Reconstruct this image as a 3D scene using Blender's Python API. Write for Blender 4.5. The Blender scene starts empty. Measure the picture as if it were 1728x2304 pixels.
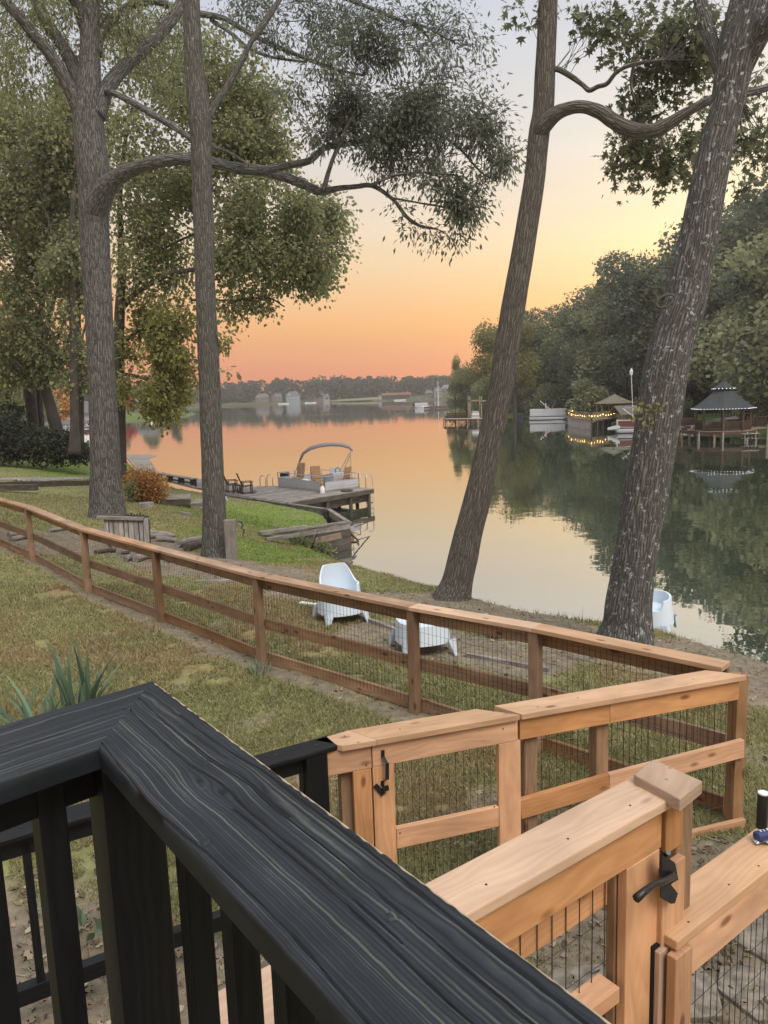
import bpy, math, random
import numpy as np
from mathutils import Vector, Matrix, noise as mnoise
rnd = random.Random(7)
rng = np.random.default_rng(7)
scene = bpy.context.scene
COL = scene.collection
# ------------------------------------------------------------------ camera
F = 1731.0; PITCH = math.radians(8.77); ROLL = math.radians(1.95)
C0 = np.array([0.0, 0.0, 6.0])
FW = np.array([0, math.cos(PITCH), -math.sin(PITCH)])
_u = np.array([0, math.sin(PITCH), math.cos(PITCH)]); _r = np.array([1.0, 0, 0])
UP = _u * math.cos(ROLL) + _r * math.sin(ROLL)
RT = _r * math.cos(ROLL) - _u * math.sin(ROLL)
cam_d = bpy.data.cameras.new('camera'); cam = bpy.data.objects.new('camera', cam_d); COL.objects.link(cam)
cam_d.sensor_fit = 'HORIZONTAL'; cam_d.sensor_width = 36.0; cam_d.lens = 36.0 * F / 1728.0
cam_d.clip_start = 0.05; cam_d.clip_end = 6000
cam.matrix_world = Matrix(((RT[0], UP[0], -FW[0], 0), (RT[1], UP[1], -FW[1], 0), (RT[2], UP[2], -FW[2], 6.0), (0, 0, 0, 1)))
scene.camera = cam
# ------------------------------------------------------------------ world: dusk sky
def lin(c):
    return tuple(((x / 255) / 12.92 if x / 255 <= .04045 else ((x / 255 + .055) / 1.055) ** 2.4) for x in c)
w = bpy.data.worlds.new('World'); scene.world = w; w.use_nodes = True
nt = w.node_tree; nt.nodes.clear(); N = nt.nodes.new; Lk = nt.links.new
tc = N('ShaderNodeTexCoord'); nrm = N('ShaderNodeVectorMath'); nrm.operation = 'NORMALIZE'
Lk(tc.outputs['Generated'], nrm.inputs[0])
sep = N('ShaderNodeSeparateXYZ'); Lk(nrm.outputs[0], sep.inputs[0])
ramp = N('ShaderNodeValToRGB'); Lk(sep.outputs['Z'], ramp.inputs[0])
stops = [(0.0, (222, 120, 100)), (.03, (228, 130, 96)), (.055, (234, 148, 92)), (.085, (240, 170, 104)), (.125, (242, 192, 138)), (.165, (239, 207, 166)),
         (.215, (231, 212, 190)), (.28, (219, 211, 206)), (.36, (208, 208, 214)), (.46, (202, 208, 224)), (.62, (222, 232, 250)), (.85, (262, 268, 275))]
el = ramp.color_ramp.elements
while len(el) > 1: el.remove(el[-1])
el[0].position = stops[0][0]; el[0].color = lin(stops[0][1]) + (1,)
for p_, c_ in stops[1:]:
    e_ = el.new(p_); e_.color = lin(c_) + (1,)
# glow round the place where the sun went down
def sunward(az, elv): return (math.sin(az) * math.cos(elv), math.cos(az) * math.cos(elv), math.sin(elv))
SUN_AZ = math.radians(27); SUN_EL = math.radians(9)
def glow(az, elv, power):
    d = N('ShaderNodeVectorMath'); d.operation = 'DOT_PRODUCT'; Lk(nrm.outputs[0], d.inputs[0]); d.inputs[1].default_value = sunward(az, elv)
    m = N('ShaderNodeMath'); m.operation = 'MAXIMUM'; Lk(d.outputs['Value'], m.inputs[0]); m.inputs[1].default_value = 0
    p = N('ShaderNodeMath'); p.operation = 'POWER'; Lk(m.outputs[0], p.inputs[0]); p.inputs[1].default_value = power
    return p.outputs[0]
mixg = N('ShaderNodeMixRGB'); mixg.blend_type = 'ADD'; Lk(glow(SUN_AZ, SUN_EL, 34), mixg.inputs[0]); Lk(ramp.outputs[0], mixg.inputs[1]); mixg.inputs[2].default_value = (.14, .14, .045, 1)
wm = N('ShaderNodeMapping'); wm.inputs['Scale'].default_value = (1.2, 1.2, 9); Lk(nrm.outputs[0], wm.inputs['Vector']); wn = N('ShaderNodeTexNoise'); wn.inputs['Scale'].default_value = 1.6; wn.inputs['Detail'].default_value = 5; Lk(wm.outputs[0], wn.inputs['Vector'])
wr_ = N('ShaderNodeMapRange'); wr_.inputs[1].default_value = .3; wr_.inputs[2].default_value = .7; wr_.inputs[3].default_value = .955; wr_.inputs[4].default_value = 1.035; Lk(wn.outputs['Fac'], wr_.inputs[0])
mixh = N('ShaderNodeMixRGB'); mixh.blend_type = 'MULTIPLY'; Lk(glow(math.radians(-25), math.radians(2), 40), mixh.inputs[0]); Lk(mixg.outputs[0], mixh.inputs[1]); mixh.inputs[2].default_value = (1.0, .93, .93, 1)
sky = N('ShaderNodeTexSky'); sky.sky_type = 'NISHITA'; sky.sun_disc = False
sky.sun_elevation = math.radians(4); sky.sun_rotation = SUN_AZ
wsc = N('ShaderNodeVectorMath'); wsc.operation = 'SCALE'; Lk(mixh.outputs[0], wsc.inputs[0]); Lk(wr_.outputs[0], wsc.inputs['Scale'])
bg1 = N('ShaderNodeBackground'); Lk(wsc.outputs[0], bg1.inputs[0]); bg1.inputs[1].default_value = 0.78
bg2 = N('ShaderNodeBackground'); Lk(sky.outputs[0], bg2.inputs[0]); bg2.inputs[1].default_value = 0.02
addb = N('ShaderNodeAddShader'); Lk(bg1.outputs[0], addb.inputs[0]); Lk(bg2.outputs[0], addb.inputs[1])
outw = N('ShaderNodeOutputWorld'); Lk(addb.outputs[0], outw.inputs[0])
# ------------------------------------------------------------------ sun: soft fill added high behind the camera to light facing surfaces
sd_ = bpy.data.lights.new('fill_sun', 'SUN'); fill_sun = bpy.data.objects.new('fill_sun', sd_); COL.objects.link(fill_sun)
sd_.energy = 2.1; sd_.angle = math.radians(28); sd_.color = (1.0, .93, .82)
sv = Vector(sunward(math.radians(150), math.radians(52)))
fill_sun.rotation_euler = sv.to_track_quat('Z', 'Y').to_euler()
vs = scene.view_settings; vs.view_transform = 'Standard'; vs.look = 'None'; vs.exposure = 0.38; vs.gamma = 1.0; vs.use_curve_mapping = False
scene.cycles.max_bounces = 8; scene.cycles.transparent_max_bounces = 8; scene.cycles.volume_bounces = 0
# ------------------------------------------------------------------ picking places seen in the photograph
def ray(px, py): return FW + RT * (px - 864) / F - UP * (py - 1152) / F
def at(px, py, z):
    d = ray(px, py); return C0 + d * ((z - 6.0) / d[2])
def aty(px, py, Y):
    d = ray(px, py); return C0 + d * (Y / d[1])
def vp(px, py, P0, d2):          # on the upright plane through P0 along direction d2
    d = ray(px, py); n = np.array([-d2[1], d2[0]])
    t = (np.array(P0)[:2] @ n) / (d[:2] @ n); return C0 + d * t
def PZ(z): return lambda px, py: at(px, py, z)
# ------------------------------------------------------------------ mesh helpers
def unit(v):
    v = np.array(v, float); n = np.linalg.norm(v); return v / n if n > 1e-9 else v
class MB:
    def __init__(s): s.v = []; s.f = []; s.g = []; s.k = 0
    def add(s, verts, faces, g=None):
        b = len(s.v); s.v += [tuple(map(float, p)) for p in verts]; s.f += [tuple(b + i for i in f) for f in faces]
        s.g += [tuple(map(float, p)) for p in (g if g is not None else verts)]
        return s
    def beam(s, p0, p1, w, h, up=(0, 0, 1), off=None):
        p0 = np.array(p0, float); p1 = np.array(p1, float); d = p1 - p0; L = np.linalg.norm(d); d = d / max(L, 1e-9)
        sd = np.cross(d, up); 
        if np.linalg.norm(sd) < 1e-6: sd = np.cross(d, (0, 1, 0))
        sd = unit(sd); u = np.cross(sd, d)
        o = (rnd.random() * 30, rnd.random() * 9, rnd.random() * 9) if off is None else off
        vv = []; gg = []
        for e in (0, 1):
            for a, b in ((-1, -1), (1, -1), (1, 1), (-1, 1)):
                vv.append((p1 if e else p0) + sd * a * w / 2 + u * b * h / 2); gg.append((o[0] + e * L, o[1] + a * w / 2, o[2] + b * h / 2))
        return s.add(vv, [(0, 1, 2, 3), (7, 6, 5, 4), (0, 4, 5, 1), (1, 5, 6, 2), (2, 6, 7, 3), (3, 7, 4, 0)], gg)
    def box(s, c, sx, sy, sz, rz=0.0):
        c = np.array(c, float); dx = np.array([math.cos(rz), math.sin(rz), 0]) * sx / 2
        return s.beam(c - dx, c + dx, sy, sz)
    def tube(s, pts, rad, n=8, caps=True):
        pts = [np.array(p, float) for p in pts]
        if not hasattr(rad, '__len__'): rad = [rad] * len(pts)
        vv = []; gg = []; L = 0; ref = None; o = rnd.random() * 20
        for i, p in enumerate(pts):
            a = pts[min(i + 1, len(pts) - 1)] - pts[max(i - 1, 0)]; a = unit(a)
            if ref is None:
                ref = np.cross(a, (0, 0, 1)) if abs(a[2]) < .9 else np.cross(a, (0, 1, 0))
            ref = ref - a * (ref @ a); ref = unit(ref); b = np.cross(a, ref)
            if i: L += np.linalg.norm(p - pts[i - 1])
            for k in range(n):
                t = 2 * math.pi * k / n; vv.append(p + (ref * math.cos(t) + b * math.sin(t)) * rad[i]); gg.append((o + L, rad[i] * math.cos(t), rad[i] * math.sin(t)))
        ff = []
        for i in range(len(pts) - 1):
            for k in range(n):
                a = i * n + k; b = i * n + (k + 1) % n; ff.append((a, b, b + n, a + n))
        if caps: ff.append(tuple(range(n))[::-1]); ff.append(tuple((len(pts) - 1) * n + k for k in range(n)))
        return s.add(vv, ff, gg)
    def lathe(s, c, prof, n=24):
        vv = []; c = np.array(c, float)
        for r, z in prof:
            for k in range(n):
                t = 2 * math.pi * k / n; vv.append(c + np.array([r * math.cos(t), r * math.sin(t), z]))
        ff = []
        for i in range(len(prof) - 1):
            for k in range(n):
                a = i * n + k; b = i * n + (k + 1) % n; ff.append((a, b, b + n, a + n))
        ff.append(tuple(range(n))[::-1]); ff.append(tuple((len(prof) - 1) * n + k for k in range(n)))
        return s.add(vv, ff)
    def prism(s, poly, z0, z1):
        n = len(poly); vv = [(p[0], p[1], z0) for p in poly] + [(p[0], p[1], z1) for p in poly]
        ar = sum(poly[i][0] * poly[(i + 1) % n][1] - poly[(i + 1) % n][0] * poly[i][1] for i in range(n))
        ff = [tuple(range(n))[::-1], tuple(range(n, 2 * n))] + [(i, (i + 1) % n, n + (i + 1) % n, n + i) for i in range(n)]
        if ar < 0: ff = [f[::-1] for f in ff]
        return s.add(vv, ff)
    def slab(s, pts, t, up=(0, 0, 1)):      # polygon in space given thickness along up (downwards)
        n = len(pts); u = np.array(up, float); a = [np.array(p, float) for p in pts]
        vv = [p - u * t for p in a] + a
        ff = [tuple(range(n))[::-1], tuple(range(n, 2 * n))] + [(i, (i + 1) % n, n + (i + 1) % n, n + i) for i in range(n)]
        nrm_ = np.cross(a[1] - a[0], a[2] - a[1])
        if nrm_ @ u < 0: ff = [f[::-1] for f in ff]
        return s.add(vv, ff)
def props(o, **k):
    for a, b in k.items():
        if b is not None: o[a] = b
    return o
def mesh_obj(name, me, mat, parent=None):
    o = bpy.data.objects.new(name, me); COL.objects.link(o)
    if mat: me.materials.append(mat)
    if parent is not None:
        o.parent = parent; o.matrix_parent_inverse = Matrix.Translation(-Vector(parent.location)) if parent.get('_w') else Matrix.Identity(4)
    return o
def ob(name, mb, mat, parent=None, smooth=False, bevel=0, **kw):
    me = bpy.data.meshes.new(name); me.from_pydata(mb.v, [], mb.f)
    a = me.attributes.new('gc', 'FLOAT_VECTOR', 'POINT'); a.data.foreach_set('vector', np.array(mb.g, dtype=np.float32).ravel())
    if smooth:
        me.polygons.foreach_set('use_smooth', [True] * len(me.polygons))
    me.update()
    o = mesh_obj(name, me, mat, parent)
    if smooth == 'auto':
        m = o.modifiers.new('es', 'EDGE_SPLIT'); m.split_angle = math.radians(40)
    if bevel:
        m = o.modifiers.new('bev', 'BEVEL'); m.width = bevel; m.segments = 2; m.limit_method = 'ANGLE'
    return props(o, **kw)
def thing(name, label, cat, loc=(0, 0, 0), group=None, kind=None, world=True):
    o = bpy.data.objects.new(name, None); COL.objects.link(o); o.location = tuple(float(x) for x in loc); o.empty_display_size = .1
    props(o, label=label, category=cat, group=group, kind=kind)
    if world: o['_w'] = 1
    return o
def finish_flags():
    for o in bpy.data.objects:
        if '_w' in o: del o['_w']
def copy_tree(o, loc=None, rz=None, sc=None, label=None, group=None):
    r = o.copy(); COL.objects.link(r)
    for ch in o.children:
        c = ch.copy(); COL.objects.link(c); c.parent = r
        for g in ch.children:
            d = g.copy(); COL.objects.link(d); d.parent = c
    if loc is not None: r.location = tuple(float(x) for x in loc)
    if rz is not None: r.rotation_euler = (0, 0, rz)
    if sc is not None: r.scale = sc if hasattr(sc, '__len__') else (sc, sc, sc)
    if label: r['label'] = label
    if group: r['group'] = group
    return r
def mesh_np(name, V, Fc, mat, parent=None, col=None, smooth=False, **kw):
    V = np.asarray(V, np.float32); Fc = np.asarray(Fc, np.int32); me = bpy.data.meshes.new(name)
    n, k = Fc.shape
    me.vertices.add(len(V)); me.vertices.foreach_set('co', V.ravel())
    me.loops.add(n * k); me.loops.foreach_set('vertex_index', Fc.ravel())
    me.polygons.add(n); me.polygons.foreach_set('loop_start', np.arange(0, n * k, k, dtype=np.int32)); me.polygons.foreach_set('loop_total', np.full(n, k, np.int32))
    if smooth: me.polygons.foreach_set('use_smooth', np.ones(n, bool))
    if col is not None:
        a = me.attributes.new('col', 'FLOAT_COLOR', 'POINT'); cc = np.ones((len(V), 4), np.float32); cc[:, :col.shape[1]] = col; a.data.foreach_set('color', cc.ravel())
    me.update(calc_edges=True); me.validate()
    return props(mesh_obj(name, me, mat, parent), **kw)
# ------------------------------------------------------------------ materials
def mat(name):
    m = bpy.data.materials.new(name); m.use_nodes = True; t = m.node_tree
    b = t.nodes['Principled BSDF']; return m, t, b
def plain(name, c, rough=.7, metal=0, var=.12, scale=6, bump=.0, spec=.5):
    m, t, b = mat(name); n = t.nodes.new; l = t.links.new
    tcn = n('ShaderNodeTexCoord'); no = n('ShaderNodeTexNoise'); no.inputs['Scale'].default_value = scale; no.inputs['Detail'].default_value = 6
    l(tcn.outputs['Object'], no.inputs['Vector'])
    r = n('ShaderNodeValToRGB'); l(no.outputs['Fac'], r.inputs[0])
    r.color_ramp.elements[0].position = .3; r.color_ramp.elements[1].position = .7
    r.color_ramp.elements[0].color = tuple(x * (1 - var) for x in c) + (1,); r.color_ramp.elements[1].color = tuple(min(1, x * (1 + var)) for x in c) + (1,)
    l(r.outputs[0], b.inputs['Base Color']); b.inputs['Roughness'].default_value = rough; b.inputs['Metallic'].default_value = metal
    b.inputs['Specular IOR Level'].default_value = spec
    if bump:
        bp = n('ShaderNodeBump'); bp.inputs['Strength'].default_value = bump; bp.inputs['Distance'].default_value = .02; l(no.outputs['Fac'], bp.inputs['Height']); l(bp.outputs[0], b.inputs['Normal'])
    return m
def wood(name, c1, c2, rough=.6, knots=True, stain=.5, grain=1.0, grey=None, bump=.25):
    """grain runs along gc.x; gc.y and gc.z are across the board"""
    m, t, b = mat(name); n = t.nodes.new; l = t.links.new
    a = n('ShaderNodeAttribute'); a.attribute_name = 'gc'
    def mapped(sx, sy, sz):
        mp = n('ShaderNodeMapping'); mp.inputs['Scale'].default_value = (sx, sy, sz); l(a.outputs['Vector'], mp.inputs['Vector']); return mp.outputs[0]
    warp = n('ShaderNodeTexNoise'); warp.inputs['Scale'].default_value = 1; warp.inputs['Detail'].default_value = 2; l(mapped(2.2, 9, 9), warp.inputs['Vector'])
    vs_ = n('ShaderNodeVectorMath'); vs_.operation = 'SCALE'; vs_.inputs['Scale'].default_value = 2.6; l(warp.outputs['Color'], vs_.inputs[0])
    va = n('ShaderNodeVectorMath'); va.operation = 'ADD'; l(mapped(.9 * grain, 22 * grain, 22 * grain), va.inputs[0]); l(vs_.outputs[0], va.inputs[1])
    wv = n('ShaderNodeTexWave'); wv.wave_type = 'RINGS'; wv.rings_direction = 'X'; wv.inputs['Scale'].default_value = .55; wv.inputs['Distortion'].default_value = 1.6; wv.inputs['Detail'].default_value = 2
    l(va.outputs[0], wv.inputs['Vector'])
    fib = n('ShaderNodeTexNoise'); fib.inputs['Scale'].default_value = 1; fib.inputs['Detail'].default_value = 5; l(mapped(7, 260, 260), fib.inputs['Vector'])
    big = n('ShaderNodeTexNoise'); big.inputs['Scale'].default_value = 1; big.inputs['Detail'].default_value = 5; l(mapped(2.5, 7, 7), big.inputs['Vector'])
    mx = n('ShaderNodeMixRGB'); mx.inputs[1].default_value = c1 + (1,); mx.inputs[2].default_value = c2 + (1,)
    ms = n('ShaderNodeMath'); ms.operation = 'MULTIPLY_ADD'; l(wv.outputs['Fac'], ms.inputs[0]); ms.inputs[1].default_value = .42; 
    mf = n('ShaderNodeMath'); mf.operation = 'MULTIPLY'; l(fib.outputs['Fac'], mf.inputs[0]); mf.inputs[1].default_value = .5; l(mf.outputs[0], ms.inputs[2])
    l(ms.outputs[0], mx.inputs[0])
    cur = mx.outputs[0]
    oi = n('ShaderNodeObjectInfo'); hs = n('ShaderNodeHueSaturation'); v1 = n('ShaderNodeMapRange'); v1.inputs[3].default_value = .80; v1.inputs[4].default_value = 1.14; l(oi.outputs['Random'], v1.inputs[0]); l(v1.outputs[0], hs.inputs['Value'])
    v2 = n('ShaderNodeMath'); v2.operation = 'MULTIPLY'; v2.inputs[1].default_value = 7.31; l(oi.outputs['Random'], v2.inputs[0]); v3 = n('ShaderNodeMath'); v3.operation = 'FRACT'; l(v2.outputs[0], v3.inputs[0]); v4 = n('ShaderNodeMapRange'); v4.inputs[3].default_value = .82; v4.inputs[4].default_value = 1.08; l(v3.outputs[0], v4.inputs[0]); l(v4.outputs[0], hs.inputs['Saturation']); l(cur, hs.inputs['Color']); cur = hs.outputs[0]
    st = n('ShaderNodeMapRange'); st.inputs[1].default_value = .35; st.inputs[2].default_value = .7; st.inputs[3].default_value = 1 - .35 * stain; st.inputs[4].default_value = 1 + .2 * stain; l(big.outputs['Fac'], st.inputs[0])
    mm = n('ShaderNodeVectorMath'); mm.operation = 'SCALE'; l(cur, mm.inputs[0]); l(st.outputs[0], mm.inputs['Scale']); cur = mm.outputs[0]
    if grey:
        g = n('ShaderNodeMixRGB'); gm = n('ShaderNodeMapRange'); gm.inputs[1].default_value = .45; gm.inputs[2].default_value = .62; l(big.outputs['Color'], gm.inputs[0])
        gg = n('ShaderNodeMath'); gg.operation = 'MULTIPLY'; gg.inputs[1].default_value = .6; l(gm.outputs[0], gg.inputs[0]); l(gg.outputs[0], g.inputs[0]); l(cur, g.inputs[1]); g.inputs[2].default_value = grey + (1,); cur = g.outputs[0]
    if knots:
        vo = n('ShaderNodeTexVoronoi'); vo.inputs['Scale'].default_value = 1; l(mapped(3.6, 8.5, 8.5), vo.inputs['Vector'])
        kr = n('ShaderNodeValToRGB'); l(vo.outputs['Distance'], kr.inputs[0]); kr.color_ramp.elements[0].position = .09; kr.color_ramp.elements[0].color = (.25, .13, .07, 1); kr.color_ramp.elements[1].position = .19; kr.color_ramp.elements[1].color = (1, 1, 1, 1)
        k2 = n('ShaderNodeMixRGB'); k2.blend_type = 'MULTIPLY'; k2.inputs[0].default_value = .75; l(cur, k2.inputs[1]); l(kr.outputs[0], k2.inputs[2]); cur = k2.outputs[0]
    l(cur, b.inputs['Base Color']); b.inputs['Roughness'].default_value = rough; b.inputs['Specular IOR Level'].default_value = .3
    bp = n('ShaderNodeBump'); bp.inputs['Strength'].default_value = bump; bp.inputs['Distance'].default_value = .002; l(ms.outputs[0], bp.inputs['Height']); l(bp.outputs[0], b.inputs['Normal'])
    return m
M = {}
M['cedar'] = wood('cedar_new', (.50, .235, .10), (.62, .33, .155), .55, stain=.7)
M['cedar_lit_top'] = wood('cedar_lit_cap', (.50, .305, .18), (.61, .395, .25), .5, stain=.5)  # paler copy of cedar: light falling on the tops put into the colour
M['cedar_old'] = wood('cedar_dull', (.25, .14, .072), (.35, .21, .115), .7, stain=.8)
M['cedar_old_lit_top'] = wood('cedar_dull_lit_cap', (.35, .21, .125), (.48, .30, .185), .65, stain=.7)  # dull cedar with the lit look of the caps put into its colour
M['treated'] = wood('treated_block', (.40, .25, .15), (.55, .36, .23), .7, knots=False)
M['grey_wood'] = wood('weathered_wood', (.20, .175, .155), (.36, .32, .285), .85, stain=1, knots=False)
M['dark_wood'] = wood('dark_weathered', (.055, .045, .035), (.13, .105, .085), .9, stain=1, knots=False)
M['brown_wood'] = wood('brown_painted', (.055, .026, .018), (.09, .045, .032), .7, stain=.6, knots=False)
M['tan_wood'] = wood('tan_deck', (.24, .18, .12), (.36, .27, .18), .8, stain=.7, knots=False)
M['black_wood'] = wood('black_stained', (.0035, .004, .005), (.009, .010, .012), .55, knots=False, bump=.6)
M['iron'] = plain('black_iron', (.012, .012, .014), .42, 0, .3, 40, .15)
M['wire'] = plain('fence_wire', (.035, .032, .028), .5, .3)
M['screw'] = plain('screw_head', (.10, .07, .04), .5, .5)
M['alu'] = plain('aluminium', (.48, .48, .50), .32, .7, .06)
M['white_plastic'] = plain('pale_plastic', (.60, .68, .76), .38, 0, .03, 3)
M['white'] = plain('white_paint', (.72, .72, .70), .5, 0, .05)
M['grey_panel'] = plain('grey_panel', (.42, .43, .46), .5, .1, .08)
M['canvas'] = plain('canvas_grey', (.22, .20, .22), .9, 0, .1)
M['navy'] = plain('navy_canvas', (.05, .06, .12), .8, 0, .1)
M['maroon'] = plain('maroon_panel', (.12, .035, .03), .4, 0, .1)
M['tan_seat'] = plain('tan_vinyl', (.30, .17, .08), .6, 0, .12)
M['black'] = plain('black_plastic', (.012, .012, .013), .45)
M['blue'] = plain('navy_foil', (.02, .035, .11), .35)
M['red'] = plain('red_cloth', (.5, .05, .04), .7)
M['stone'] = plain('flagstone', (.21, .18, .145), .95, 0, .5, 14, .9)
M['shingle'] = plain('dark_shingle', (.035, .04, .042), .85, 0, .3, 3, .4)
M['tan_shingle'] = plain('tan_shingle', (.15, .135, .10), .85, 0, .25, 3, .4)
M['concrete'] = plain('concrete', (.42, .40, .36), .85, 0, .1)
M['glass'] = plain('window_glass', (.03, .035, .04), .1)
def emis(name, c, s):
    m, t, b = mat(name); b.inputs['Base Color'].default_value = c + (1,); b.inputs['Emission Color'].default_value = c + (1,); b.inputs['Emission Strength'].default_value = s; return m
M['bulb'] = emis('warm_bulb', (1.0, .62, .10), 11.0)
M['bulb_white'] = emis('cool_bulb', (.85, .9, 1.0), 1.6)
def leafmat(name, c, var=.35, trans=.35, hue2=None):
    m, t, b = mat(name); n = t.nodes.new; l = t.links.new
    a = n('ShaderNodeAttribute'); a.attribute_name = 'col'
    sx = n('ShaderNodeSeparateColor'); l(a.outputs['Color'], sx.inputs[0])
    r = n('ShaderNodeValToRGB'); l(sx.outputs[0], r.inputs[0]); r.color_ramp.elements[0].color = tuple(x * (1 - var) for x in c) + (1,); r.color_ramp.elements[1].color = tuple(x * (1 + var * 1.4) for x in (hue2 or c)) + (1,)
    b.inputs['Roughness'].default_value = .6; b.inputs['Specular IOR Level'].default_value = .25
    l(r.outputs[0], b.inputs['Base Color'])
    tr = n('ShaderNodeBsdfTranslucent'); l(r.outputs[0], tr.inputs['Color'])
    mx = n('ShaderNodeMixShader'); mx.inputs[0].default_value = trans; l(b.outputs[0], mx.inputs[1]); l(tr.outputs[0], mx.inputs[2])
    o = t.nodes['Material Output']; l(mx.outputs[0], o.inputs['Surface']); return m
M['leaf_oak'] = leafmat('oak_leaf', (.19, .205, .12), trans=.6, hue2=(.30, .31, .15))
M['leaf_dark'] = leafmat('dark_leaf', (.17, .185, .135), trans=.6)
M['leaf_gum'] = leafmat('gum_leaf', (.115, .135, .09), trans=.5, hue2=(.18, .185, .10))
M['leaf_yellowish'] = leafmat('yellowing_leaf', (.24, .25, .11), hue2=(.36, .34, .13), trans=.65)
M['leaf_hedge'] = leafmat('hedge_leaf', (.055, .065, .042))
M['leaf_autumn'] = leafmat('autumn_leaf', (.40, .13, .06), hue2=(.42, .24, .08), trans=.4)
M['leaf_red'] = leafmat('red_leaf', (.5, .06, .06))
M['leaf_blade'] = leafmat('iris_blade', (.12, .18, .115), .35, .3)
M['leaf_dead'] = leafmat('dead_leaf', (.27, .215, .15), .5, .2)
def grassmat():
    m, t, b = mat('grass_blades'); n = t.nodes.new; l = t.links.new
    a = n('ShaderNodeAttribute'); a.attribute_name = 'col'
    l(a.outputs['Color'], b.inputs['Base Color']); b.inputs['Roughness'].default_value = .7; b.inputs['Specular IOR Level'].default_value = .15
    tr = n('ShaderNodeBsdfTranslucent'); l(a.outputs['Color'], tr.inputs['Color'])
    mx = n('ShaderNodeMixShader'); mx.inputs[0].default_value = .3; l(b.outputs[0], mx.inputs[1]); l(tr.outputs[0], mx.inputs[2])
    l(mx.outputs[0], t.nodes['Material Output'].inputs['Surface']); return m
M['grass'] = grassmat()
def barkmat(name, c1, c2, lichen, amount, vscale=1.0):
    m, t, b = mat(name); n = t.nodes.new; l = t.links.new
    a = n('ShaderNodeAttribute'); a.attribute_name = 'gc'
    def mp(s):
        q = n('ShaderNodeMapping'); q.inputs['Scale'].default_value = s; l(a.outputs['Vector'], q.inputs['Vector']); return q.outputs[0]
    w1 = n('ShaderNodeTexNoise'); w1.inputs['Scale'].default_value = 1; w1.inputs['Detail'].default_value = 3; l(mp((5, 5, 5)), w1.inputs['Vector'])
    sc = n('ShaderNodeVectorMath'); sc.operation = 'SCALE'; sc.inputs['Scale'].default_value = .9; l(w1.outputs['Color'], sc.inputs[0])
    ad = n('ShaderNodeVectorMath'); ad.operation = 'ADD'; l(mp((3.0 * vscale, 30 * vscale, 30 * vscale)), ad.inputs[0]); l(sc.outputs[0], ad.inputs[1])
    vo = n('ShaderNodeTexVoronoi'); vo.feature = 'DISTANCE_TO_EDGE'; vo.inputs['Scale'].default_value = 1; l(ad.outputs[0], vo.inputs['Vector'])
    fi = n('ShaderNodeTexNoise'); fi.inputs['Scale'].default_value = 1; fi.inputs['Detail'].default_value = 8; l(mp((30, 90, 90)), fi.inputs['Vector'])
    r = n('ShaderNodeValToRGB'); l(vo.outputs['Distance'], r.inputs[0]); r.color_ramp.elements[0].color = c1 + (1,); r.color_ramp.elements[1].position = .28; r.color_ramp.elements[1].color = c2 + (1,)
    mf = n('ShaderNodeMixRGB'); mf.blend_type = 'MULTIPLY'; mf.inputs[0].default_value = .6; l(r.outputs[0], mf.inputs[1])
    fr = n('ShaderNodeMapRange'); fr.inputs[1].default_value = .3; fr.inputs[2].default_value = .7; fr.inputs[3].default_value = .45; fr.inputs[4].default_value = 1.35; l(fi.outputs['Fac'], fr.inputs[0]); l(fr.outputs[0], mf.inputs[2])
    li = n('ShaderNodeTexNoise'); li.inputs['Scale'].default_value = 1; li.inputs['Detail'].default_value = 9; li.inputs['Roughness'].default_value = .72; l(mp((13, 15, 15)), li.inputs['Vector'])
    lr = n('ShaderNodeMapRange'); lr.inputs[1].default_value = amount; lr.inputs[2].default_value = amount + .05; l(li.outputs['Fac'], lr.inputs[0])
    lm = n('ShaderNodeMixRGB'); l(lr.outputs[0], lm.inputs[0]); l(mf.outputs[0], lm.inputs[1]); lm.inputs[2].default_value = lichen + (1,)
    l(lm.outputs[0], b.inputs['Base Color']); b.inputs['Roughness'].default_value = .9; b.inputs['Specular IOR Level'].default_value = .15
    h = n('ShaderNodeMath'); h.operation = 'MULTIPLY_ADD'; l(vo.outputs['Distance'], h.inputs[0]); h.inputs[1].default_value = 1.6
    f2 = n('ShaderNodeMath'); f2.operation = 'MULTIPLY'; f2.inputs[1].default_value = .45; l(fi.outputs['Fac'], f2.inputs[0]); l(f2.outputs[0], h.inputs[2])
    bp = n('ShaderNodeBump'); bp.inputs['Strength'].default_value = 1.0; bp.inputs['Distance'].default_value = .035; l(h.outputs[0], bp.inputs['Height']); l(bp.outputs[0], b.inputs['Normal'])
    return m
M['bark1'] = barkmat('oak_bark', (.055, .052, .048), (.215, .205, .19), (.36, .36, .33), .60, .8)
M['bark2'] = barkmat('grey_bark', (.07, .065, .058), (.20, .19, .17), (.38, .38, .34), .62)
M['bark3'] = barkmat('brown_bark', (.085, .075, .064), (.20, .18, .155), (.30, .28, .25), .66)
M['bark4'] = barkmat('lichen_bark', (.07, .067, .062), (.19, .18, .168), (.45, .47, .45), .57)
M['bark_far'] = plain('far_bark', (.06, .05, .042), .9, 0, .3, 2)
M['twig'] = plain('twig_bark', (.045, .04, .036), .9)
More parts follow.
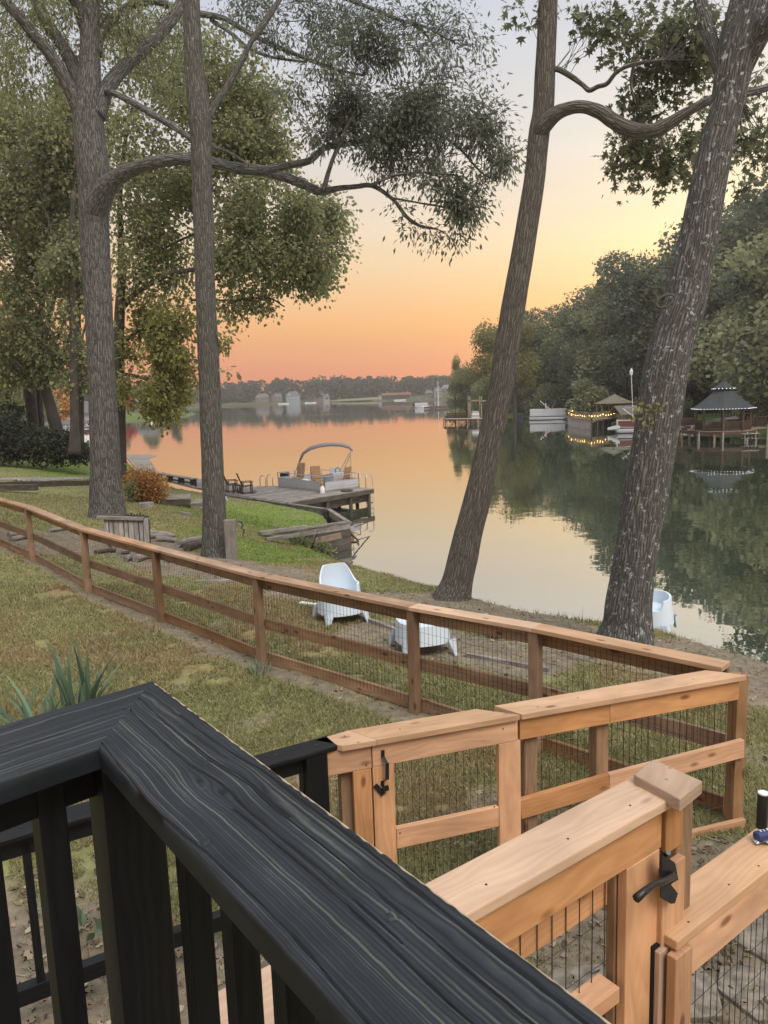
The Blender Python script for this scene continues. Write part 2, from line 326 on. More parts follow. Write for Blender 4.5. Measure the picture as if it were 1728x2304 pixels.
# ------------------------------------------------------------------ the near bank
GZ = 2.93
crest = [(720, 1247, .15, .4), (780, 1250, .8, 1.2), (850, 1257, 1.6, 1.8), (920, 1266, 2.2, 1.9), (1000, 1290, 2.45, 1.9), (1130, 1338, 2.55, 1.9), (1290, 1388, 2.6, 1.9),
         (1400, 1404, 2.55, 1.9), (1520, 1414, 2.45, 1.9), (1640, 1442, 2.5, 1.9), (1728, 1470, 2.55, 1.9), (2100, 1590, 2.6, 2)]
shore = []      # (x, y, width over which the bank drops)
ctrl = []
for px, py in [(-500, 975), (0, 985), (150, 1000), (262, 1020)]:
    p = at(px, py, 0.0); shore.append((p[0], p[1], 1.5))
wallpts = [(-23.6, 71.5), (-16.6, 53.5), (-11.0, 44.75), (-8.69, 41.88), (-4.6, 37.4), (-2.62, 34.95), (-1.48, 30.95), (-3.2, 29.6)]
for x, y in wallpts: shore.append((x, y, .25))
for px, py, z, ext in crest:
    p = at(px, py, z); d = unit([p[0], p[1]]); q = p[:2] + d * ext
    shore.append((q[0], q[1], max(.5, ext))); ctrl.append((p[0], p[1], z)); ctrl.append((q[0] + d[0] * 3, q[1] + d[1] * 3, z - .4))
SH = np.array([[a, b] for a, b, c in shore]); SW = np.array([c for a, b, c in shore])
poly = np.vstack([SH, [[40, -25], [-130, -25], [-160, 120]]]); polyw = np.concatenate([SW, [2, 2, 2]])
def add(px, py, z): p = at(px, py, z); ctrl.append((p[0], p[1], z))
for x, y, z in [(-2, 2, 2.93), (2, 2, 2.95), (0, 0, 2.95), (5, 5, 2.85), (9, 8, 2.6), (20, 5, 2.7), (-12, 5, 3.1), (-30, 10, 3.3), (30, -20, 2.9), (-30, -20, 3.2), (-100, 0, 3.4), (-100, 60, 2.6)]: ctrl.append((x, y, z))
for px, py, z in [(935, 1603, 2.93), (590, 1495, 2.93), (362, 1398, 2.93), (200, 1333, 2.95), (74, 1263, 3.02), (1640, 1862, 2.93), (245, 1168, 2.45), (485, 1252, 2.65), (1025, 1345, 2.75), (1405, 1450, 2.8),
                  (755, 1410, 2.9), (950, 1468, 2.9), (585, 1207, 1.05), (690, 1222, .55), (640, 1180, 1.0), (560, 1135, .95), (340, 1095, 1.6), (325, 1142, 2.0), (150, 1112, 2.0), (100, 1040, 1.7), (400, 1128, 1.45),
                  (180, 1045, 1.5), (270, 1060, 1.0), (600, 1260, 2.1), (440, 1180, 2.1), (640, 1300, 2.6), (0, 1150, 2.7), (-300, 1150, 3.0), (-200, 1030, 2.2), (0, 1000, 1.4)]: add(px, py, z)
for x, y in wallpts: ctrl.append((x, y, .74))
CT = np.array(ctrl)
def _k(r2): return np.where(r2 > 1e-12, .5 * r2 * np.log(np.maximum(r2, 1e-12)), 0)
n_ = len(CT); D2 = ((CT[:, None, :2] - CT[None, :, :2]) ** 2).sum(-1); A_ = np.zeros((n_ + 3, n_ + 3)); A_[:n_, :n_] = _k(D2) + np.eye(n_) * 3.0
A_[:n_, n_] = 1; A_[:n_, n_ + 1:] = CT[:, :2]; A_[n_, :n_] = 1; A_[n_ + 1:, :n_] = CT[:, :2].T
wts = np.linalg.solve(A_, np.concatenate([CT[:, 2], [0, 0, 0]]))
def inside(P, poly):
    x, y = P[:, 0], P[:, 1]; c = np.zeros(len(P), bool); j = len(poly) - 1
    for i in range(len(poly)):
        xi, yi = poly[i]; xj, yj = poly[j]
        m = ((yi > y) != (yj > y)) & (x < (xj - xi) * (y - yi) / (yj - yi + 1e-12) + xi); c ^= m; j = i
    return c
def sdist(P, poly, w=None):
    best = np.full(len(P), 1e9); bw = np.zeros(len(P)); bs = np.zeros(len(P))
    for i in range(len(poly)):
        a = poly[i]; b = poly[(i + 1) % len(poly)]; ab = b - a; t = np.clip(((P - a) @ ab) / (ab @ ab), 0, 1); d = np.hypot(*(P - a - t[:, None] * ab).T)
        best = np.minimum(best, d)
        if w is not None: q = 1 / (d + .05) ** 4; bw += (w[i] * (1 - t) + w[(i + 1) % len(poly)] * t) * q; bs += q
    s = np.where(inside(P, poly), best, -best); return (s, bw / bs) if w is not None else s
def fbm(P, sc, oct=4, seed=0.0):       # cheap value noise
    out = np.zeros(len(P)); amp = 1; tot = 0
    for o in range(oct):
        q = P * sc * 2 ** o + seed + o * 17.3; i = np.floor(q).astype(int); f = q - i; f = f * f * (3 - 2 * f)
        def h(a, b): v = np.sin(a * 127.1 + b * 311.7 + seed) * 43758.5453; return v - np.floor(v)
        v = (h(i[:, 0], i[:, 1]) * (1 - f[:, 0]) + h(i[:, 0] + 1, i[:, 1]) * f[:, 0]) * (1 - f[:, 1]) + (h(i[:, 0], i[:, 1] + 1) * (1 - f[:, 0]) + h(i[:, 0] + 1, i[:, 1] + 1) * f[:, 0]) * f[:, 1]
        out += amp * v; tot += amp; amp *= .5
    return out / tot
def land_raw(P):
    r = _k(((P[:, None, :] - CT[None, :, :2]) ** 2).sum(-1)) @ wts[:n_] + wts[n_] + P @ wts[n_ + 1:]
    return np.clip(r, .3, 4.2)
def land(P):
    P = np.asarray(P, float).reshape(-1, 2); z = np.concatenate([land_raw(P[i:i + 20000]) for i in range(0, len(P), 20000)])
    s, w_ = sdist(P, poly, polyw); t = np.clip(s / w_ + .05, 0, 1); t = t * t * (3 - 2 * t) * .35 + np.sqrt(t) * .65
    z = z + (fbm(P, 1.6, 4) - .5) * .07
    return np.where(s > 0, z * t - .05, np.maximum(-1.5, s * 1.2 - .1)), s
def gz(x, y): return float(land([[x, y]])[0][0])
def atg(px, py, z0=2.5, it=12):          # where the sight line meets the ground
    z = z0
    for _ in range(it):
        p = at(px, py, z); z = .5 * z + .5 * gz(p[0], p[1])
    p = at(px, py, z); return p
dirt_lines = [([(1000, 1352), (1120, 1375), (1250, 1410), (1400, 1455), (1600, 1465), (1728, 1500), (2000, 1560)], 1.15), ([(640, 1335), (880, 1335), (1010, 1345)], .45), ([(225, 1190), (330, 1222), (470, 1262), (540, 1270)], 1.5),
              ([(880, 1440), (1040, 1470), (1180, 1500)], .75), ([(60, 1215), (150, 1240)], 1.6)]
dirt_seg = [([at(a, b, 2.75)[:2] for a, b in l], r) for l, r in dirt_lines]
dirt_seg += [([np.array(q) for q in [(-2.2, 1.2), (-.9, 2.4), (.6, 2.5), (1.8, 2.9)]], 1.25), ([np.array(q) for q in [(-3.4, 3.2), (-2.2, 3.1), (-1.0, 2.9)]], 1.25), ([np.array(q) for q in [(1.0, 4.2), (2.6, 4.3), (3.2, 3.6)]], .55),
             ([at(a, b, 2.93)[:2] for a, b in [(74, 1263), (200, 1333), (362, 1398), (590, 1495), (935, 1603)]], .17)]
green_seg = [([at(a, b, 1.0)[:2] for a, b in [(560, 1150), (680, 1165), (740, 1172)]], 3.5), ([at(a, b, 1.6)[:2] for a, b in [(560, 1215), (650, 1235), (700, 1232)]], 1.8), ([at(a, b, 1.5)[:2] for a, b in [(0, 1040), (180, 1040), (280, 1060)]], 5.5),
             ([at(a, b, 2.2)[:2] for a, b in [(540, 1230), (600, 1250)]], 1.2)]
def segd(P, pts):
    best = np.full(len(P), 1e9)
    for a, b in zip(pts[:-1], pts[1:]):
        ab = b - a; t = np.clip(((P - a) @ ab) / (ab @ ab), 0, 1); best = np.minimum(best, np.hypot(*(P - a - t[:, None] * ab).T))
    return best
def zones(P):
    n1 = fbm(P, .9, 4, 3.1); n2 = fbm(P, .35, 3, 9.7)
    dirt = np.zeros(len(P)); green = np.zeros(len(P))
    for pts, r in dirt_seg: dirt = np.maximum(dirt, np.clip((r * (.55 + .9 * n1) - segd(P, pts)) / (.3 * r) + .5, 0, 1))
    for pts, r in green_seg: green = np.maximum(green, np.clip((r * (.6 + .8 * n1) - segd(P, pts)) / (.6 * r) + .5, 0, 1))
    dirt = np.maximum(dirt, np.clip((fbm(P, 1.3, 4, 21.) - .66) * 9, 0, .8))
    return dirt, green, n2
def ground_col(P):
    dirt, green, n2 = zones(P); n3 = fbm(P, 3.5, 3, 5.5)[:, None]; n4 = fbm(P, .6, 4, 31.)[:, None]
    c = np.array([.25, .225, .10]) * (1 - n4) + np.array([.18, .20, .08]) * n4
    brown = np.clip((fbm(P, 1.1, 4, 44.) - .54) * 5, 0, 1)[:, None]; c = c * (1 - .75 * brown) + np.array([.26, .185, .095]) * .75 * brown
    c = c * (1 - green[:, None]) + np.array([.165, .215, .055]) * green[:, None]
    dc = np.array([.215, .175, .13]) * (.75 + .5 * n3)
    return c * (.8 + .4 * n3), dc, dirt, green
def grid_land(name, x0, x1, y0, y1, step, hole=None):
    xs = np.arange(x0, x1 + 1e-6, step); ys = np.arange(y0, y1 + 1e-6, step); X, Y = np.meshgrid(xs, ys); P = np.c_[X.ravel(), Y.ravel()]
    z, s = land(P); nx = len(xs); ny = len(ys)
    I = (np.arange(ny - 1)[:, None] * nx + np.arange(nx - 1)[None, :]).ravel(); Q = np.c_[I, I + 1, I + nx + 1, I + nx]
    keep = (s[Q].max(1) > -step * 1.6)
    cen = P[Q].mean(1)
    if hole: keep &= ~((cen[:, 0] > hole[0]) & (cen[:, 0] < hole[1]) & (cen[:, 1] > hole[2]) & (cen[:, 1] < hole[3]))
    gc, dc, dirt, green = ground_col(P); col = gc * (1 - dirt[:, None]) + dc * dirt[:, None]
    return mesh_np(name, np.c_[P, z], Q[keep], M['ground'], col=col, smooth=True, kind='structure', label='lawn and bare earth of the near bank sloping to the lake')
def groundmat():
    m, t, b = mat('lawn_ground'); n = t.nodes.new; l = t.links.new
    a = n('ShaderNodeAttribute'); a.attribute_name = 'col'; tcn = n('ShaderNodeTexCoord')
    no = n('ShaderNodeTexNoise'); no.inputs['Scale'].default_value = 9; no.inputs['Detail'].default_value = 9; no.inputs['Roughness'].default_value = .7; l(tcn.outputs['Object'], no.inputs['Vector'])
    mr = n('ShaderNodeMapRange'); mr.inputs[1].default_value = .3; mr.inputs[2].default_value = .7; mr.inputs[3].default_value = .6; mr.inputs[4].default_value = 1.35; l(no.outputs['Fac'], mr.inputs[0])
    sc = n('ShaderNodeVectorMath'); sc.operation = 'SCALE'; l(a.outputs['Color'], sc.inputs[0]); l(mr.outputs[0], sc.inputs['Scale']); l(sc.outputs[0], b.inputs['Base Color'])
    b.inputs['Roughness'].default_value = .95; b.inputs['Specular IOR Level'].default_value = .1
    bp = n('ShaderNodeBump'); bp.inputs['Strength'].default_value = .8; bp.inputs['Distance'].default_value = .03; l(no.outputs['Fac'], bp.inputs['Height']); l(bp.outputs[0], b.inputs['Normal']); return m
M['ground'] = groundmat()
grid_land('lawn', -14, 8, 0, 46, .16)
grid_land('lawn', -162, 42, -26, 120, .75, hole=(-13.6, 7.6, .4, 45.6))
# ------------------------------------------------------------------ the lake
def watermat():
    m, t, b = mat('lake_water'); n = t.nodes.new; l = t.links.new; t.nodes.remove(b)
    tcn = n('ShaderNodeTexCoord'); mp = n('ShaderNodeMapping'); mp.inputs['Scale'].default_value = (.8, .8, 1); l(tcn.outputs['Object'], mp.inputs['Vector'])
    no = n('ShaderNodeTexNoise'); no.inputs['Scale'].default_value = .55; no.inputs['Detail'].default_value = 3; no.inputs['Roughness'].default_value = .45; l(mp.outputs[0], no.inputs['Vector'])
    n2 = n('ShaderNodeTexNoise'); n2.inputs['Scale'].default_value = .035; n2.inputs['Detail'].default_value = 3; l(mp.outputs[0], n2.inputs['Vector'])
    bp = n('ShaderNodeBump'); bp.inputs['Strength'].default_value = .22; bp.inputs['Distance'].default_value = .05; l(no.outputs['Fac'], bp.inputs['Height'])
    g = n('ShaderNodeBsdfGlossy'); g.inputs['Color'].default_value = (.97, .97, .97, 1); l(bp.outputs[0], g.inputs['Normal'])
    mr = n('ShaderNodeMapRange'); mr.inputs[1].default_value = .5; mr.inputs[2].default_value = .68; mr.inputs[3].default_value = .015; mr.inputs[4].default_value = .07; l(n2.outputs['Fac'], mr.inputs[0]); l(mr.outputs[0], g.inputs['Roughness'])
    d = n('ShaderNodeBsdfDiffuse'); d.inputs['Color'].default_value = (.045, .06, .035, 1)
    fr = n('ShaderNodeFresnel'); fr.inputs['IOR'].default_value = 3.6; l(bp.outputs[0], fr.inputs['Normal'])
    mx = n('ShaderNodeMixShader'); fm = n('ShaderNodeMapRange'); fm.inputs[1].default_value = .3; fm.inputs[3].default_value = .62; fm.inputs[4].default_value = 1.0; l(fr.outputs[0], fm.inputs[0]); l(fm.outputs[0], mx.inputs[0]); l(d.outputs[0], mx.inputs[1]); l(g.outputs[0], mx.inputs[2]); l(mx.outputs[0], t.nodes['Material Output'].inputs['Surface']); return m
M['water'] = watermat()
ob('lake_water', MB().add([(-2500, -300, 0), (2500, -300, 0), (2500, 2600, 0), (-2500, 2600, 0)], [(0, 1, 2, 3)]), M['water'], kind='structure', label='still lake reflecting the orange sky and the trees')
# ------------------------------------------------------------------ opposite shores
M['far_grass'] = plain('far_lawn', (.11, .145, .045), .95, 0, .3, .25, 0, .1)
def island(name, pl, slope, cap, step, base=.55, label=None, wd=1.2, m='far_grass'):
    pl = np.array(pl, float); lo = pl.min(0); hi = pl.max(0); xs = np.arange(lo[0], hi[0] + step, step); ys = np.arange(lo[1], hi[1] + step, step)
    X, Y = np.meshgrid(xs, ys); P = np.c_[X.ravel(), Y.ravel()]; s = sdist(P, pl); nx = len(xs); ny = len(ys)
    z = np.where(s > 0, np.minimum(1, s / wd) * base + np.minimum(cap, np.maximum(0, s - 5) * slope) + (fbm(P, .08, 3) - .5) * np.minimum(1, s * .02) * 3, np.maximum(-1.5, s * .8))
    I = (np.arange(ny - 1)[:, None] * nx + np.arange(nx - 1)[None, :]).ravel(); Q = np.c_[I, I + 1, I + nx + 1, I + nx]; Q = Q[s[Q].max(1) > -step]
    o = mesh_np(name, np.c_[P, z], Q, M[m], smooth=True, kind='structure', label=label)
    def h(x, y):
        q = np.array([[x, y]], float); s_ = sdist(q, pl)[0]
        return float(min(1, s_ / wd) * base + min(cap, max(0, s_ - 5) * slope) + (fbm(q, .08, 3)[0] - .5) * min(1, s_ * .02) * 3) if s_ > 0 else -.5
    return h
Rp = [at(px, py, 0)[:2] for px, py in [(1900, 1010), (1728, 981), (1600, 975), (1480, 969), (1400, 961), (1290, 942), (1180, 937), (1100, 937), (1050, 940), (998, 940), (1000, 930), (1035, 918), (1062, 908)]]
HR = island('right_shore', Rp + [(90, 520), (420, 520), (420, 40), (120, 40)], .075, 14, 2.0, label='green bank of the cove on the right rising to woods')
Fp = [at(px, py, 0)[:2] for px, py in [(300, 925), (490, 914.5), (620, 910), (750, 904.5), (900, 901.5), (1060, 897), (1300, 890)]]
M['dull_grass'] = plain('dull_lawn', (.085, .09, .05), .95, 0, .3, .05, 0, .1)
HF = island('far_shore', [(-880, 640), (-420, 560)] + Fp + [(700, 680), (700, 940), (-900, 940)], .03, 30, 14, .8, label='low far shore under the sunset', wd=8, m='dull_grass')
Lp = [at(px, py, 0)[:2] for px, py in [(0, 957), (150, 953), (270, 948), (380, 941), (425, 936.5), (440, 931), (330, 925)]]
HL = island('left_shore', [(-420, 200), (-230, 170)] + Lp + [(-200, 520), (-700, 560), (-700, 200)], .05, 10, 4, .7, label='far bank of the bay on the left')
# ------------------------------------------------------------------ black deck railing right under the camera
K = .55 / .5
oc = np.array([-.429, 1.336]) * K; ic = np.array([-.432, 1.069]) * K
Bo_, Bi_ = np.array([.171, .54]) * K, np.array([-.008, .547]) * K
Af_, An_ = np.array([-.617, 1.151]) * K, np.array([-.534, .981]) * K
RZ = 6 - .55
class Vn:       # vectorised smooth 1-D noise
    def __init__(s, seed): r = np.random.default_rng(seed); s.t = r.random(4096)
    def __call__(s, x):
        x = np.abs(x); i = np.floor(x).astype(int) % 4095; f = x - np.floor(x); f = f * f * (3 - 2 * f); return s.t[i] * (1 - f) + s.t[i + 1] * f
def grain_board(name, o0, o1, i0, i1, parent, seed, knots, cracks, dens=1.0, ns=560, nv=150, nails=(), depth=1.0, worn=True):
    """top board: o0->o1 outer edge, i0->i1 inner edge"""
    W = .5 * (np.linalg.norm(o0 - i0) + 0); d = unit(o1 - o0); n = np.array([-d[1], d[0]]); 
    if (i0 - o0) @ n < 0: n = -n
    wd = (i0 - o0) @ n; L = (o1 - o0) @ d; Li = (i1 - o0) @ d; s0i = (i0 - o0) @ d
    vv = np.linspace(0, 1, nv); edge = .007
    prof = [(-.0, -.038), (-.0, -.012)]           # (v offset, z)
    V = vv * wd; S = np.zeros((ns, nv)); 
    for j in range(nv):
        a = s0i * vv[j]; S[:, j] = np.linspace(a, max(L, Li) + .25, ns)
    Vg = np.tile(V, (ns, 1)); Sx = S + seed * 3.1
    n1 = Vn(seed); n2 = Vn(seed + 1); n3 = Vn(seed + 2)
    vw = Vg + .007 * (n1(Sx * 2.4) - .5) + .003 * (n2(Sx * 7 + Vg * 9) - .5) + .0008 * (n3(Sx * 60) - .5)
    hk = np.zeros_like(Vg)
    for ks, kv, ls, am, kr in knots:
        e = np.exp(-((S - ks) / ls) ** 2); dv = Vg - kv
        vw = vw - np.sign(dv) * am * e * np.exp(-np.abs(dv) / .05) * (1 - np.exp(-np.abs(dv) / .006))
        r = np.hypot((S - ks) / 1.6, dv); hk += np.where(r < kr, .9 * (1 - r / kr), 0)
    spacing = np.interp(vw / wd, [0, .25, .5, .62, 1], [.0095, .0075, .006, .0046, .0040]) / dens
    ph = np.cumsum(np.gradient(vw, axis=1) / spacing, axis=1)
    ph = ph + 1.1 * (n3(Sx * 1.7) - .5) + 1.3 * (n2(Vg * 55 + .6 * n1(Sx * 4)) - .5) + .25 * (n1(Sx * 22 + Vg * 40) - .5)
    rid = np.abs(np.sin(np.pi * ph)) ** .8; fine = n1(Vg * 2600 + n2(Sx * 9) * 6) * .5 + n2(Sx * 160 + np.floor(Vg * 2200) * 7.7) * .5
    amp = (.30 + .7 * n2(np.floor(ph) * 1.7 + 3)) * (.55 + .6 * n3(Sx * 6 + np.floor(ph) * 5.3)) ; h = rid * amp + .18 * fine + .25 * (n3(Vg * 70 + 5) - .5)
    cr = np.zeros_like(h)
    for cs0, cs1, cv, cw in cracks:
        path = cv + .006 * (n2(Sx[:, :1] * 9) - .5) + .010 * (n3(Sx[:, :1] * 2.3) - .5)
        m = ((S > cs0) & (S < cs1)); wv_ = cw * (.5 + n1(S * 25)); cr = np.maximum(cr, m * np.exp(-((vw - path) / wv_) ** 2))
    h = h - cr * 2.4 - hk * .4 - .5 * np.clip(n1(Sx * 5 + 40 * n2(Vg * 30)) - .75, 0, 1)
    Z = h * .0011 * depth
    for ks, kv in nails:
        r = np.hypot(S - ks, Vg - kv); Z += np.where(r < .006, .0022 * np.sqrt(np.clip(1 - (r / .006) ** 2, 0, 1)), 0) - np.where((r >= .006) & (r < .009), .0012, 0)
    de = np.minimum(Vg, wd - Vg); Z = Z - np.where(de < edge, edge - np.sqrt(np.clip(edge ** 2 - (edge - de) ** 2, 0, None)), 0)
    base = RZ
    P = o0[None, None, :] + d * S[..., None] + n * Vg[..., None]
    top = np.dstack([P, base + Z]); cols = []
    # side skirts
    def skirt(j, z): q = top[:, j, :].copy(); q[:, 2] = base + z + .0006 * (n1(S[:, j] * 200) - .5); return q[:, None, :]
    full = np.concatenate([skirt(0, -.038), skirt(0, -.02), top, skirt(-1, -.02), skirt(-1, -.038)], 1); m_ = full.shape[1]
    hh = np.concatenate([np.full((ns, 2), .3), h, np.full((ns, 2), .3)], 1)
    vfull = np.concatenate([np.zeros((ns, 2)), Vg, np.full((ns, 2), wd)], 1)
    wr = np.zeros((ns, m_))
    if worn:
        q = (n2(S[:, :1] * 90) - .5) * .0035; wr[:, 2:2 + nv] = np.clip((.0062 + q - Vg) / .002, 0, 1) * (n1(S * 40) > .2)
        wr[:, 0:2] = 0
    I = (np.arange(ns - 1)[:, None] * m_ + np.arange(m_ - 1)[None, :]).ravel(); Q = np.c_[I, I + 1, I + m_ + 1, I + m_]
    if np.cross(np.r_[d, 0], np.r_[n, 0])[2] < 0: Q = Q[:, ::-1]
    col = np.c_[np.clip(hh.ravel(), 0, 1.2), wr.ravel(), vfull.ravel() / wd]
    me = mesh_np(name, full.reshape(-1, 3), Q, M['rail_top'], parent, col=col, smooth=True)
    mb = MB(); e0 = full[0]; c_ = [e0[0], e0[-1], e0[-3], e0[2]]; return me, d, n, wd
def railmat():
    m, t, b = mat('black_rail_top'); n = t.nodes.new; l = t.links.new
    a = n('ShaderNodeAttribute'); a.attribute_name = 'col'; s = n('ShaderNodeSeparateColor'); l(a.outputs['Color'], s.inputs[0])
    r = n('ShaderNodeValToRGB'); l(s.outputs[0], r.inputs[0]); e = r.color_ramp.elements; e[0].position = .0; e[0].color = (.003, .003, .004, 1); e[1].position = 1.0; e[1].color = (.085, .088, .074, 1)
    k = e.new(.35); k.color = (.011, .014, .018, 1); k = e.new(.72); k.color = (.024, .028, .031, 1)
    tcn = n('ShaderNodeTexCoord'); no = n('ShaderNodeTexNoise'); no.inputs['Scale'].default_value = 9; no.inputs['Detail'].default_value = 5; l(tcn.outputs['Object'], no.inputs['Vector'])
    mr = n('ShaderNodeMapRange'); mr.inputs[1].default_value = .3; mr.inputs[2].default_value = .7; mr.inputs[3].default_value = .65; mr.inputs[4].default_value = 1.3; l(no.outputs['Fac'], mr.inputs[0])
    sc = n('ShaderNodeVectorMath'); sc.operation = 'SCALE'; l(r.outputs[0], sc.inputs[0]); l(mr.outputs[0], sc.inputs['Scale'])
    mx = n('ShaderNodeMixRGB'); l(s.outputs[1], mx.inputs[0]); l(sc.outputs[0], mx.inputs[1]); mx.inputs[2].default_value = (.42, .34, .24, 1); l(mx.outputs[0], b.inputs['Base Color'])
    b.inputs['Roughness'].default_value = .52; b.inputs['Specular IOR Level'].default_value = .35; return m
M['rail_top'] = railmat()
dr = thing('deck_railing', 'black stained deck railing turning a corner in the foreground', 'railing', (oc[0], oc[1], 4.6))
knB = [(.45, .10, .045, .010, .007), (.50, .088, .04, .009, .006), (.10, .11, .02, .006, .006)]
crB = [(.03, .62, .055, .0013), (.10, .9, .088, .0012), (.35, 1.3, .060, .0012), (.55, 1.5, .10, .0012), (.2, 1.4, .022, .0016), (.0, 1.5, .172, .0012)]
_, dB, nB, wB = grain_board('top_board', oc, oc + unit(Bo_ - oc) * 1.28, ic, ic + unit(Bo_ - oc) * 1.15, dr, 3, knB, crB, ns=760, nv=190, nails=[(.47, .104), (.40, .07), (.055, .06), (.86, .065), (.60, .16)], depth=1.0)
dAo = unit(Af_ - oc); dAi = unit(An_ - ic); dA_ = unit(dAo + dAi)
_, dA, nA, wA = grain_board('top_board', oc - np.array([.0, .0]) + 0 * dA_, oc + dA_ * .8, ic, ic + dA_ * .8, dr, 11, [(.22, .05, .05, .008, .01)], [(.05, .15, .06, .0012), (.22, .4, .12, .001)], dens=.8, ns=260, nv=90, nails=[(.1, .1)], depth=.55, worn=False)
midB = .5 * (oc + ic); 
def on_zplane(c2, z): return (c2[0], c2[1], z)
bA = MB(); bA.beam(on_zplane(midB + dA * .02, RZ - .038 - .046), on_zplane(midB + dA * .8, RZ - .038 - .046), .038, .089); ob('rail_board', bA, M['black_wood'], dr, bevel=.003)
bB = MB(); bB.beam(on_zplane(midB + dB * .02, RZ - .084), on_zplane(midB + dB * 1.3, RZ - .084), .038, .089); ob('rail_board', bB, M['black_wood'], dr, bevel=.003)
pm = midB + (dA + dB) * .03
pb = MB(); pb.beam((pm[0], pm[1], 4.45), (pm[0], pm[1], RZ - .042), .10, .10, up=(dB[0], dB[1], 0)); ob('post', pb, M['black_wood'], dr, bevel=.004)
for px, py in [(437, 2000), (537, 2050), (655, 2150), (760, 2250)]:
    p = vp(px, py, midB, dB); q = MB(); q.beam((p[0], p[1], 4.5), (p[0], p[1], RZ - .05), .04, .04, up=(dB[0], dB[1], 0)); ob('baluster', q, M['black_wood'], dr, bevel=.002)
for k in range(3):
    p = midB + dB * (.86 + .13 * k); q = MB(); q.beam((p[0], p[1], 4.5), (p[0], p[1], RZ - .05), .04, .04, up=(dB[0], dB[1], 0)); ob('baluster', q, M['black_wood'], dr, bevel=.002)
for px, py in [(128, 2000), (-30, 2000), (-180, 2000)]:
    p = vp(px, py, midB, dA); q = MB(); q.beam((p[0], p[1], 4.5), (p[0], p[1], RZ - .05), .045, .045, up=(dA[0], dA[1], 0)); ob('baluster', q, M['black_wood'], dr, bevel=.002)
# spider thread is too fine to build; deck boards behind the railing, towards the camera
dk = thing('deck_floor', 'black deck boards behind the corner railing', 'deck', (0, .2, 4.5))
for k in range(12):
    a = midB + (-dB) * -0.0; off = -(.12 + .145 * k)
    n_in = unit(np.array([dA[0] + dB[0], dA[1] + dB[1]])); 
    p0 = midB + dA * (.12 + .145 * k) + dB * .06; q = MB(); q.beam((p0[0], p0[1], 4.47), (p0[0] + dB[0] * 2.2, p0[1] + dB[1] * 2.2, 4.47), .138, .03); ob('plank', q, M['black_wood'], dk)
# ------------------------------------------------------------------ lower black railing going down beside the steps
ZL = 4.03
R1 = at(748, 1664, ZL); R0 = at(0, 1872, ZL); dR = unit((R1 - R0)[:2]); R0 = R0 - np.r_[dR, 0] * .8
lr = thing('lower_railing', 'lower black railing ending at the cedar gate', 'railing', (R1[0], R1[1], 2.95))
q = MB(); q.beam((R0[0], R0[1], ZL - .019), (R1[0], R1[1], ZL - .019), .15, .038); ob('top_board', q, M['black_wood'], lr, bevel=.012)
q = MB(); q.beam((R0[0], R0[1], ZL - .09), (R1[0] - dR[0] * .09, R1[1] - dR[1] * .09, ZL - .09), .038, .10); ob('rail_board', q, M['black_wood'], lr, bevel=.003)
q = MB(); q.beam((R0[0], R0[1], ZL - .86), (R1[0] - dR[0] * .09, R1[1] - dR[1] * .09, ZL - .86), .06, .089); ob('bottom_rail', q, M['black_wood'], lr, bevel=.003)
pe = R1[:2] - dR * .13
q = MB(); q.beam((pe[0], pe[1], 2.8), (pe[0], pe[1], ZL - .04), .13, .13, up=(dR[0], dR[1], 0)); ob('post', q, M['black_wood'], lr, bevel=.004)
for t in (.42, .9, 2.0, 2.35, 2.7):
    p = R0[:2] + dR * t; q = MB(); q.beam((p[0], p[1], 3.12), (p[0], p[1], ZL - .08), .038, .038, up=(dR[0], dR[1], 0)); ob('baluster', q, M['black_wood'], lr, bevel=.002)
for k, t in enumerate((.6, .35, .1)):
    p = R1 - np.r_[dR, 0] * t; q = MB().tube([p + (0, -.02 * k + .02, .0), p + (0, -.02 * k + .02, .004)], .006, 8); ob('screw', q, M['screw'], lr)
# steps under the railing: black landing boards and one new cedar tread
st = thing('deck_steps', 'black landing boards with a bare cedar tread below the railing', 'steps', at(600, 2300, 3.45))
for k in range(5):
    p = at(560 + 75 * k, 2330 - 22 * k, 3.45); q = MB(); a = np.r_[dR, 0]; q.beam(p - a * .6, p + a * .75, .135, .03); o_ = ob('tread', q, M['cedar'] if k in (1, 2) else M['black_wood'], st, bevel=.003)
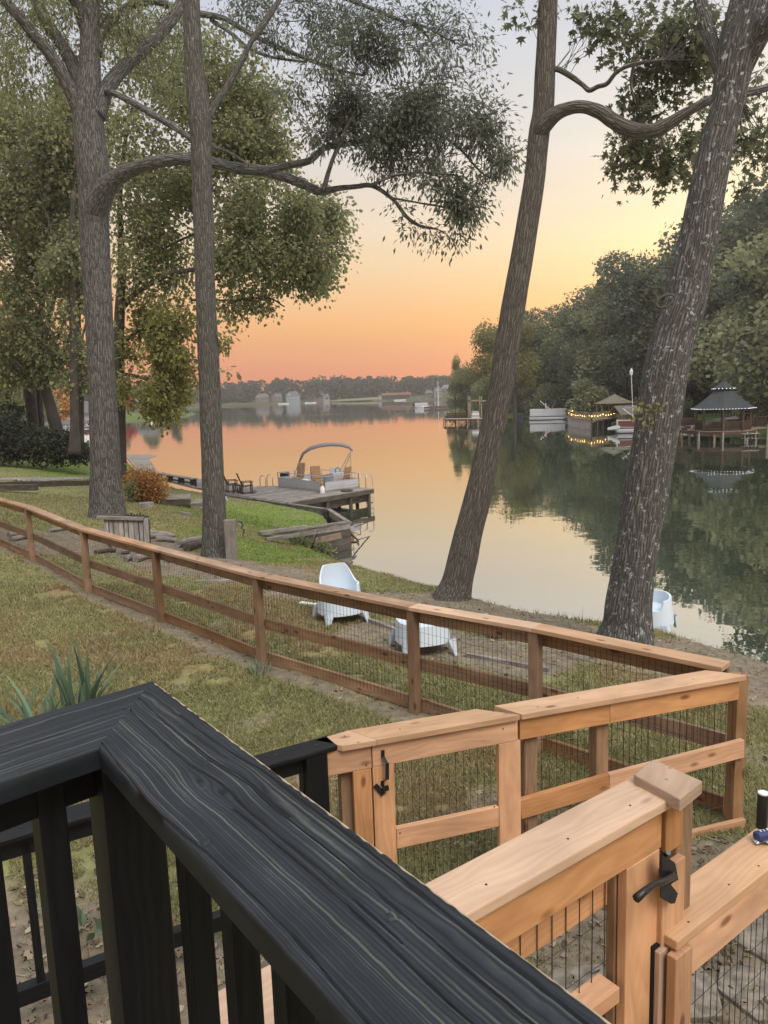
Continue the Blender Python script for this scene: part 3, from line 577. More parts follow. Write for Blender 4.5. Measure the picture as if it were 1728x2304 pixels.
# ------------------------------------------------------------------ cedar fence pieces
def V3(p, z): return np.array([p[0], p[1], z])
def flatbeam(p0, p1, z_top, w, h, side=0.0, nrm_=None):
    """board whose top is at z_top, shifted sideways"""
    a = V3(p0, z_top - h / 2); b = V3(p1, z_top - h / 2)
    if side and nrm_ is not None: a = a + np.r_[nrm_, 0] * side; b = b + np.r_[nrm_, 0] * side
    return a, b, w, h
def wire_panel(name, p0, p1, z0, z1, parent, dx=.05, dz=.1, r=.0014, wob=0.0, z0b=None, z1b=None):
    mb = MB(); p0 = np.array(p0[:2]); p1 = np.array(p1[:2]); L = np.linalg.norm(p1 - p0); d = (p1 - p0) / L; n = np.array([-d[1], d[0]])
    z0b = z0 if z0b is None else z0b; z1b = z1 if z1b is None else z1b
    k = 0; s = dx * .5
    while s < L:
        t = s / L; za = z0 * (1 - t) + z0b * t; zb = z1 * (1 - t) + z1b * t; q = p0 + d * s; pts = []
        m_ = 5 if wob else 2
        for i in range(m_):
            f = i / (m_ - 1); j = (rnd.random() - .5) * wob; pts.append((q[0] + d[0] * j + n[0] * j, q[1] + d[1] * j + n[1] * j, za * (1 - f) + zb * f))
        mb.tube(pts, r, 4, False); s += dx * (1 + (rnd.random() - .5) * (.25 if wob else 0))
    z = dz * .5
    H = max(z1 - z0, z1b - z0b)
    while z < H:
        pts = []
        m_ = 9 if wob else 2
        for i in range(m_):
            f = i / (m_ - 1); j = (rnd.random() - .5) * wob * .7; q = p0 + d * L * f; pts.append((q[0], q[1], min(z0 * (1 - f) + z0b * f + z + j, z1 * (1 - f) + z1b * f)))
        mb.tube(pts, r * .8, 4, False); z += dz
    return ob(name, mb, M['wire'], parent, kind='stuff')
# the long run down the lawn
posts_px = [(935, 1603), (590, 1495), (362, 1398), (200, 1333), (74, 1263)]
base = [at(a, b, gz(*at(a, b, 2.95)[:2])) for a, b in posts_px]
base = [V3(p, gz(p[0], p[1])) for p in base]
dl = unit((base[4] - base[3])[:2]); 
for k in (1, 2, 3): q = base[4][:2] + dl * 2.6 * k; base.append(V3(q, gz(q[0], q[1])))
CRN = at(1612, 1492, 4.03)                # corner of the fence
pc = at(1640, 1862, 2.93)
b1190 = at(1192, 1650, 2.93); 
dfar = unit(base[0][:2] - CRN[:2])
Lc = np.linalg.norm(base[0][:2] - CRN[:2])
pts = [V3(CRN[:2], gz(*CRN[:2]) - .0), V3(CRN[:2] + dfar * Lc * .52, 2.93)] + base
run = thing('wooden_fence', 'long cedar fence with wire mesh running down the lawn away from the gate', 'fence', pts[0])
HT = [4.03, 4.02] + [p[2] + 1.09 for p in base]
nf = np.array([-dfar[1], dfar[0]]); 
if nf[1] < 0: nf = -nf                    # towards the lake
for i, p in enumerate(pts):
    if i == 0: continue
    q = MB(); q.beam((p[0], p[1], p[2] - .15), (p[0], p[1], HT[i] - .04), .09, .09, up=(dfar[0], dfar[1], 0)); ob('post', q, M['cedar_old'], run, bevel=.004)
for i in range(len(pts) - 1):
    a, b = pts[i], pts[i + 1]; dd = unit((b - a)[:2]); n_l = np.array([-dd[1], dd[0]]); 
    if n_l[1] < 0: n_l = -n_l
    za, zb = HT[i], HT[i + 1]; ins = .0 if i else -.06
    A0 = a[:2] + dd * ins; B0 = b[:2] + dd * .0
    q = MB(); q.beam(np.r_[A0 + n_l * .02, za - .019], np.r_[B0 + n_l * .02, zb - .019], .165, .038); ob('cap_board', q, M['cedar_old_lit_top'] if i > 1 else M['cedar_lit_top'], run, bevel=.004)
    o_l = n_l * .066
    q = MB(); q.beam(np.r_[A0 + o_l, za - .110], np.r_[B0 + o_l, zb - .110], .038, .138); ob('top_rail', q, M['cedar_old'], run, bevel=.003)
    q = MB(); q.beam(np.r_[A0 + o_l, za - .60], np.r_[B0 + o_l, zb - .60], .038, .125); ob('middle_rail', q, M['cedar_old'], run, bevel=.003)
    ga, gb = gz(*A0) + .07, gz(*B0) + .07
    q = MB(); q.beam(np.r_[A0 + o_l, ga], np.r_[B0 + o_l, gb], .038, .14); ob('bottom_rail', q, M['cedar_old'], run, bevel=.003)
    wp = n_l * .046
    wire_panel('wire_mesh', A0 + wp, B0 + wp, ga, za - .05, run, dx=.05, dz=.1, r=.0016, z0b=gb, z1b=zb - .05)
# the short run from the first gate to the corner, rails on our side
S0 = at(1175, 1607, ZL); S1 = at(1680, 1519, ZL); dS = unit((S1 - S0)[:2]); nS = np.array([dS[1], -dS[0]])    # nS points to the camera
short = thing('wooden_fence', 'short cedar fence between the first gate and the fence corner', 'fence', V3(S0, 2.93))
def SP(px, py, back=0.0): p = vp(px, py, S0[:2] - nS * back, dS); return p
wc = .184
q = MB(); cS0 = S0[:2] - nS * wc / 2; cS1 = S1[:2] - nS * wc / 2
# mitred cap
m0 = S0[:2]; m1 = S0[:2] - nS * wc - dS * .10; m2 = S1[:2] - nS * wc - dS * .18; m3 = S1[:2]
mid_t = .62
qq = MB().slab([V3(m0, ZL), V3(m3, ZL), V3(m2, ZL), V3(m1, ZL)], .038)
qq.g = [((np.array(v[:2]) - S0[:2]) @ dS, (np.array(v[:2]) - S0[:2]) @ nS, v[2]) for v in qq.v]; ob('cap_board', qq, M['cedar_lit_top'], short, bevel=.004)
def front(th, parent, px0, py0, px1, py1, h, name, back, m='cedar', z_top0=None, z_top1=None, w_=.038, P=None, bev=.004):
    """board on edge lying along the fence line with its top edge through two picture points"""
    a = SP(px0, py0, back); b = SP(px1, py1, back); z = .5 * (a[2] + b[2]) if z_top0 is None else z_top0
    q = MB(); q.beam(V3(a - np.r_[nS, 0] * w_ / 2, z - h / 2), V3(b - np.r_[nS, 0] * w_ / 2, z - h / 2), w_, h); return ob(name, q, M[m], parent, bevel=bev)
jt = SP(1373, 1580, .03)[:2]
sA = S0[:2] - nS * .03; sB = S1[:2] - nS * .03 - dS * .03
for a, b in ((sA, jt - dS * .001), (jt + dS * .001, sB)):
    q = MB(); q.beam(V3(a - nS * .019, ZL - .038 - .072), V3(b - nS * .019, ZL - .038 - .072), .038, .144); ob('top_rail', q, M['cedar'], short, bevel=.003)
def spost(px, py, name='post', m='cedar_old', z1=ZL - .04, w_=.09, parent=short, back=.115):
    p = SP(px, py, back); q = MB(); q.beam((p[0], p[1], 2.75), (p[0], p[1], z1), w_, w_, up=(dS[0], dS[1], 0)); return ob(name, q, M[m], parent, bevel=.004)
spost(1655, 1700); spost(1347, 1680); spost(1187, 1720)
z = SP(1190, 1797, .03)[2]
mA = SP(1172, 1800, .03)[:2]; mJ = SP(1372, 1745, .03)[:2]; mB = SP(1676, 1665, .03)[:2]; z2 = SP(1676, 1665, .03)[2]
for a, b, za, zb in ((mA, mJ - dS * .001, z, .5 * (z + z2)), (mJ + dS * .001, mB, .5 * (z + z2), z2)):
    q = MB(); q.beam(V3(a - nS * .019, za - .065), V3(b - nS * .019, zb - .065), .038, .13); ob('middle_rail', q, M['cedar'], short, bevel=.003)
zb_ = SP(1676, 1853, .03)[2] + .03; bA_ = SP(1400, 1940, .03)[:2]; bB_ = SP(1678, 1853, .03)[:2]
q = MB(); q.beam(V3(bA_ - nS * .019 - dS * .9, zb_ - .07), V3(bB_ - nS * .019, zb_ - .07), .038, .14); ob('bottom_rail', q, M['cedar'], short, bevel=.003)
wire_panel('wire_mesh', mA - nS * .045, mB - nS * .045, 2.98, ZL - .06, short, dx=.05, dz=.15, r=.0016, wob=.012)
# first gate with the pull handle, left of the short run
g1 = thing('garden_gate', 'cedar gate with a black pull handle beside the lower black railing', 'gate', V3(SP(849, 1660), 2.93))
ga0 = SP(849, 1665, .0); ga1 = SP(1170, 1601, .0)
a_, b_ = ga0[:2], ga1[:2]
qq = MB().slab([V3(a_, ZL), V3(b_, ZL), V3(b_ - nS * wc - dS * .21, ZL), V3(a_ - nS * wc - dS * .12, ZL)], .038)
qq.g = [((np.array(v[:2]) - S0[:2]) @ dS + 5, (np.array(v[:2]) - S0[:2]) @ nS + 2, v[2]) for v in qq.v]; ob('cap_board', qq, M['cedar_lit_top'], g1, bevel=.004)
a2 = SP(838, 1700, .03)[:2]; b2 = b_ - nS * .03
q = MB(); q.beam(V3(a2 - nS * .019, ZL - .038 - .072), V3(b2 - nS * .019, ZL - .038 - .072), .038, .144); ob('top_rail', q, M['cedar'], g1, bevel=.003)
def stile(c0, c1, zt, zb, parent, m='cedar', name='stile', back=.03):
    q = MB(); c = .5 * (c0 + c1); wdt = np.linalg.norm(c1 - c0); q.beam(V3(c - nS * (back + .019 - .03), zb), V3(c - nS * (back + .019 - .03), zt), .038, wdt, up=(dS[0], dS[1], 0)); return ob(name, q, M[m], parent, bevel=.003)
s0 = SP(841, 1800, .03)[:2]; s1 = SP(889, 1800, .03)[:2]; stile(s0, s1, ZL - .184, 3.0, g1)
s2 = SP(1123, 1760, .03)[:2]; s3 = SP(1172, 1760, .03)[:2]; stile(s2, s3, ZL - .184, 3.0, g1)
zm = .5 * (SP(893, 1870, .03)[2] + SP(1120, 1812, .03)[2])
q = MB(); q.beam(V3(s1 - nS * .019 + dS * .003, zm - .065), V3(s2 - nS * .019 - dS * .003, zm - .065), .038, .13); ob('middle_rail', q, M['cedar'], g1, bevel=.003)
wire_panel('wire_mesh', s1 - nS * .045, s2 - nS * .045, 3.0, ZL - .1, g1, dx=.05, dz=.1, r=.0015, wob=.008)
# handle
hz = SP(862, 1700, .03); hb = V3(hz + np.r_[nS, 0] * .004, hz[2])
def hp(px, py, out): p = SP(px, py, .03); return p + np.r_[nS, 0] * out
q = MB()
q.beam(hp(861, 1687, .004), hp(861, 1704, .004), .022, .004, up=(nS[0], nS[1], 0)); q.beam(hp(861, 1702, .004), hp(866, 1712, .035), .022, .005); q.beam(hp(867, 1711, .035), hp(867, 1748, .035), .022, .006, up=(nS[0], nS[1], 0)); q.beam(hp(867, 1747, .035), hp(861, 1757, .004), .022, .005); q.beam(hp(860, 1756, .004), hp(860, 1768, .004), .02, .004, up=(nS[0], nS[1], 0))
hd = ob('handle', q, M['iron'], g1, bevel=.0015)
q = MB(); q.beam(hp(843, 1765, .008), hp(862, 1786, .010), .03, .004, up=(nS[0], nS[1], 0)); q.beam(hp(858, 1772, .02), hp(872, 1768, .022), .012, .03); ob('latch_tongue', q, M['iron'], g1, bevel=.001)
# fixed stub left of the gate
g0 = thing('fence_stub', 'short cedar fence stub fixed to the black railing post', 'fence', V3(SP(770, 1690), 2.93))
c0 = SP(771, 1682, .0)[:2]; c1 = SP(848, 1666, .0)[:2]
qq = MB().slab([V3(c0, ZL), V3(c1, ZL), V3(c1 - nS * wc - dS * .12, ZL), V3(c0 - nS * wc * .7 - dS * .14, ZL), V3(c0 - dS * .03 - nS * .03, ZL)], .038)
qq.g = [((np.array(v[:2]) - S0[:2]) @ dS + 9, (np.array(v[:2]) - S0[:2]) @ nS + 4, v[2]) for v in qq.v]; ob('cap_board', qq, M['cedar_lit_top'], g0, bevel=.004)
e0 = SP(712, 1720, .03)[:2]; e1 = SP(836, 1700, .03)[:2]
q = MB(); q.beam(V3(e0 - nS * .019, ZL - .038 - .074), V3(e1 - nS * .019, ZL - .038 - .074), .038, .15); ob('top_rail', q, M['cedar'], g0, bevel=.006)
t0 = SP(797, 1800, .03)[:2]; t1 = SP(838, 1800, .03)[:2]; stile(t0, t1, ZL - .187, 2.9, g0)
p = SP(780, 1780, .13); q = MB(); q.beam((p[0], p[1], 2.8), (p[0], p[1], ZL - .18), .085, .085, up=(dS[0], dS[1], 0)); ob('post', q, M['cedar_old'], g0)
wire_panel('wire_mesh', e0 - nS * .06, t0 - nS * .06, 2.95, ZL - .19, g0, dx=.05, dz=.1, r=.0015, wob=.008)
for px, py in ((733, 1700), (824, 1722), (735, 1745)):
    ob('screw', MB().tube([hp(px, py, .0), hp(px, py, .002)], .005, 8), M['screw'], g0)
for px, py in ((1132, 1640), (900, 1874), (1112, 1815)): ob('screw', MB().tube([hp(px, py, .0), hp(px, py, .002)], .005, 8), M['screw'], g1)
# ------------------------------------------------------------------ foreground gate with the latch, post and the stepped-down fence
ZG = 4.57
G1 = at(1520, 1790, ZG); G0 = at(1070, 2047, ZG); dG = unit((G1 - G0)[:2]); nG = np.array([dG[1], -dG[0]]); G0e = G0[:2] - dG * .75
def GP(px, py, back=0.0): return vp(px, py, G1[:2] - nG * back, dG)
g2 = thing('garden_gate', 'large cedar gate in the foreground with a black thumb latch', 'gate', V3(G0, 3.5))
wg = .18
q = MB(); q.beam(V3(G0e - nG * wg / 2, ZG - .02), V3(G1[:2] - nG * wg / 2, ZG - .02), wg, .04, off=(3.2, .5, .2)); ob('cap_board', q, M['cedar_lit_top'], g2, bevel=.006)
q = MB(); e = G1[:2] - nG * .02 - dG * .045; q.beam(V3(G0e - nG * .04, ZG - .115), V3(e - nG * .02, ZG - .115), .038, .15, off=(8.4, 1.3, .6)); ob('top_rail', q, M['cedar'], g2, bevel=.004)
def gboard(x0, y0, x1, y1, zt, zb, parent, back, m='cedar', name='stile', th=.038):
    c0 = GP(x0, y0, back)[:2]; c1 = GP(x1, y1, back)[:2]; c = .5 * (c0 + c1); wdt = np.linalg.norm(c1 - c0)
    q = MB(); q.beam(V3(c - nG * th / 2, zb), V3(c - nG * th / 2, zt), th, wdt, up=(dG[0], dG[1], 0)); return ob(name, q, M[m], parent, bevel=.004)
sz = ZG - .19
gboard(1409, 2080, 1481, 2080, sz, 3.4, g2, .02)
gboard(1383, 2080, 1409, 2080, sz, 3.4, g2, .062, 'cedar_old', 'frame_board')
zt = GP(1390, 2225, .02)[2]; c0 = GP(1395, 2225, .02)[:2]
q = MB(); q.beam(V3(c0 - dG * 1.3 - nG * .045, zt - .03), V3(c0 - nG * .045, zt - .03), .09, .06); ob('middle_rail', q, M['cedar'], g2, bevel=.004)
q = MB(); q.beam(V3(G0e - nG * .20, 3.62), V3(GP(1500, 1900, .2)[:2], 3.62), .038, .09); ob('bottom_rail', q, M['cedar'], g2, bevel=.004)
wire_panel('wire_mesh', G0e - nG * .09, GP(1395, 2080, .09)[:2], 3.6, ZG - .1, g2, dx=.075, dz=.16, r=.0020, wob=.012)
# behind rail seen under the top rail
q = MB(); a = GP(1130, 2110, .11)[:2]; b = GP(1390, 1985, .11)[:2]; zz = GP(1390, 1985, .11)[2]; q.beam(V3(a - dG * .3, zz), V3(b, zz), .03, .09); ob('back_rail', q, M['cedar'], g2, bevel=.003)
# post with its block cap
gp = thing('gate_post', 'cedar gate post with a square wooden cap block beside the latch', 'post', V3(GP(1500, 2000), 2.9))
pa = [at(a, b, ZG + .035) for a, b in ((1530, 1798), (1581, 1757), (1470, 1707), (1425, 1742))]
qq = MB().slab(pa, .05); qq.g = [(v[1] * .8 + v[0] * .3, v[0] * .8 - v[1] * .5, v[2]) for v in qq.v]; ob('cap_block', qq, M['treated'], gp, bevel=.005)
cpx = .25 * (pa[0] + pa[1] + pa[2] + pa[3])
pp = GP(1512, 1900, .075)[:2]
q = MB(); q.beam(V3(pp, 2.9), V3(pp, ZG - .015), .10, .10, up=(dG[0], dG[1], 0)); ob('post', q, M['cedar_old'], gp, bevel=.004)
gboard(1492, 2000, 1541, 2000, ZG - .26, 3.93, gp, -.002, name='latch_board', th=.03)
gboard(1500, 1830, 1538, 1830, ZG - .0, ZG - .22, gp, .012, name='trim_board', th=.02)
q = MB(); b_ = GP(1466, 2200, .03)[:2]; q.beam(V3(b_, 2.9), V3(b_, 4.02), .05, .05, up=(dG[0], dG[1], 0)); ob('black_post', q, M['black_wood'], gp)
ob('screw', MB().lathe(at(1508, 1727, ZG + .036), [(.006, 0), (.006, .001)], 10), M['alu'], gp); ob('screw', MB().lathe(at(1500, 1753, ZG + .036), [(.006, 0), (.006, .001)], 10), M['alu'], gp)
# latch
lt = MB()
def gp3(px, py, out): return GP(px, py, -out)
def plate(mb, pxs, out0, th):
    pts_ = [gp3(a, b, out0 + th) for a, b in pxs]; u = np.r_[nG, 0]; mb.slab(pts_, th, up=u)
plate(lt, [(1489, 1912), (1498, 1925), (1520, 1942), (1527, 1980), (1521, 1983), (1510, 1990), (1526, 2010), (1519, 2033), (1510, 2034), (1486, 2020)], .03, .004)
plate(lt, [(1490, 1925), (1512, 1938), (1526, 1978), (1512, 1986), (1489, 1985)], .034, .012)
lt.beam(gp3(1500, 1985, .046), gp3(1512, 1962, .046), .03, .014)
ob('latch', lt, M['iron'], gp, bevel=.0015)
q = MB(); q.tube([gp3(1516, 1970, .055), gp3(1490, 1984, .075), gp3(1470, 1990, .085), gp3(1452, 2004, .09), gp3(1431, 2022, .09)], [.012, .012, .010, .012, .014], 8); ob('thumb_lever', q, M['iron'], gp, smooth=True)
q = MB(); q.tube([gp3(1497, 1922, .03), gp3(1504, 1918, .05)], .009, 8); ob('latch_bolt', q, M['iron'], gp)
# stepped-down fence on the right
ZR = 4.06
F0 = at(1524, 2119, ZR); F1 = at(1728, 1957, ZR); dF = unit((F1 - F0)[:2]); nF = np.array([dF[1], -dF[0]]); F1e = F0[:2] + dF * 2.4
fr = thing('wooden_fence', 'cedar fence at the right edge carrying the bottles', 'fence', V3(F0, 2.93))
q = MB(); q.beam(V3(F0[:2] - nF * wg / 2, ZR - .02), V3(F1e - nF * wg / 2, ZR - .02), wg, .04, off=(15.3, 2.2, .9)); ob('cap_board', q, M['cedar_lit_top'], fr, bevel=.006)
q = MB(); q.beam(V3(F0[:2] - nF * .03 + dF * .02, ZR - .12), V3(F1e - nF * .03, ZR - .12), .038, .16, off=(1.3, 6.2, .3)); ob('top_rail', q, M['cedar'], fr, bevel=.004)
def FPt(px, py, back=0.0): return vp(px, py, F0[:2] - nF * back, dF)
def fboard(x0, x1, y, back, zt, zb, m, name):
    c0 = FPt(x0, y, back)[:2]; c1 = FPt(x1, y, back)[:2]; c = .5 * (c0 + c1); q = MB(); q.beam(V3(c - nF * .019, zb), V3(c - nF * .019, zt), .038, np.linalg.norm(c1 - c0), up=(dF[0], dF[1], 0)); ob(name, q, M[m], fr, bevel=.004)
fboard(1521, 1558, 2180, -.012, ZR - .05, 2.9, 'cedar', 'stile')
fboard(1484, 1508, 2180, .04, ZR - .05, 3.65, 'treated', 'frame_board'); fboard(1506, 1520, 2180, .05, ZR - .05, 2.9, 'cedar_old', 'post')
wire_panel('wire_mesh', FPt(1558, 2180, .06)[:2], F1e - nF * .06, 2.98, ZR - .1, fr, dx=.05, dz=.15, r=.0018, wob=.012)
q = MB(); q.beam(V3(F0[:2] - nF * .05 + dF * .25, 3.02), V3(F1e - nF * .05, 3.02), .038, .12); ob('bottom_rail', q, M['cedar'], fr)
# things left on that fence
bp = at(1716, 1872, ZR); 
bt = thing('bottle', 'black cylinder bottle with a white lid standing beyond the right fence', 'bottle', V3(at(1712, 1858, ZR), ZR))
cb = at(1714, 1862, ZR); 
ob('body', MB().lathe(cb, [(.023, 0), (.024, .01), (.023, .155), (.0225, .16)], 28), M['black'], bt, smooth='auto')
ob('lid', MB().lathe(cb + (0, 0, .160), [(.0225, 0), (.0225, .006), (.019, .008)], 28), M['white'], bt, smooth='auto')
tb = thing('tube', 'navy tube with pale lettering lying on the right fence cap', 'tube', V3(at(1712, 1878, ZR), ZR))
c = at(1716, 1880, ZR + .03); dx = unit(np.array([.95, .25])); 
q = MB(); q.tube([c - np.r_[dx, 0] * .035 , c - np.r_[dx, 0] * .03, c + np.r_[dx, 0] * .12], [.017, .023, .023], 20); ob('body', q, M['blue'], tb, smooth='auto')
q = MB(); u = np.cross(np.r_[dx, 0], (0, 0, 1)); 
for k in range(6):
    e = c - np.r_[dx, 0] * (.012 - .017 * k); h = .011; s_ = np.array([0, 0, .0235]); t1_ = e + s_ + u * .006; t2_ = e + s_ - u * .006
    q.beam(t1_, t2_, .004, .0012); 
    if k % 2 == 0: q.beam(t2_, t2_ + np.r_[dx, 0] * .009, .003, .0012)
ob('lettering', q, M['white'], tb)
fo = thing('foil_wrapper', 'crumpled shiny wrapper on the right fence cap below the tube', 'wrapper', at(1715, 1898, ZR))
q = MB(); base_c = at(1716, 1896, ZR + .006); rr = random.Random(4); vv = []; nn = 9
for i in range(nn):
    for j in range(5):
        vv.append(base_c + np.array([(i - 3) * .012, (j - 2) * .009, .004 + rr.random() * .012]))
q.add(vv, [(i * 5 + j, (i + 1) * 5 + j, (i + 1) * 5 + j + 1, i * 5 + j + 1) for i in range(nn - 1) for j in range(4)]); ob('foil', q, M['alu'], fo)

for px, py in ((1278, 1887), (1418, 1812), (1094, 1990)): ob('nail', MB().lathe(at(px, py, ZG + .0012), [(.004, 0), (.004, .0008)], 8), M['iron'], g2)
for px, py in ((1707, 1948), (1549, 2074), (1640, 1990)): ob('nail', MB().lathe(at(px, py, ZR + .0012), [(.004, 0), (.004, .0008)], 8), M['iron'], fr)
for px, py in ((775, 1656), (806, 1670)): ob('nail', MB().lathe(at(px, py, ZL + .0008), [(.005, 0), (.005, .0008)], 8), M['screw'], g0)
for px, py in ((1110, 1600), (900, 1640)): ob('nail', MB().lathe(at(px, py, ZL + .0008), [(.005, 0), (.005, .0008)], 8), M['screw'], g1)
for px, py in ((1300, 1570), (1560, 1528), (1210, 1590)): ob('nail', MB().lathe(at(px, py, ZL + .0008), [(.005, 0), (.005, .0008)], 8), M['screw'], short)
# ------------------------------------------------------------------ trees
def catmull(pts, n):
    pts = np.array(pts, float); P = np.vstack([2 * pts[0] - pts[1], pts, 2 * pts[-1] - pts[-2]]); out = []
    for i in range(1, len(P) - 2):
        for k in range(n):
            t = k / n; a, b, c, d = P[i - 1], P[i], P[i + 1], P[i + 2]
            out.append(.5 * ((2 * b) + (c - a) * t + (2 * a - 5 * b + 4 * c - d) * t * t + (3 * b - a - 3 * c + d) * t ** 3))
    out.append(pts[-1]); return np.array(out)
def limb_pts(spec, Y, n=5, dy=None):
    """spec: (px, py, width in px) along the limb; Y: distance, or a list of them"""
    pts = []
    for i, s in enumerate(spec):
        y = Y if not hasattr(Y, '__len__') else Y[0] + (Y[1] - Y[0]) * i / (len(spec) - 1)
        p = aty(s[0], s[1], y); depth = (p - C0) @ FW; pts.append([p[0], p[1], p[2], s[2] * .5 * depth / F])
    return catmull(pts, n)
def add_limb(mb, spec, Y, sides=12, n=6, rough=.06, seed=1):
    q = limb_pts(spec, Y, n); pts = [r[:3] for r in q]; rad = np.maximum(q[:, 3], .004); b = len(mb.v)
    mb.tube(pts, list(rad), sides)
    for i in range(b, len(mb.v)):
        v = mb.v[i]; k = (i - b) // sides; c = pts[min(k, len(pts) - 1)]; r = rad[min(k, len(pts) - 1)]
        nz = mnoise.noise(Vector((v[0] * 3.1, v[1] * 3.1, v[2] * .9 + seed))) * 1.0 + .6 * mnoise.noise(Vector((v[0] * 9, v[1] * 9, v[2] * 2.5)))
        f = 1 + rough * nz; mb.v[i] = tuple(c[j] + (v[j] - c[j]) * f for j in range(3))
    return q
def trunk_mb(spec, Y, sides=56, n=26, rough=.05, flare=None):
    mb = MB(); q = add_limb(mb, spec, Y, sides, n, rough); return mb, q
# leaf templates: x across, y along, z out of plane
T_LANCE = (np.array([(0, 0, 0), (.17, .45, .05), (0, 1, -.06), (-.17, .45, .05)]), [(0, 1, 2, 3)])
T_OAK = (np.array([(0, 0, 0), (.32, .30, .04), (.20, .55, 0), (.36, .80, .05), (0, 1.05, 0), (-.36, .80, .05), (-.20, .55, 0), (-.32, .30, .04)]), [(0, 1, 2, 3), (0, 3, 4, 5), (0, 5, 6, 7)])
def _star():
    v = [(0, 0, 0)]
    for k in range(5):
        a = math.radians(-10 + 50 * k); v.append((math.cos(a) * (1.0 - .12 * abs(k - 2)), math.sin(a) * (1.0 - .12 * abs(k - 2)) + .15, -.12)); 
        b = a + math.radians(25); v.append((math.cos(b) * .36, math.sin(b) * .36 + .15, .03))
    v = [(0, -.18, 0)] + v[:-1]; n = len(v); f = []
    for k in range(5):
        t = 2 + 2 * k; l = t - 1 if k else 0; r = t + 1 if k < 4 else 0; f.append((1, l if k else 0, t, r if k < 4 else 0))
    return np.array(v), f
T_STAR = _star()
T_CLUMP = (np.array([(-.5, 0, 0), (-.1, .55, .12), (.5, .1, 0), (.15, -.5, -.1)]), [(0, 3, 2, 1)])
def leaf_mesh(name, C, D, S, tpl, mt, parent, val, **kw):
    """C centres, D unit directions, S sizes, val colour value 0..1 per leaf"""
    n = len(C); tv, tf = tpl; k = len(tv)
    R = rng.normal(size=(n, 3)); X = np.cross(D, R); X /= np.linalg.norm(X, axis=1)[:, None] + 1e-9; Zv = np.cross(X, D)
    V = C[:, None, :] + S[:, None, None] * (tv[None, :, 0:1] * X[:, None, :] + tv[None, :, 1:2] * D[:, None, :] + tv[None, :, 2:3] * Zv[:, None, :])
    Fc = (np.array(tf)[None] + (np.arange(n) * k)[:, None, None]).reshape(-1, 4); col = np.repeat(np.c_[val, val, val], k, axis=0)
    return mesh_np(name, V.reshape(-1, 3), Fc, mt, parent, col=col, **kw)
def foliage(name, parent, blobs, ncl, per, size, tpl, mt, spread, droop=.5, limbs=None, twigs=.5, seed=0, thr=.42, nsc=.9, twig_r=.006, tparent=None, bright=None):
    """blobs: (px, py, rx px, ry px, distance, depth half extent m, weight). Leaves in clumps, twigs reaching back to the limbs."""
    global rng
    wsum = np.array([b[6] for b in blobs], float); cnt = (wsum / wsum.sum() * ncl).astype(int); cen = []
    for b, c in zip(blobs, cnt):
        p = aty(b[0], b[1], b[4]); dep = (p - C0) @ FW; rx = b[2] * dep / F; rz = b[3] * dep / F; got = 0; tries = 0
        while got < c and tries < 40:
            u = rng.normal(size=(c * 3, 3)); u /= np.linalg.norm(u, axis=1)[:, None]; r = rng.random(c * 3) ** (1 / 2.2)
            q = p + u * r[:, None] * np.array([rx, b[5], rz]); 
            nz = np.array([mnoise.noise(Vector(a * nsc + seed)) for a in q]) * .5 + .5
            q = q[nz > thr][:c - got]; cen.append(q); got += len(q); tries += 1
    cen = np.vstack(cen); n = len(cen)
    off = rng.normal(size=(n, per, 3)) * spread; off[:, :, 2] -= droop * spread * rng.random((n, per)) * 1.5
    C = (cen[:, None, :] + off).reshape(-1, 3); D = off + rng.normal(size=off.shape) * spread * .6; D[:, :, 2] -= droop * spread * 2.2; D = D.reshape(-1, 3); D /= np.linalg.norm(D, axis=1)[:, None]
    S = size * (.45 + 1.1 * rng.random(len(C))); cv = rng.random(n) * .6; val = np.clip(np.repeat(cv, per) + rng.random(len(C)) * .4, 0, 1)
    leaf_mesh(name, C, D, S, tpl, mt, parent, val, kind='stuff' if name == 'sprig' else None)
    if limbs is not None and twigs > 0:
        LP = np.vstack([l[:, :3] for l in limbs]); mb = MB()
        idx = rng.choice(n, int(n * twigs), replace=False)
        for i in idx:
            c = cen[i]; d = np.linalg.norm(LP - c, axis=1); j = int(np.argmin(d)); 
            near = cen[rng.choice(n, min(n, 40), replace=False)]; dd = np.linalg.norm(near - c, axis=1) + (np.linalg.norm(LP[j] - near, axis=1) > d[j]) * 99; tgt = near[int(np.argmin(dd))] if dd.min() < 60 and rng.random() < .7 else LP[j]
            if np.linalg.norm(tgt - c) < .05: continue
            L = np.linalg.norm(tgt - c); 
            if L > 3.5 and rng.random() < .6: continue
            m1 = tgt * .66 + c * .34 + rng.normal(size=3) * L * .07; m2 = tgt * .33 + c * .67 + rng.normal(size=3) * L * .07
            mb.tube([tgt, m1, m2, c, c + rng.normal(size=3) * .12 - (0, 0, .1)], [twig_r * (1 + L * .5), twig_r * (1 + L * .3), twig_r, twig_r * .7, twig_r * .3], 4, False)
        ob('twigs', mb, M['twig'], tparent or parent, kind='stuff')
    return cen
def tree_thing(name, label, spec, Y, barkm, sides=56, n=26, rough=.05, group=None):
    p = aty(spec[0][0], spec[0][1], Y); t = thing(name, label, 'tree', p, group); mb, q = trunk_mb(spec, Y, sides, n, rough); 
    tr = ob('trunk', mb, M[barkm], t, smooth=True); return t, q, tr
def limb_ob(t, specs, barkm, sides=14):
    out = []
    for s in specs:
        mb = MB(); spec, Y = s; out.append(add_limb(mb, spec, Y, sides, 7, .10)); ob('limb', mb, M[barkm], t, smooth=True)
    return out
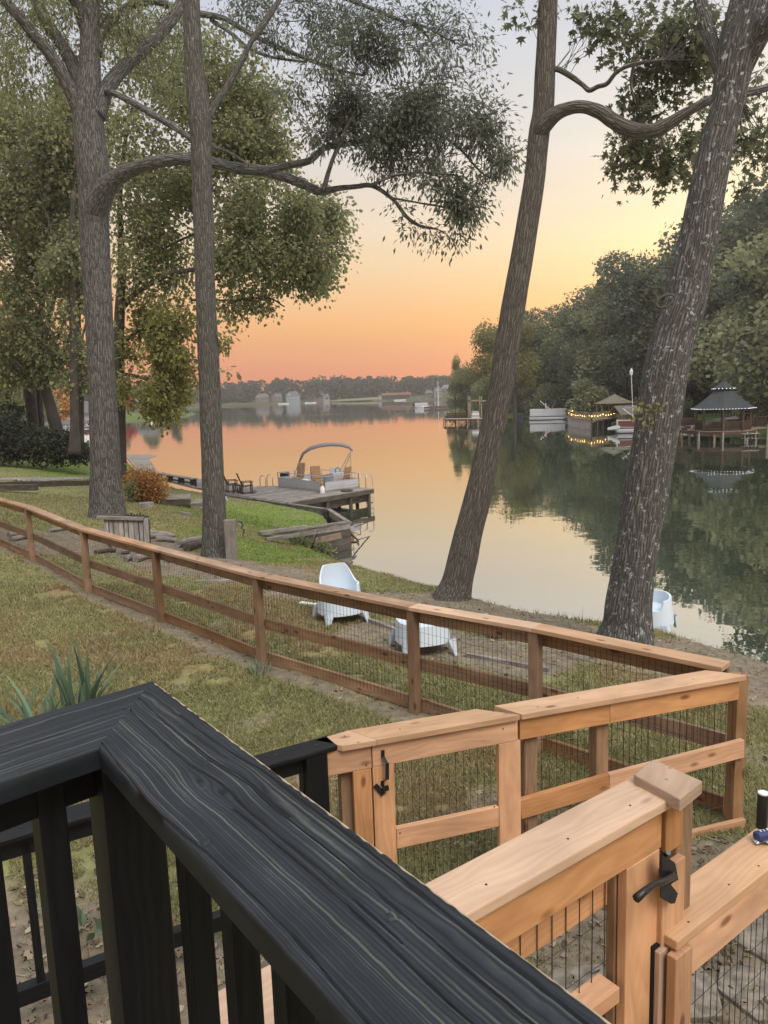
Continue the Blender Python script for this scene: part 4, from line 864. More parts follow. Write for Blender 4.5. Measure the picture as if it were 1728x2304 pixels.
# --- tree 1: the big forked oak left of the walkway
p1 = atg(245, 1166, 2.5); Y1 = p1[1]
t1, q1, _ = tree_thing('oak_tree', 'massive forked oak with a long horizontal limb, behind the leaning slatted pallet', [(243, 1215, 128), (243, 1185, 100), (242, 1150, 80), (240, 1120, 72), (238, 1050, 66), (234, 950, 62), (230, 850, 59), (223, 720, 59), (216, 600, 61), (213, 500, 65), (212, 400, 70), (200, 300, 68), (197, 230, 60), (201, 150, 48), (203, 60, 42), (206, -60, 38), (210, -220, 34)], Y1, 'bark1')
L1 = limb_ob(t1, [([(190, 270, 40), (160, 205, 32), (118, 130, 27), (80, 85, 25), (50, 45, 23), (5, -5, 22), (-60, -80, 20)], (Y1, Y1 - 1.5)),
    ([(195, 245, 40), (178, 180, 32), (150, 120, 28), (118, 70, 27), (90, 20, 27), (70, -40, 25)], (Y1, Y1 + 1)),
    ([(215, 260, 44), (240, 200, 34), (285, 145, 30), (340, 95, 27), (385, 45, 26), (415, -10, 25), (440, -90, 22)], (Y1, Y1 + 1.5)),
    ([(212, 120, 34), (228, 72, 22), (262, 35, 19), (300, 10, 18), (350, 2, 17), (400, 22, 16)], (Y1, Y1 + 2)),
    ([(190, 60, 28), (175, 15, 22), (150, -20, 20), (120, -80, 18)], (Y1, Y1 - 1)),
    ([(240, 205, 14), (262, 212, 14), (300, 232, 15), (345, 258, 15), (390, 285, 14), (432, 312, 11), (480, 330, 8), (525, 348, 6), (560, 372, 5)], (Y1, Y1 - 2.5)),
    ([(205, 500, 50), (222, 455, 54), (242, 420, 46), (265, 398, 36), (300, 380, 30), (350, 365, 27), (410, 357, 26), (470, 364, 25), (530, 378, 24), (590, 384, 24), (640, 398, 21), (690, 418, 19), (722, 431, 18), (760, 424, 13), (800, 420, 11), (833, 417, 11), (860, 430, 9), (890, 455, 8), (915, 488, 8), (945, 508, 7), (985, 516, 4)], (Y1, Y1 - 5)),
    ([(590, 384, 20), (640, 374, 16), (690, 364, 16), (708, 352, 15), (725, 336, 13), (748, 328, 13), (790, 322, 12), (830, 310, 12), (860, 285, 10), (880, 265, 7), (930, 225, 5), (985, 190, 4)], (Y1 - 3.4, Y1 - 4)),
    ([(728, 428, 12), (740, 385, 10), (752, 350, 9), (768, 320, 9), (780, 285, 7), (800, 250, 5)], (Y1 - 4.2, Y1 - 4.6)),
    ([(870, 280, 8), (930, 275, 7), (985, 300, 7), (1030, 330, 6), (1080, 385, 4), (1120, 410, 3)], (Y1 - 4, Y1 - 5)),
    ([(830, 418, 7), (860, 405, 6), (900, 392, 6), (960, 388, 5), (1030, 395, 4)], (Y1 - 4.8, Y1 - 5.4)),
    ([(880, 445, 5), (940, 456, 4), (1010, 470, 4), (1060, 500, 3)], (Y1 - 4.8, Y1 - 5.2)),
    ([(440, 30, 14), (500, 40, 12), (540, 62, 11), (580, 85, 11), (640, 112, 10), (690, 132, 9), (750, 155, 7), (820, 170, 5)], (Y1 - 1, Y1 - 3)),
    ([(475, 45, 9), (520, 75, 8), (560, 108, 7), (610, 128, 6), (690, 140, 5)], (Y1 - 1, Y1 - 3)),
    ([(700, -30, 9), (800, 5, 9), (850, 25, 8), (900, 45, 7), (960, 62, 5), (1010, 90, 4)], (Y1 - 3, Y1 - 4)),
    ([(920, 50, 5), (960, 80, 5), (990, 130, 3)], (Y1 - 3.5, Y1 - 4))], 'bark1')
Yb = Y1 - 4.3
foliage('crown', t1, [(880, 120, 140, 110, Yb, 1.0, 1.2), (780, 180, 130, 100, Yb, 1.0, 1.1), (980, 200, 135, 110, Yb, 1.0, 1.2), (850, 260, 130, 70, Yb, 1.3, 1.3), (1030, 290, 110, 75, Yb - .4, 1.2, 1.0), (920, 330, 150, 55, Yb, 1.2, 1.1), (745, 275, 75, 45, Yb, .8, .5),
     (1100, 340, 75, 75, Yb - .5, .9, .6), (1010, 415, 120, 38, Yb - .6, .8, .5), (960, 470, 80, 45, Yb - .6, .8, .4), (1050, 490, 45, 50, Yb - .6, .6, .35), (1010, 530, 60, 15, Yb - .6, .5, .1), (720, 60, 120, 70, Yb + 1, 1.5, .8), (1000, 60, 90, 60, Yb + 1, 1.2, .4), (600, 40, 100, 55, Yb + 1, 1.4, .6), (1085, 80, 22, 40, Yb, .6, .08), (650, 210, 40, 30, Yb, .6, .08)],
    2150, 11, .125, T_LANCE, M['leaf_dark'], .19, .45, limbs=L1[6:], twigs=.7, seed=3, thr=.585, nsc=1.15, twig_r=.005)
foliage('crown', t1, [(110, 60, 160, 110, Y1 + 1, 3, 1.5), (330, 90, 130, 110, Y1 + 2, 3, 1.1), (60, 180, 120, 60, Y1 + 1, 3, .6), (250, 20, 150, 60, Y1 + 2, 3, .8)], 900, 15, .14, T_LANCE, M['leaf_oak'], .2, .6, limbs=L1[:6], twigs=.3, seed=9, thr=.45)
# --- tree 2: slimmer trunk with the short post at its foot
p2 = atg(485, 1252, 2.65); Y2 = p2[1]
t2, q2, _ = tree_thing('tall_tree', 'straight grey trunk with a wooden post at its foot, right of the slatted pallet', [(487, 1290, 96), (486, 1258, 74), (484, 1220, 60), (482, 1140, 52), (478, 1040, 49), (473, 900, 48), (468, 780, 47), (464, 700, 46), (461, 620, 45), (459, 540, 45), (455, 420, 45), (453, 330, 46), (449, 260, 50), (440, 180, 44), (434, 100, 40), (430, 0, 38), (425, -140, 34), (420, -300, 30)], Y2, 'bark2', 48, 22)
L2 = limb_ob(t2, [([(452, 300, 30), (475, 250, 18), (505, 205, 15), (535, 155, 13), (565, 95, 12), (585, 65, 14), (610, 30, 12), (640, -20, 10), (700, -120, 8)], (Y2, Y2 + .6))], 'bark2', 14)
foliage('sprig', t2, [(505, 745, 9, 25, Y2, .2, 1), (515, 830, 10, 14, Y2, .2, .5), (560, 115, 22, 20, Y2 + .4, .3, .6)], 9, 6, .10, T_OAK, M['leaf_oak'], .10, .3, limbs=[q2], twigs=.9, seed=5, thr=.2, twig_r=.003)
# --- tree 3: slim leaning trunk in the middle
p3 = atg(1022, 1345, 2.75); Y3 = p3[1]
t3, q3, _ = tree_thing('leaning_tree', 'slim trunk leaning right on the bare bank in the middle', [(1012, 1380, 118), (1018, 1350, 92), (1029, 1310, 70), (1043, 1250, 66), (1055, 1195, 62), (1072, 1130, 60), (1098, 1010, 56), (1122, 900, 55), (1140, 790, 55), (1155, 690, 54), (1171, 600, 51), (1184, 520, 49), (1197, 440, 48), (1204, 390, 47), (1213, 300, 46), (1222, 250, 47), (1226, 160, 45), (1231, 60, 43), (1235, -60, 41), (1240, -220, 38)], Y3, 'bark3', 44, 22, .04)
L3 = limb_ob(t3, [([(1206, 320, 30), (1220, 285, 40), (1245, 260, 36), (1275, 245, 28), (1310, 240, 26), (1345, 250, 30), (1380, 272, 32), (1415, 290, 34), (1450, 296, 32), (1480, 292, 32), (1515, 272, 26), (1550, 250, 22), (1600, 225, 18), (1660, 212, 14)], (Y3, Y3 - 1.2)),
    ([(1235, 165, 12), (1252, 155, 12), (1285, 172, 12), (1310, 190, 10), (1326, 203, 11), (1345, 195, 10), (1366, 188, 10), (1385, 165, 9), (1410, 150, 8), (1450, 140, 8), (1495, 135, 6)], (Y3, Y3 - .8)),
    ([(1425, 145, 6), (1420, 190, 6), (1430, 235, 4)], (Y3 - .6, Y3 - .6))], 'bark3', 14)
Yg = Y3 + .15
foliage('crown', t3, [(1440, 175, 40, 60, Yg, .3, .5), (1480, 245, 60, 40, Yg, .35, .6), (1420, 330, 60, 45, Yg, .4, .8), (1500, 345, 70, 50, Yg, .4, .9), (1375, 385, 25, 20, Yg, .2, .12), (1490, 395, 30, 22, Yg, .2, .2), (1545, 385, 25, 20, Yg, .2, .15), (1560, 300, 40, 50, Yg, .4, .5), (1470, 90, 90, 80, Yg, .5, 1.6), (1560, 60, 90, 90, Yg, .6, 1.5), (1550, 150, 60, 60, Yg, .5, .9), (1620, 200, 40, 80, Yg + .5, .5, .4), (1390, 95, 30, 30, Yg, .2, .25),
     (1340, 25, 90, 25, Yg, .3, .5), (1180, 15, 45, 20, Yg, .25, .15), (1345, 60, 25, 30, Yg, .2, .15), (1690, 250, 60, 110, Yg + .6, .7, 1.0), (1640, 330, 60, 60, Yg + .8, .7, .6), (1700, 380, 50, 60, Yg + .8, .7, .5)],
    560, 8, .075, T_STAR, M['leaf_gum'], .13, .45, limbs=L3, twigs=.55, seed=21, thr=.47, nsc=1.9, twig_r=.0035)
# --- tree 4: thick leaning trunk on the right, spotted with lichen
p4 = atg(1405, 1452, 2.8); Y4 = p4[1]
t4, q4, _ = tree_thing('leaning_tree', 'thick lichen-spotted trunk leaning right, nearest the fence corner', [(1399, 1495, 178), (1403, 1460, 142), (1411, 1410, 112), (1414, 1360, 102), (1424, 1300, 97), (1434, 1230, 96), (1446, 1150, 97), (1458, 1080, 97), (1476, 970, 97), (1488, 890, 98), (1505, 800, 97), (1522, 740, 92), (1542, 680, 90), (1556, 610, 86), (1571, 540, 84), (1585, 460, 80), (1600, 380, 76), (1616, 310, 72), (1632, 250, 70), (1646, 180, 76), (1660, 110, 88), (1680, 40, 92), (1700, -40, 90), (1740, -200, 84)], Y4, 'bark4', 60, 22, .05)
L4 = limb_ob(t4, [([(1640, 190, 50), (1610, 120, 34), (1590, 60, 30), (1575, 0, 28), (1560, -80, 24)], (Y4, Y4 + .5)), ([(1625, 215, 20), (1660, 212, 19), (1700, 205, 18), (1760, 185, 14)], (Y4, Y4 + .3)), ([(1665, 150, 60), (1705, 90, 44), (1735, 40, 40), (1780, -40, 36)], (Y4, Y4 - .5)), ([(1600, 370, 20), (1625, 345, 12), (1660, 330, 6)], (Y4, Y4 + .4))], 'bark4', 14)
mb = MB(); rr_ = []
for k in range(17):
    a = 2 * math.pi * k / 16; c = aty(1496, 678, Y4 - .28); rr_.append(c + np.array([math.cos(a) * .105 - .0, -.02, math.sin(a) * .068 + math.cos(a) * .03]))
mb.tube(rr_, .014, 8, False); ob('healed_scar', mb, M['bark2'], t4, smooth=True)
mb = MB(); 
foliage('sprig', t4, [(1455, 915, 20, 22, Y4 - .3, .12, 1), (1462, 945, 10, 12, Y4 - .3, .1, .5)], 10, 6, .045, T_OAK, M['leaf_yellowish'], .045, .5, limbs=[q4], twigs=.4, seed=5, thr=.1, twig_r=.002)
# --- tree 5 behind tree 1, broad crown over the water
Y5 = 36.0
t5, q5, _ = tree_thing('broad_tree', 'broad-crowned oak just behind the massive forked oak, hanging over the water', [(270, 1085, 30), (271, 1020, 26), (270, 930, 24), (268, 840, 24), (268, 760, 23), (270, 690, 22), (274, 620, 18), (272, 540, 14), (270, 440, 11), (280, 330, 8), (300, 230, 6)], Y5, 'bark_far', 20, 8)
L5 = limb_ob(t5, [([(270, 700, 14), (300, 665, 13), (345, 635, 12), (390, 615, 11), (440, 605, 10), (500, 590, 9), (570, 560, 8), (640, 545, 6), (720, 560, 4)], (Y5, Y5 - 2)), ([(300, 665, 8), (330, 600, 7), (370, 560, 6), (430, 530, 5), (520, 500, 4)], (Y5, Y5 + 1)),
    ([(274, 610, 9), (320, 540, 8), (380, 470, 7), (430, 410, 6), (500, 330, 5), (560, 250, 4)], (Y5, Y5 + 1)), ([(270, 840, 9), (320, 850, 7), (360, 870, 5), (400, 880, 3)], (Y5, Y5 - 1)), ([(430, 675, 6), (520, 676, 5), (600, 670, 4), (640, 690, 3)], (Y5 - 1, Y5 - 2)), ([(270, 780, 8), (310, 745, 6), (360, 735, 5), (420, 760, 3)], (Y5, Y5 - 1))], 'bark_far', 8)
foliage('crown', t5, [(560, 260, 90, 110, Y5 + 1, 3, 1.6), (480, 200, 100, 130, Y5 + 1, 3, 1.6), (380, 160, 110, 110, Y5 + 1, 3, 1.2), (610, 330, 90, 60, Y5, 2.5, 1.0), (500, 340, 110, 60, Y5, 2.5, 1.1), (690, 480, 90, 60, Y5 - 1, 2.4, 1.4), (600, 470, 110, 70, Y5 - 1, 2.5, 1.4), (720, 570, 70, 60, Y5 - 1, 2, .9), (640, 590, 100, 60, Y5 - 1, 2.4, 1.3), (540, 560, 90, 90, Y5 - 1, 2.5, 1.4), (350, 480, 100, 110, Y5, 3, 1.5), (350, 600, 90, 80, Y5, 3, 1.0), (560, 690, 50, 35, Y5 - 1.5, 1.5, .25), (740, 620, 40, 40, Y5 - 1, 1.4, .3), (300, 330, 90, 90, Y5, 3, .9), (420, 400, 120, 60, Y5, 3, 1.1), (510, 690, 30, 30, Y5 - 1.5, 1, .12)],
    4300, 14, .135, T_OAK, M['leaf_oak'], .31, .3, limbs=L5, twigs=.12, seed=31, thr=.57, nsc=.8, twig_r=.010)
foliage('crown', t5, [(350, 780, 80, 60, Y5 - .5, 2.4, 1.2), (390, 720, 50, 40, Y5, 2, .5), (350, 870, 85, 45, Y5 - .5, 2.2, 1.1), (400, 840, 50, 60, Y5, 1.8, .6), (370, 930, 50, 22, Y5 - 1, 1.2, .25), (320, 700, 50, 50, Y5, 1.6, .4), (495, 770, 8, 30, Y5 - 1, .5, .05)],
    950, 13, .14, T_OAK, M['leaf_yellowish'], .22, .35, limbs=L5[3:], twigs=.15, seed=35, thr=.545, nsc=.8, twig_r=.009)
# --- the grove at the far left
grove = [([(78, 990, 26), (72, 930, 24), (66, 870, 27), (60, 800, 22), (48, 700, 18), (40, 560, 14)], 58, 'dark double trunk leftmost of the grove behind the hedge'),
         ([(95, 992, 16), (88, 900, 16), (90, 820, 15), (105, 740, 12), (130, 640, 9)], 58.8, 'dark trunk hard against the leftmost trunk of the grove'),
         ([(132, 985, 28), (118, 930, 26), (104, 880, 22), (96, 830, 18), (90, 740, 14), (100, 620, 10)], 55, 'reddish trunk leaning left in the grove behind the hedge'),
         ([(168, 1022, 28), (168, 960, 20), (167, 900, 18), (166, 800, 16), (163, 700, 15), (160, 560, 12), (165, 430, 9)], 50, 'slim upright trunk with a low stub at the right end of the hedge'),
         ([(183, 1020, 13), (183, 940, 12), (182, 860, 11), (178, 760, 10), (176, 640, 8)], 52, 'thin straight trunk just left of the massive forked oak'),
         ([(20, 940, 12), (18, 880, 12), (20, 800, 11), (25, 700, 10)], 75, 'thin pale trunk far back at the left edge')]
gsp = [[([(60, 800, 10), (20, 760, 7), (-20, 700, 5)], 58)], [([(92, 800, 9), (130, 760, 7), (150, 700, 5)], 58)], [([(100, 860, 8), (140, 810, 6), (160, 740, 4)], 55)], [([(160, 900, 9), (185, 860, 7), (215, 850, 4)], 50)], [([(180, 780, 6), (200, 700, 4)], 52)], []]
Yl = 55
gblobs = [[(40, 420, 110, 110, Yl, 4, 1.3), (20, 300, 100, 90, Yl, 4, .9), (-30, 560, 90, 120, Yl, 4, .8)], [(120, 480, 90, 110, Yl, 4, 1.2), (90, 600, 80, 80, Yl + 1, 4, .8)], [(50, 720, 90, 90, Yl, 3.5, 1.1), (100, 800, 80, 60, Yl, 3, .8), (20, 820, 60, 50, Yl, 3, .5)], [(160, 620, 60, 120, Yl - 4, 3, 1.0), (170, 820, 40, 60, Yl - 4, 2, .3), (180, 300, 70, 120, Yl - 3, 3, .8)], [(190, 420, 60, 120, Yl - 2, 3, .8), (100, 330, 90, 80, Yl - 2, 3, .8)], [(20, 860, 60, 40, 75, 4, .5), (60, 900, 70, 25, 75, 3, .3)]]
for i, ((sp, y, lb), ls, bl) in enumerate(zip(grove, gsp, gblobs)):
    t, q, _ = tree_thing('grove_tree', lb, sp, y, 'bark_far', 16, 6, .05, 'grove of trees behind the hedge')
    ll = limb_ob(t, ls, 'bark_far', 8) or [q]
    foliage('crown', t, bl, [1050, 850, 800, 700, 560, 240][i], 14, .21, T_OAK, M['leaf_oak'], .34, .3, limbs=ll + [q], twigs=.05, seed=40 + i * 7, thr=.49, nsc=.42, twig_r=.015)
# --- evergreen hedge under the grove
def bush(name, label, cat, blobs, n, size, mt, seed, stems=None):
    b0 = blobs[0]; p = aty(b0[0], b0[1] + b0[3], b0[4]); t = thing(name, label, cat, p)
    foliage('foliage', t, blobs, n, 12, size, T_OAK, M[mt], size * 1.1, 0.0, seed=seed, thr=.25, nsc=1.2)
    mb = MB(); 
    for b in blobs:
        c = aty(b[0], b[1], b[4]); bot = aty(b[0], b[1] + b[3], b[4])
        for k in range(4): mb.tube([bot + rng.normal(size=3) * .1, c + rng.normal(size=3) * .4], [.03, .01], 5)
    ob('stems', mb, M['twig'], t, kind='stuff'); return t
bush('hedge', 'dark evergreen hedge along the left lawn under the grove', 'hedge', [(20, 985, 60, 55, 53, 1.3, 1.2), (80, 1000, 60, 38, 53, 1.3, 1), (135, 1005, 45, 34, 52, 1.2, .8), (-60, 980, 60, 60, 54, 1.5, 1), (25, 925, 40, 8, 55, .8, .12)], 1700, .16, 'leaf_hedge', 61)
bush('shrub', 'low dark shrub at the right end of the hedge', 'shrub', [(178, 1018, 22, 20, 51, .8, 1)], 160, .15, 'leaf_hedge', 66)
bush('red_shrub', 'rusty orange autumn shrub between the two near left trunks', 'shrub', [(330, 1088, 34, 40, 33.5, .7, 1.2), (302, 1085, 22, 32, 33.5, .6, .6), (355, 1100, 28, 34, 33.5, .7, .9), (318, 1110, 40, 22, 33.4, .7, .6)], 420, .075, 'leaf_autumn', 71)
bush('shrub', 'small green plant beside the rusty orange shrub', 'shrub', [(293, 1105, 12, 20, 32.5, .3, 1)], 30, .08, 'leaf_oak', 74)
# ------------------------------------------------------------------ woods on the opposite shores
def crown_proto(seed, nq, sz, shape):
    r = np.random.default_rng(seed); blobs = []
    for _ in range(shape[0]):
        a = r.random() * 6.28; rad = shape[1] * r.random() ** .6; z = shape[2] + (shape[3] - shape[2]) * r.random(); k = 1 - .5 * ((z - shape[2]) / (shape[3] - shape[2])) ** 2
        blobs.append((math.cos(a) * rad * k, math.sin(a) * rad * k, z, shape[4] * (.6 + .7 * r.random())))
    per = nq // len(blobs); C = []
    for x, y, z, R in blobs:
        u = r.normal(size=(per, 3)); u /= np.linalg.norm(u, axis=1)[:, None]; q = R * (.55 + .5 * r.random(per) ** .5); C.append(np.array([x, y, z]) + u * q[:, None] * [1, 1, .75] + r.normal(size=(per, 3)) * .12 * R)
    C = np.vstack(C); D = r.normal(size=C.shape); D /= np.linalg.norm(D, axis=1)[:, None]; S = sz * (.5 + r.random(len(C))); val = np.clip(r.random(len(C)) * .5 + np.repeat(r.random(len(blobs)), per) * .5, 0, 1)
    return C, D, S, val
def proto_tree(name, label, seed, nq, sz, shape, mt, trunk_h, cat='tree', forks=4):
    t = thing(name, label, cat, (0, 0, 0), world=False)
    C, D, S, val = crown_proto(seed, nq, sz, shape); leaf_mesh('crown', C, D, S, T_CLUMP, M[mt], t, val)
    mb = MB(); r = random.Random(seed); mb.tube([(0, 0, -1), (.1, 0, trunk_h * .5), (.2, .1, trunk_h), (.2, .1, trunk_h * 1.5)], [.42, .32, .26, .12], 10)
    for k in range(forks): a = r.random() * 6.28; mb.tube([(.1, 0, trunk_h * (.6 + .4 * r.random())), (math.cos(a) * 1.6, math.sin(a) * 1.6, trunk_h * 1.4), (math.cos(a) * 3.4, math.sin(a) * 3.4, trunk_h * 2)], [.2, .13, .05], 7)
    ob('trunk', mb, M['bark_far'], t, smooth=True); return t
M['leaf_r1'] = leafmat('cove_leaf', (.17, .185, .12), hue2=(.27, .28, .15), trans=.45); M['leaf_r2'] = leafmat('cove_leaf_pale', (.15, .16, .07), hue2=(.26, .24, .09), trans=.6); M['leaf_r3'] = leafmat('cove_leaf_dark', (.125, .145, .10), trans=.45)
protos = [proto_tree('shade_tree', 'x', 101, 17000, .30, (32, 5.4, 2.5, 17, 2.5), 'leaf_r1', 5.5), proto_tree('shade_tree', 'x', 102, 17000, .30, (30, 4.6, 2.5, 19, 2.3), 'leaf_r3', 5.5),
          proto_tree('shade_tree', 'x', 103, 15000, .29, (28, 5.8, 1.8, 14, 2.4), 'leaf_r1', 4.5), proto_tree('shade_tree', 'x', 104, 6500, .28, (16, 3.6, 5, 16, 1.9), 'leaf_r2', 5)]
used = set()
def put_tree(k, px, py_base, Y, h, label, group=None, H=None, rz=None, w=1.0):
    """foot at picture column px, distance Y; h is the full height in metres"""
    p = aty(px, py_base, Y); z = (H or HR)(p[0], p[1]); base_h = [20, 21.5, 16.5, 18][k]; s = h / base_h
    o = protos[k]
    rz = rnd.random() * 6.28 if rz is None else rz
    if k not in used: used.add(k); o.location = (p[0], p[1], z); o.rotation_euler = (0, 0, rz); o.scale = (s * w, s * w, s); o['label'] = label; 
    else: o = copy_tree(o, (p[0], p[1], z), rz, (s * w, s * w, s), label)
    if group: o['group'] = group
    return o
gw = 'trees of the wood behind the cove'
lab = lambda s: s + ', on the right-hand shore'
row = [(1, 1195, 176, 24, 1.0, 'dark round tree left of the white pontoon boat'), (2, 1235, 172, 19, 1.1, 'mid green tree behind the white pontoon boat'), (0, 1275, 170, 24, 1.1, 'tall tree over the white pontoon boat'), (1, 1320, 158, 26, 1.1, 'tall dark tree behind the open pavilion'), (0, 1370, 148, 28, 1.1, 'highest dark crown left of the thick leaning trunk'),
       (1, 1420, 140, 30, 1.1, 'crown half hidden by the thick leaning trunk'), (2, 1300, 156, 15, 1.3, 'low spreading tree at the water behind the string lights'), (2, 1385, 140, 16, 1.3, 'low spreading tree over the pavilion roof'), (2, 1215, 174, 13, 1.2, 'low bushy tree by the brick house'),
       (0, 1545, 140, 32, 1.2, 'wide tree behind the driveway'), (1, 1600, 130, 33, 1.2, 'tall tree above the dark gazebo'), (0, 1665, 122, 32, 1.2, 'tall tree right of the dark gazebo'), (1, 1725, 118, 33, 1.2, 'tall tree at the right edge of the photograph'), (2, 1580, 146, 21, 1.2, 'spreading tree at the top of the driveway'), (2, 1700, 108, 18, 1.2, 'leafy tree hanging over the gazebo roof'), (0, 1480, 140, 28, 1.1, 'tall crown straight behind the thick leaning trunk'),
       (1, 1790, 92, 30, 1.2, 'tall tree beyond the right edge'), (0, 1860, 88, 30, 1.2, 'second tall tree beyond the right edge'), (1, 1345, 175, 28, 1.2, 'back row tree above the pavilion'), (0, 1440, 165, 32, 1.2, 'back row tree left of the leaning trunk top'), (1, 1640, 135, 36, 1.2, 'back row tree above the gazebo spire'), (0, 1560, 150, 35, 1.2, 'back row tree over the driveway'), (1, 1740, 125, 36, 1.2, 'back row tree at the upper right'), (1, 1255, 185, 24, 1.2, 'back row tree behind the white pontoon boat'), (0, 1200, 190, 23, 1.1, 'back row tree behind the middle leaning trunk'), (0, 1930, 95, 32, 1.3, 'third tall tree beyond the right edge')]
for k, px, Y, h, w_, l_ in row: put_tree(k, px, 940, Y, h, lab(l_), gw, w=w_)
put_tree(3, 1085, 930, 165, 23, 'thin yellow-lit tree seen either side of the middle leaning trunk', 'trees at the point of the cove', w=.9); put_tree(3, 1160, 930, 150, 23, 'airy tree just right of the middle leaning trunk', 'trees at the point of the cove', w=.9)
put_tree(1, 1130, 930, 185, 22, 'dark crown behind the middle leaning trunk', 'trees at the point of the cove'); put_tree(2, 1050, 925, 175, 12.5, 'round dark tree at the very tip of the point', 'trees at the point of the cove', w=.85); put_tree(3, 1025, 925, 178, 15, 'half bare sapling at the tip of the point', 'trees at the point of the cove', w=.5); put_tree(2, 1110, 925, 160, 11, 'low tree over the small brick house on the point', 'trees at the point of the cove', w=1.0)
# left side of the bay
gl = 'trees along the bay on the left'
for k, px, Y, h, l_ in [(1, -40, 110, 22, 'tall dark tree at the left edge beyond the hedge'), (0, 40, 125, 18, 'broad tree beyond the hedge between the left trunks'), (2, 130, 190, 15, 'spreading tree on the bank behind the boat slips'), (0, -120, 100, 22, 'tree beyond the left edge'), (1, 200, 330, 18, 'far tree seen beside the massive oak'), (2, 280, 335, 14, 'far tree left of the broad-crowned oak shore'), (0, 340, 345, 15, 'far tree on the point behind the hanging crown'), (1, 395, 350, 13, 'last far tree before the open lake')]:
    put_tree(k, px, 940, Y, h, l_, gl, H=HL)
C, D, S, val = crown_proto(201, 2600, .5, (12, 3.0, 3.5, 8.5, 1.7)); ta = thing('autumn_tree', 'orange autumn tree on the left bank behind the leaning grove trunk', 'tree', (0, 0, 0), world=False); leaf_mesh('crown', C, D, S, T_CLUMP, M['leaf_autumn'], ta, val); ob('trunk', MB().tube([(0, 0, -1), (0, 0, 6)], [.22, .1], 8), M['bark_far'], ta)
p = aty(138, 950, 150); ta.location = (p[0], p[1], HL(p[0], p[1]) + .5)
tb_ = copy_tree(ta, None, 1.0, .8, 'small crimson tree on the far left point'); p = aty(288, 935, 318); tb_.location = (p[0], p[1], max(.5, HL(p[0], p[1]))); 
for ch in tb_.children:
    if ch.name.startswith('crown'): ch.data = ch.data.copy(); ch.data.materials[0] = M['leaf_red']
# the wood on the far shore, one mass
C = []; VAL = []
r = np.random.default_rng(77)
for i in range(520):
    px = -350 + 1650 * r.random(); Y = 655 + 190 * r.random() ** .8; p = aty(px, 890, Y); h = 9 + 6 * r.random() + (Y - 655) * .03 + 2 * np.sin(px * .011) ; R = 5 + 4 * r.random(); z0 = HF(p[0], p[1])
    n = 150; u = r.normal(size=(n, 3)); u /= np.linalg.norm(u, axis=1)[:, None]; C.append(np.array([p[0], p[1], z0 + h * .55]) + u * [R, R, h * .5] * (.8 + .25 * r.random((n, 1)))); VAL.append(np.full(n, r.random() * .6) + .4 * r.random(n))
C = np.vstack(C); D = r.normal(size=C.shape); D /= np.linalg.norm(D, axis=1)[:, None]
tw = leaf_mesh('far_woods', C, D, 2.2 * (.6 + .8 * r.random(len(C))), T_CLUMP, M['leaf_hedge'], None, np.concatenate(VAL)); props(tw, kind='stuff', label='hazy wood along the far shore under the sunset')
# ------------------------------------------------------------------ garden chairs: moulded shells with a high back and four splayed legs
def shell_chair(name, label, loc, rz, group, h_back=.80, h_arm=.56, h_front=.40, wide=.84):
    t = thing(name, label, 'chair', loc, group, world=False); t.rotation_euler = (0, 0, rz); t.scale = (wide, wide, 1.0); n = 72
    def se(a, sx, sy): return (sx * math.copysign(abs(math.sin(a)) ** .8, math.sin(a)), sy * math.copysign(abs(math.cos(a)) ** .8, math.cos(a)))
    def ss(x): x = max(0, min(1, x)); return x * x * (3 - 2 * x)
    def zt(a):
        d = abs((a + math.pi) % (2 * math.pi) - math.pi)          # 0 front, pi back
        return h_front + (h_arm - h_front) * ss((d - .62) / .30) + (h_back - h_arm) * ss((d - 1.55) / 1.05)
    A = [2 * math.pi * k / n for k in range(n)]; rows = 8; mb = MB(); vv = []
    for a in A:
        for r in range(rows):
            f = r / (rows - 1); z = zt(a) * (1 - f) + .155 * f; g = (.80 - z) / .61; x, y = se(a, .30 + .075 * g, .27 + .085 * g); vv.append((x, y - .05 * max(0, z - .45), z))
    mb.add(vv, [(i * rows + j, i * rows + j + 1, (i + 1) % n * rows + j + 1, (i + 1) % n * rows + j) for i in range(n) for j in range(rows - 1)])
    vi = []
    for a in A:
        for r in range(5):
            f = r / 4; z = zt(a) * (1 - f) + .38 * f; g = (.80 - z) / .61; x, y = se(a, .275 + .06 * g, .245 + .07 * g); vi.append((x, y - .05 * max(0, z - .45), z))
    b_ = len(mb.v); mb.add(vi, [(i * 5 + j, (i + 1) % n * 5 + j, (i + 1) % n * 5 + j + 1, i * 5 + j + 1) for i in range(n) for j in range(4)])
    mb.f += [(i * rows, (i + 1) % n * rows, b_ + (i + 1) % n * 5, b_ + i * 5) for i in range(n)]
    ob('shell', mb, M['white_plastic'], t, smooth='auto')
    q = MB().prism([se(a, .325, .305) for a in A[::-1]], .362, .388); ob('seat', q, M['white_plastic'], t)
    for sx in (-1, 1):
        for sy in (-1, 1):
            def o_(x, y): return (sx * x, sy * y)
            top_ = [(.378, .21), (.381, .31), (.345, .36), (.25, .363)]; bot = [(.388, .325), (.391, .352), (.378, .372), (.348, .378)]; v = [(*o_(*p), .21) for p in top_] + [(*o_(*p), 0) for p in bot]; v += [(p[0] - sx * .012, p[1] - sy * .012, p[2]) for p in v]
            ob('leg', MB().add(v, [(0, 1, 5, 4), (1, 2, 6, 5), (2, 3, 7, 6), (8, 12, 13, 9), (9, 13, 14, 10), (10, 14, 15, 11), (0, 4, 12, 8), (3, 11, 15, 7), (4, 5, 13, 12), (5, 6, 14, 13), (6, 7, 15, 14)]), M['white_plastic'], t)
    return t
gch = 'pale plastic garden chairs by the water'
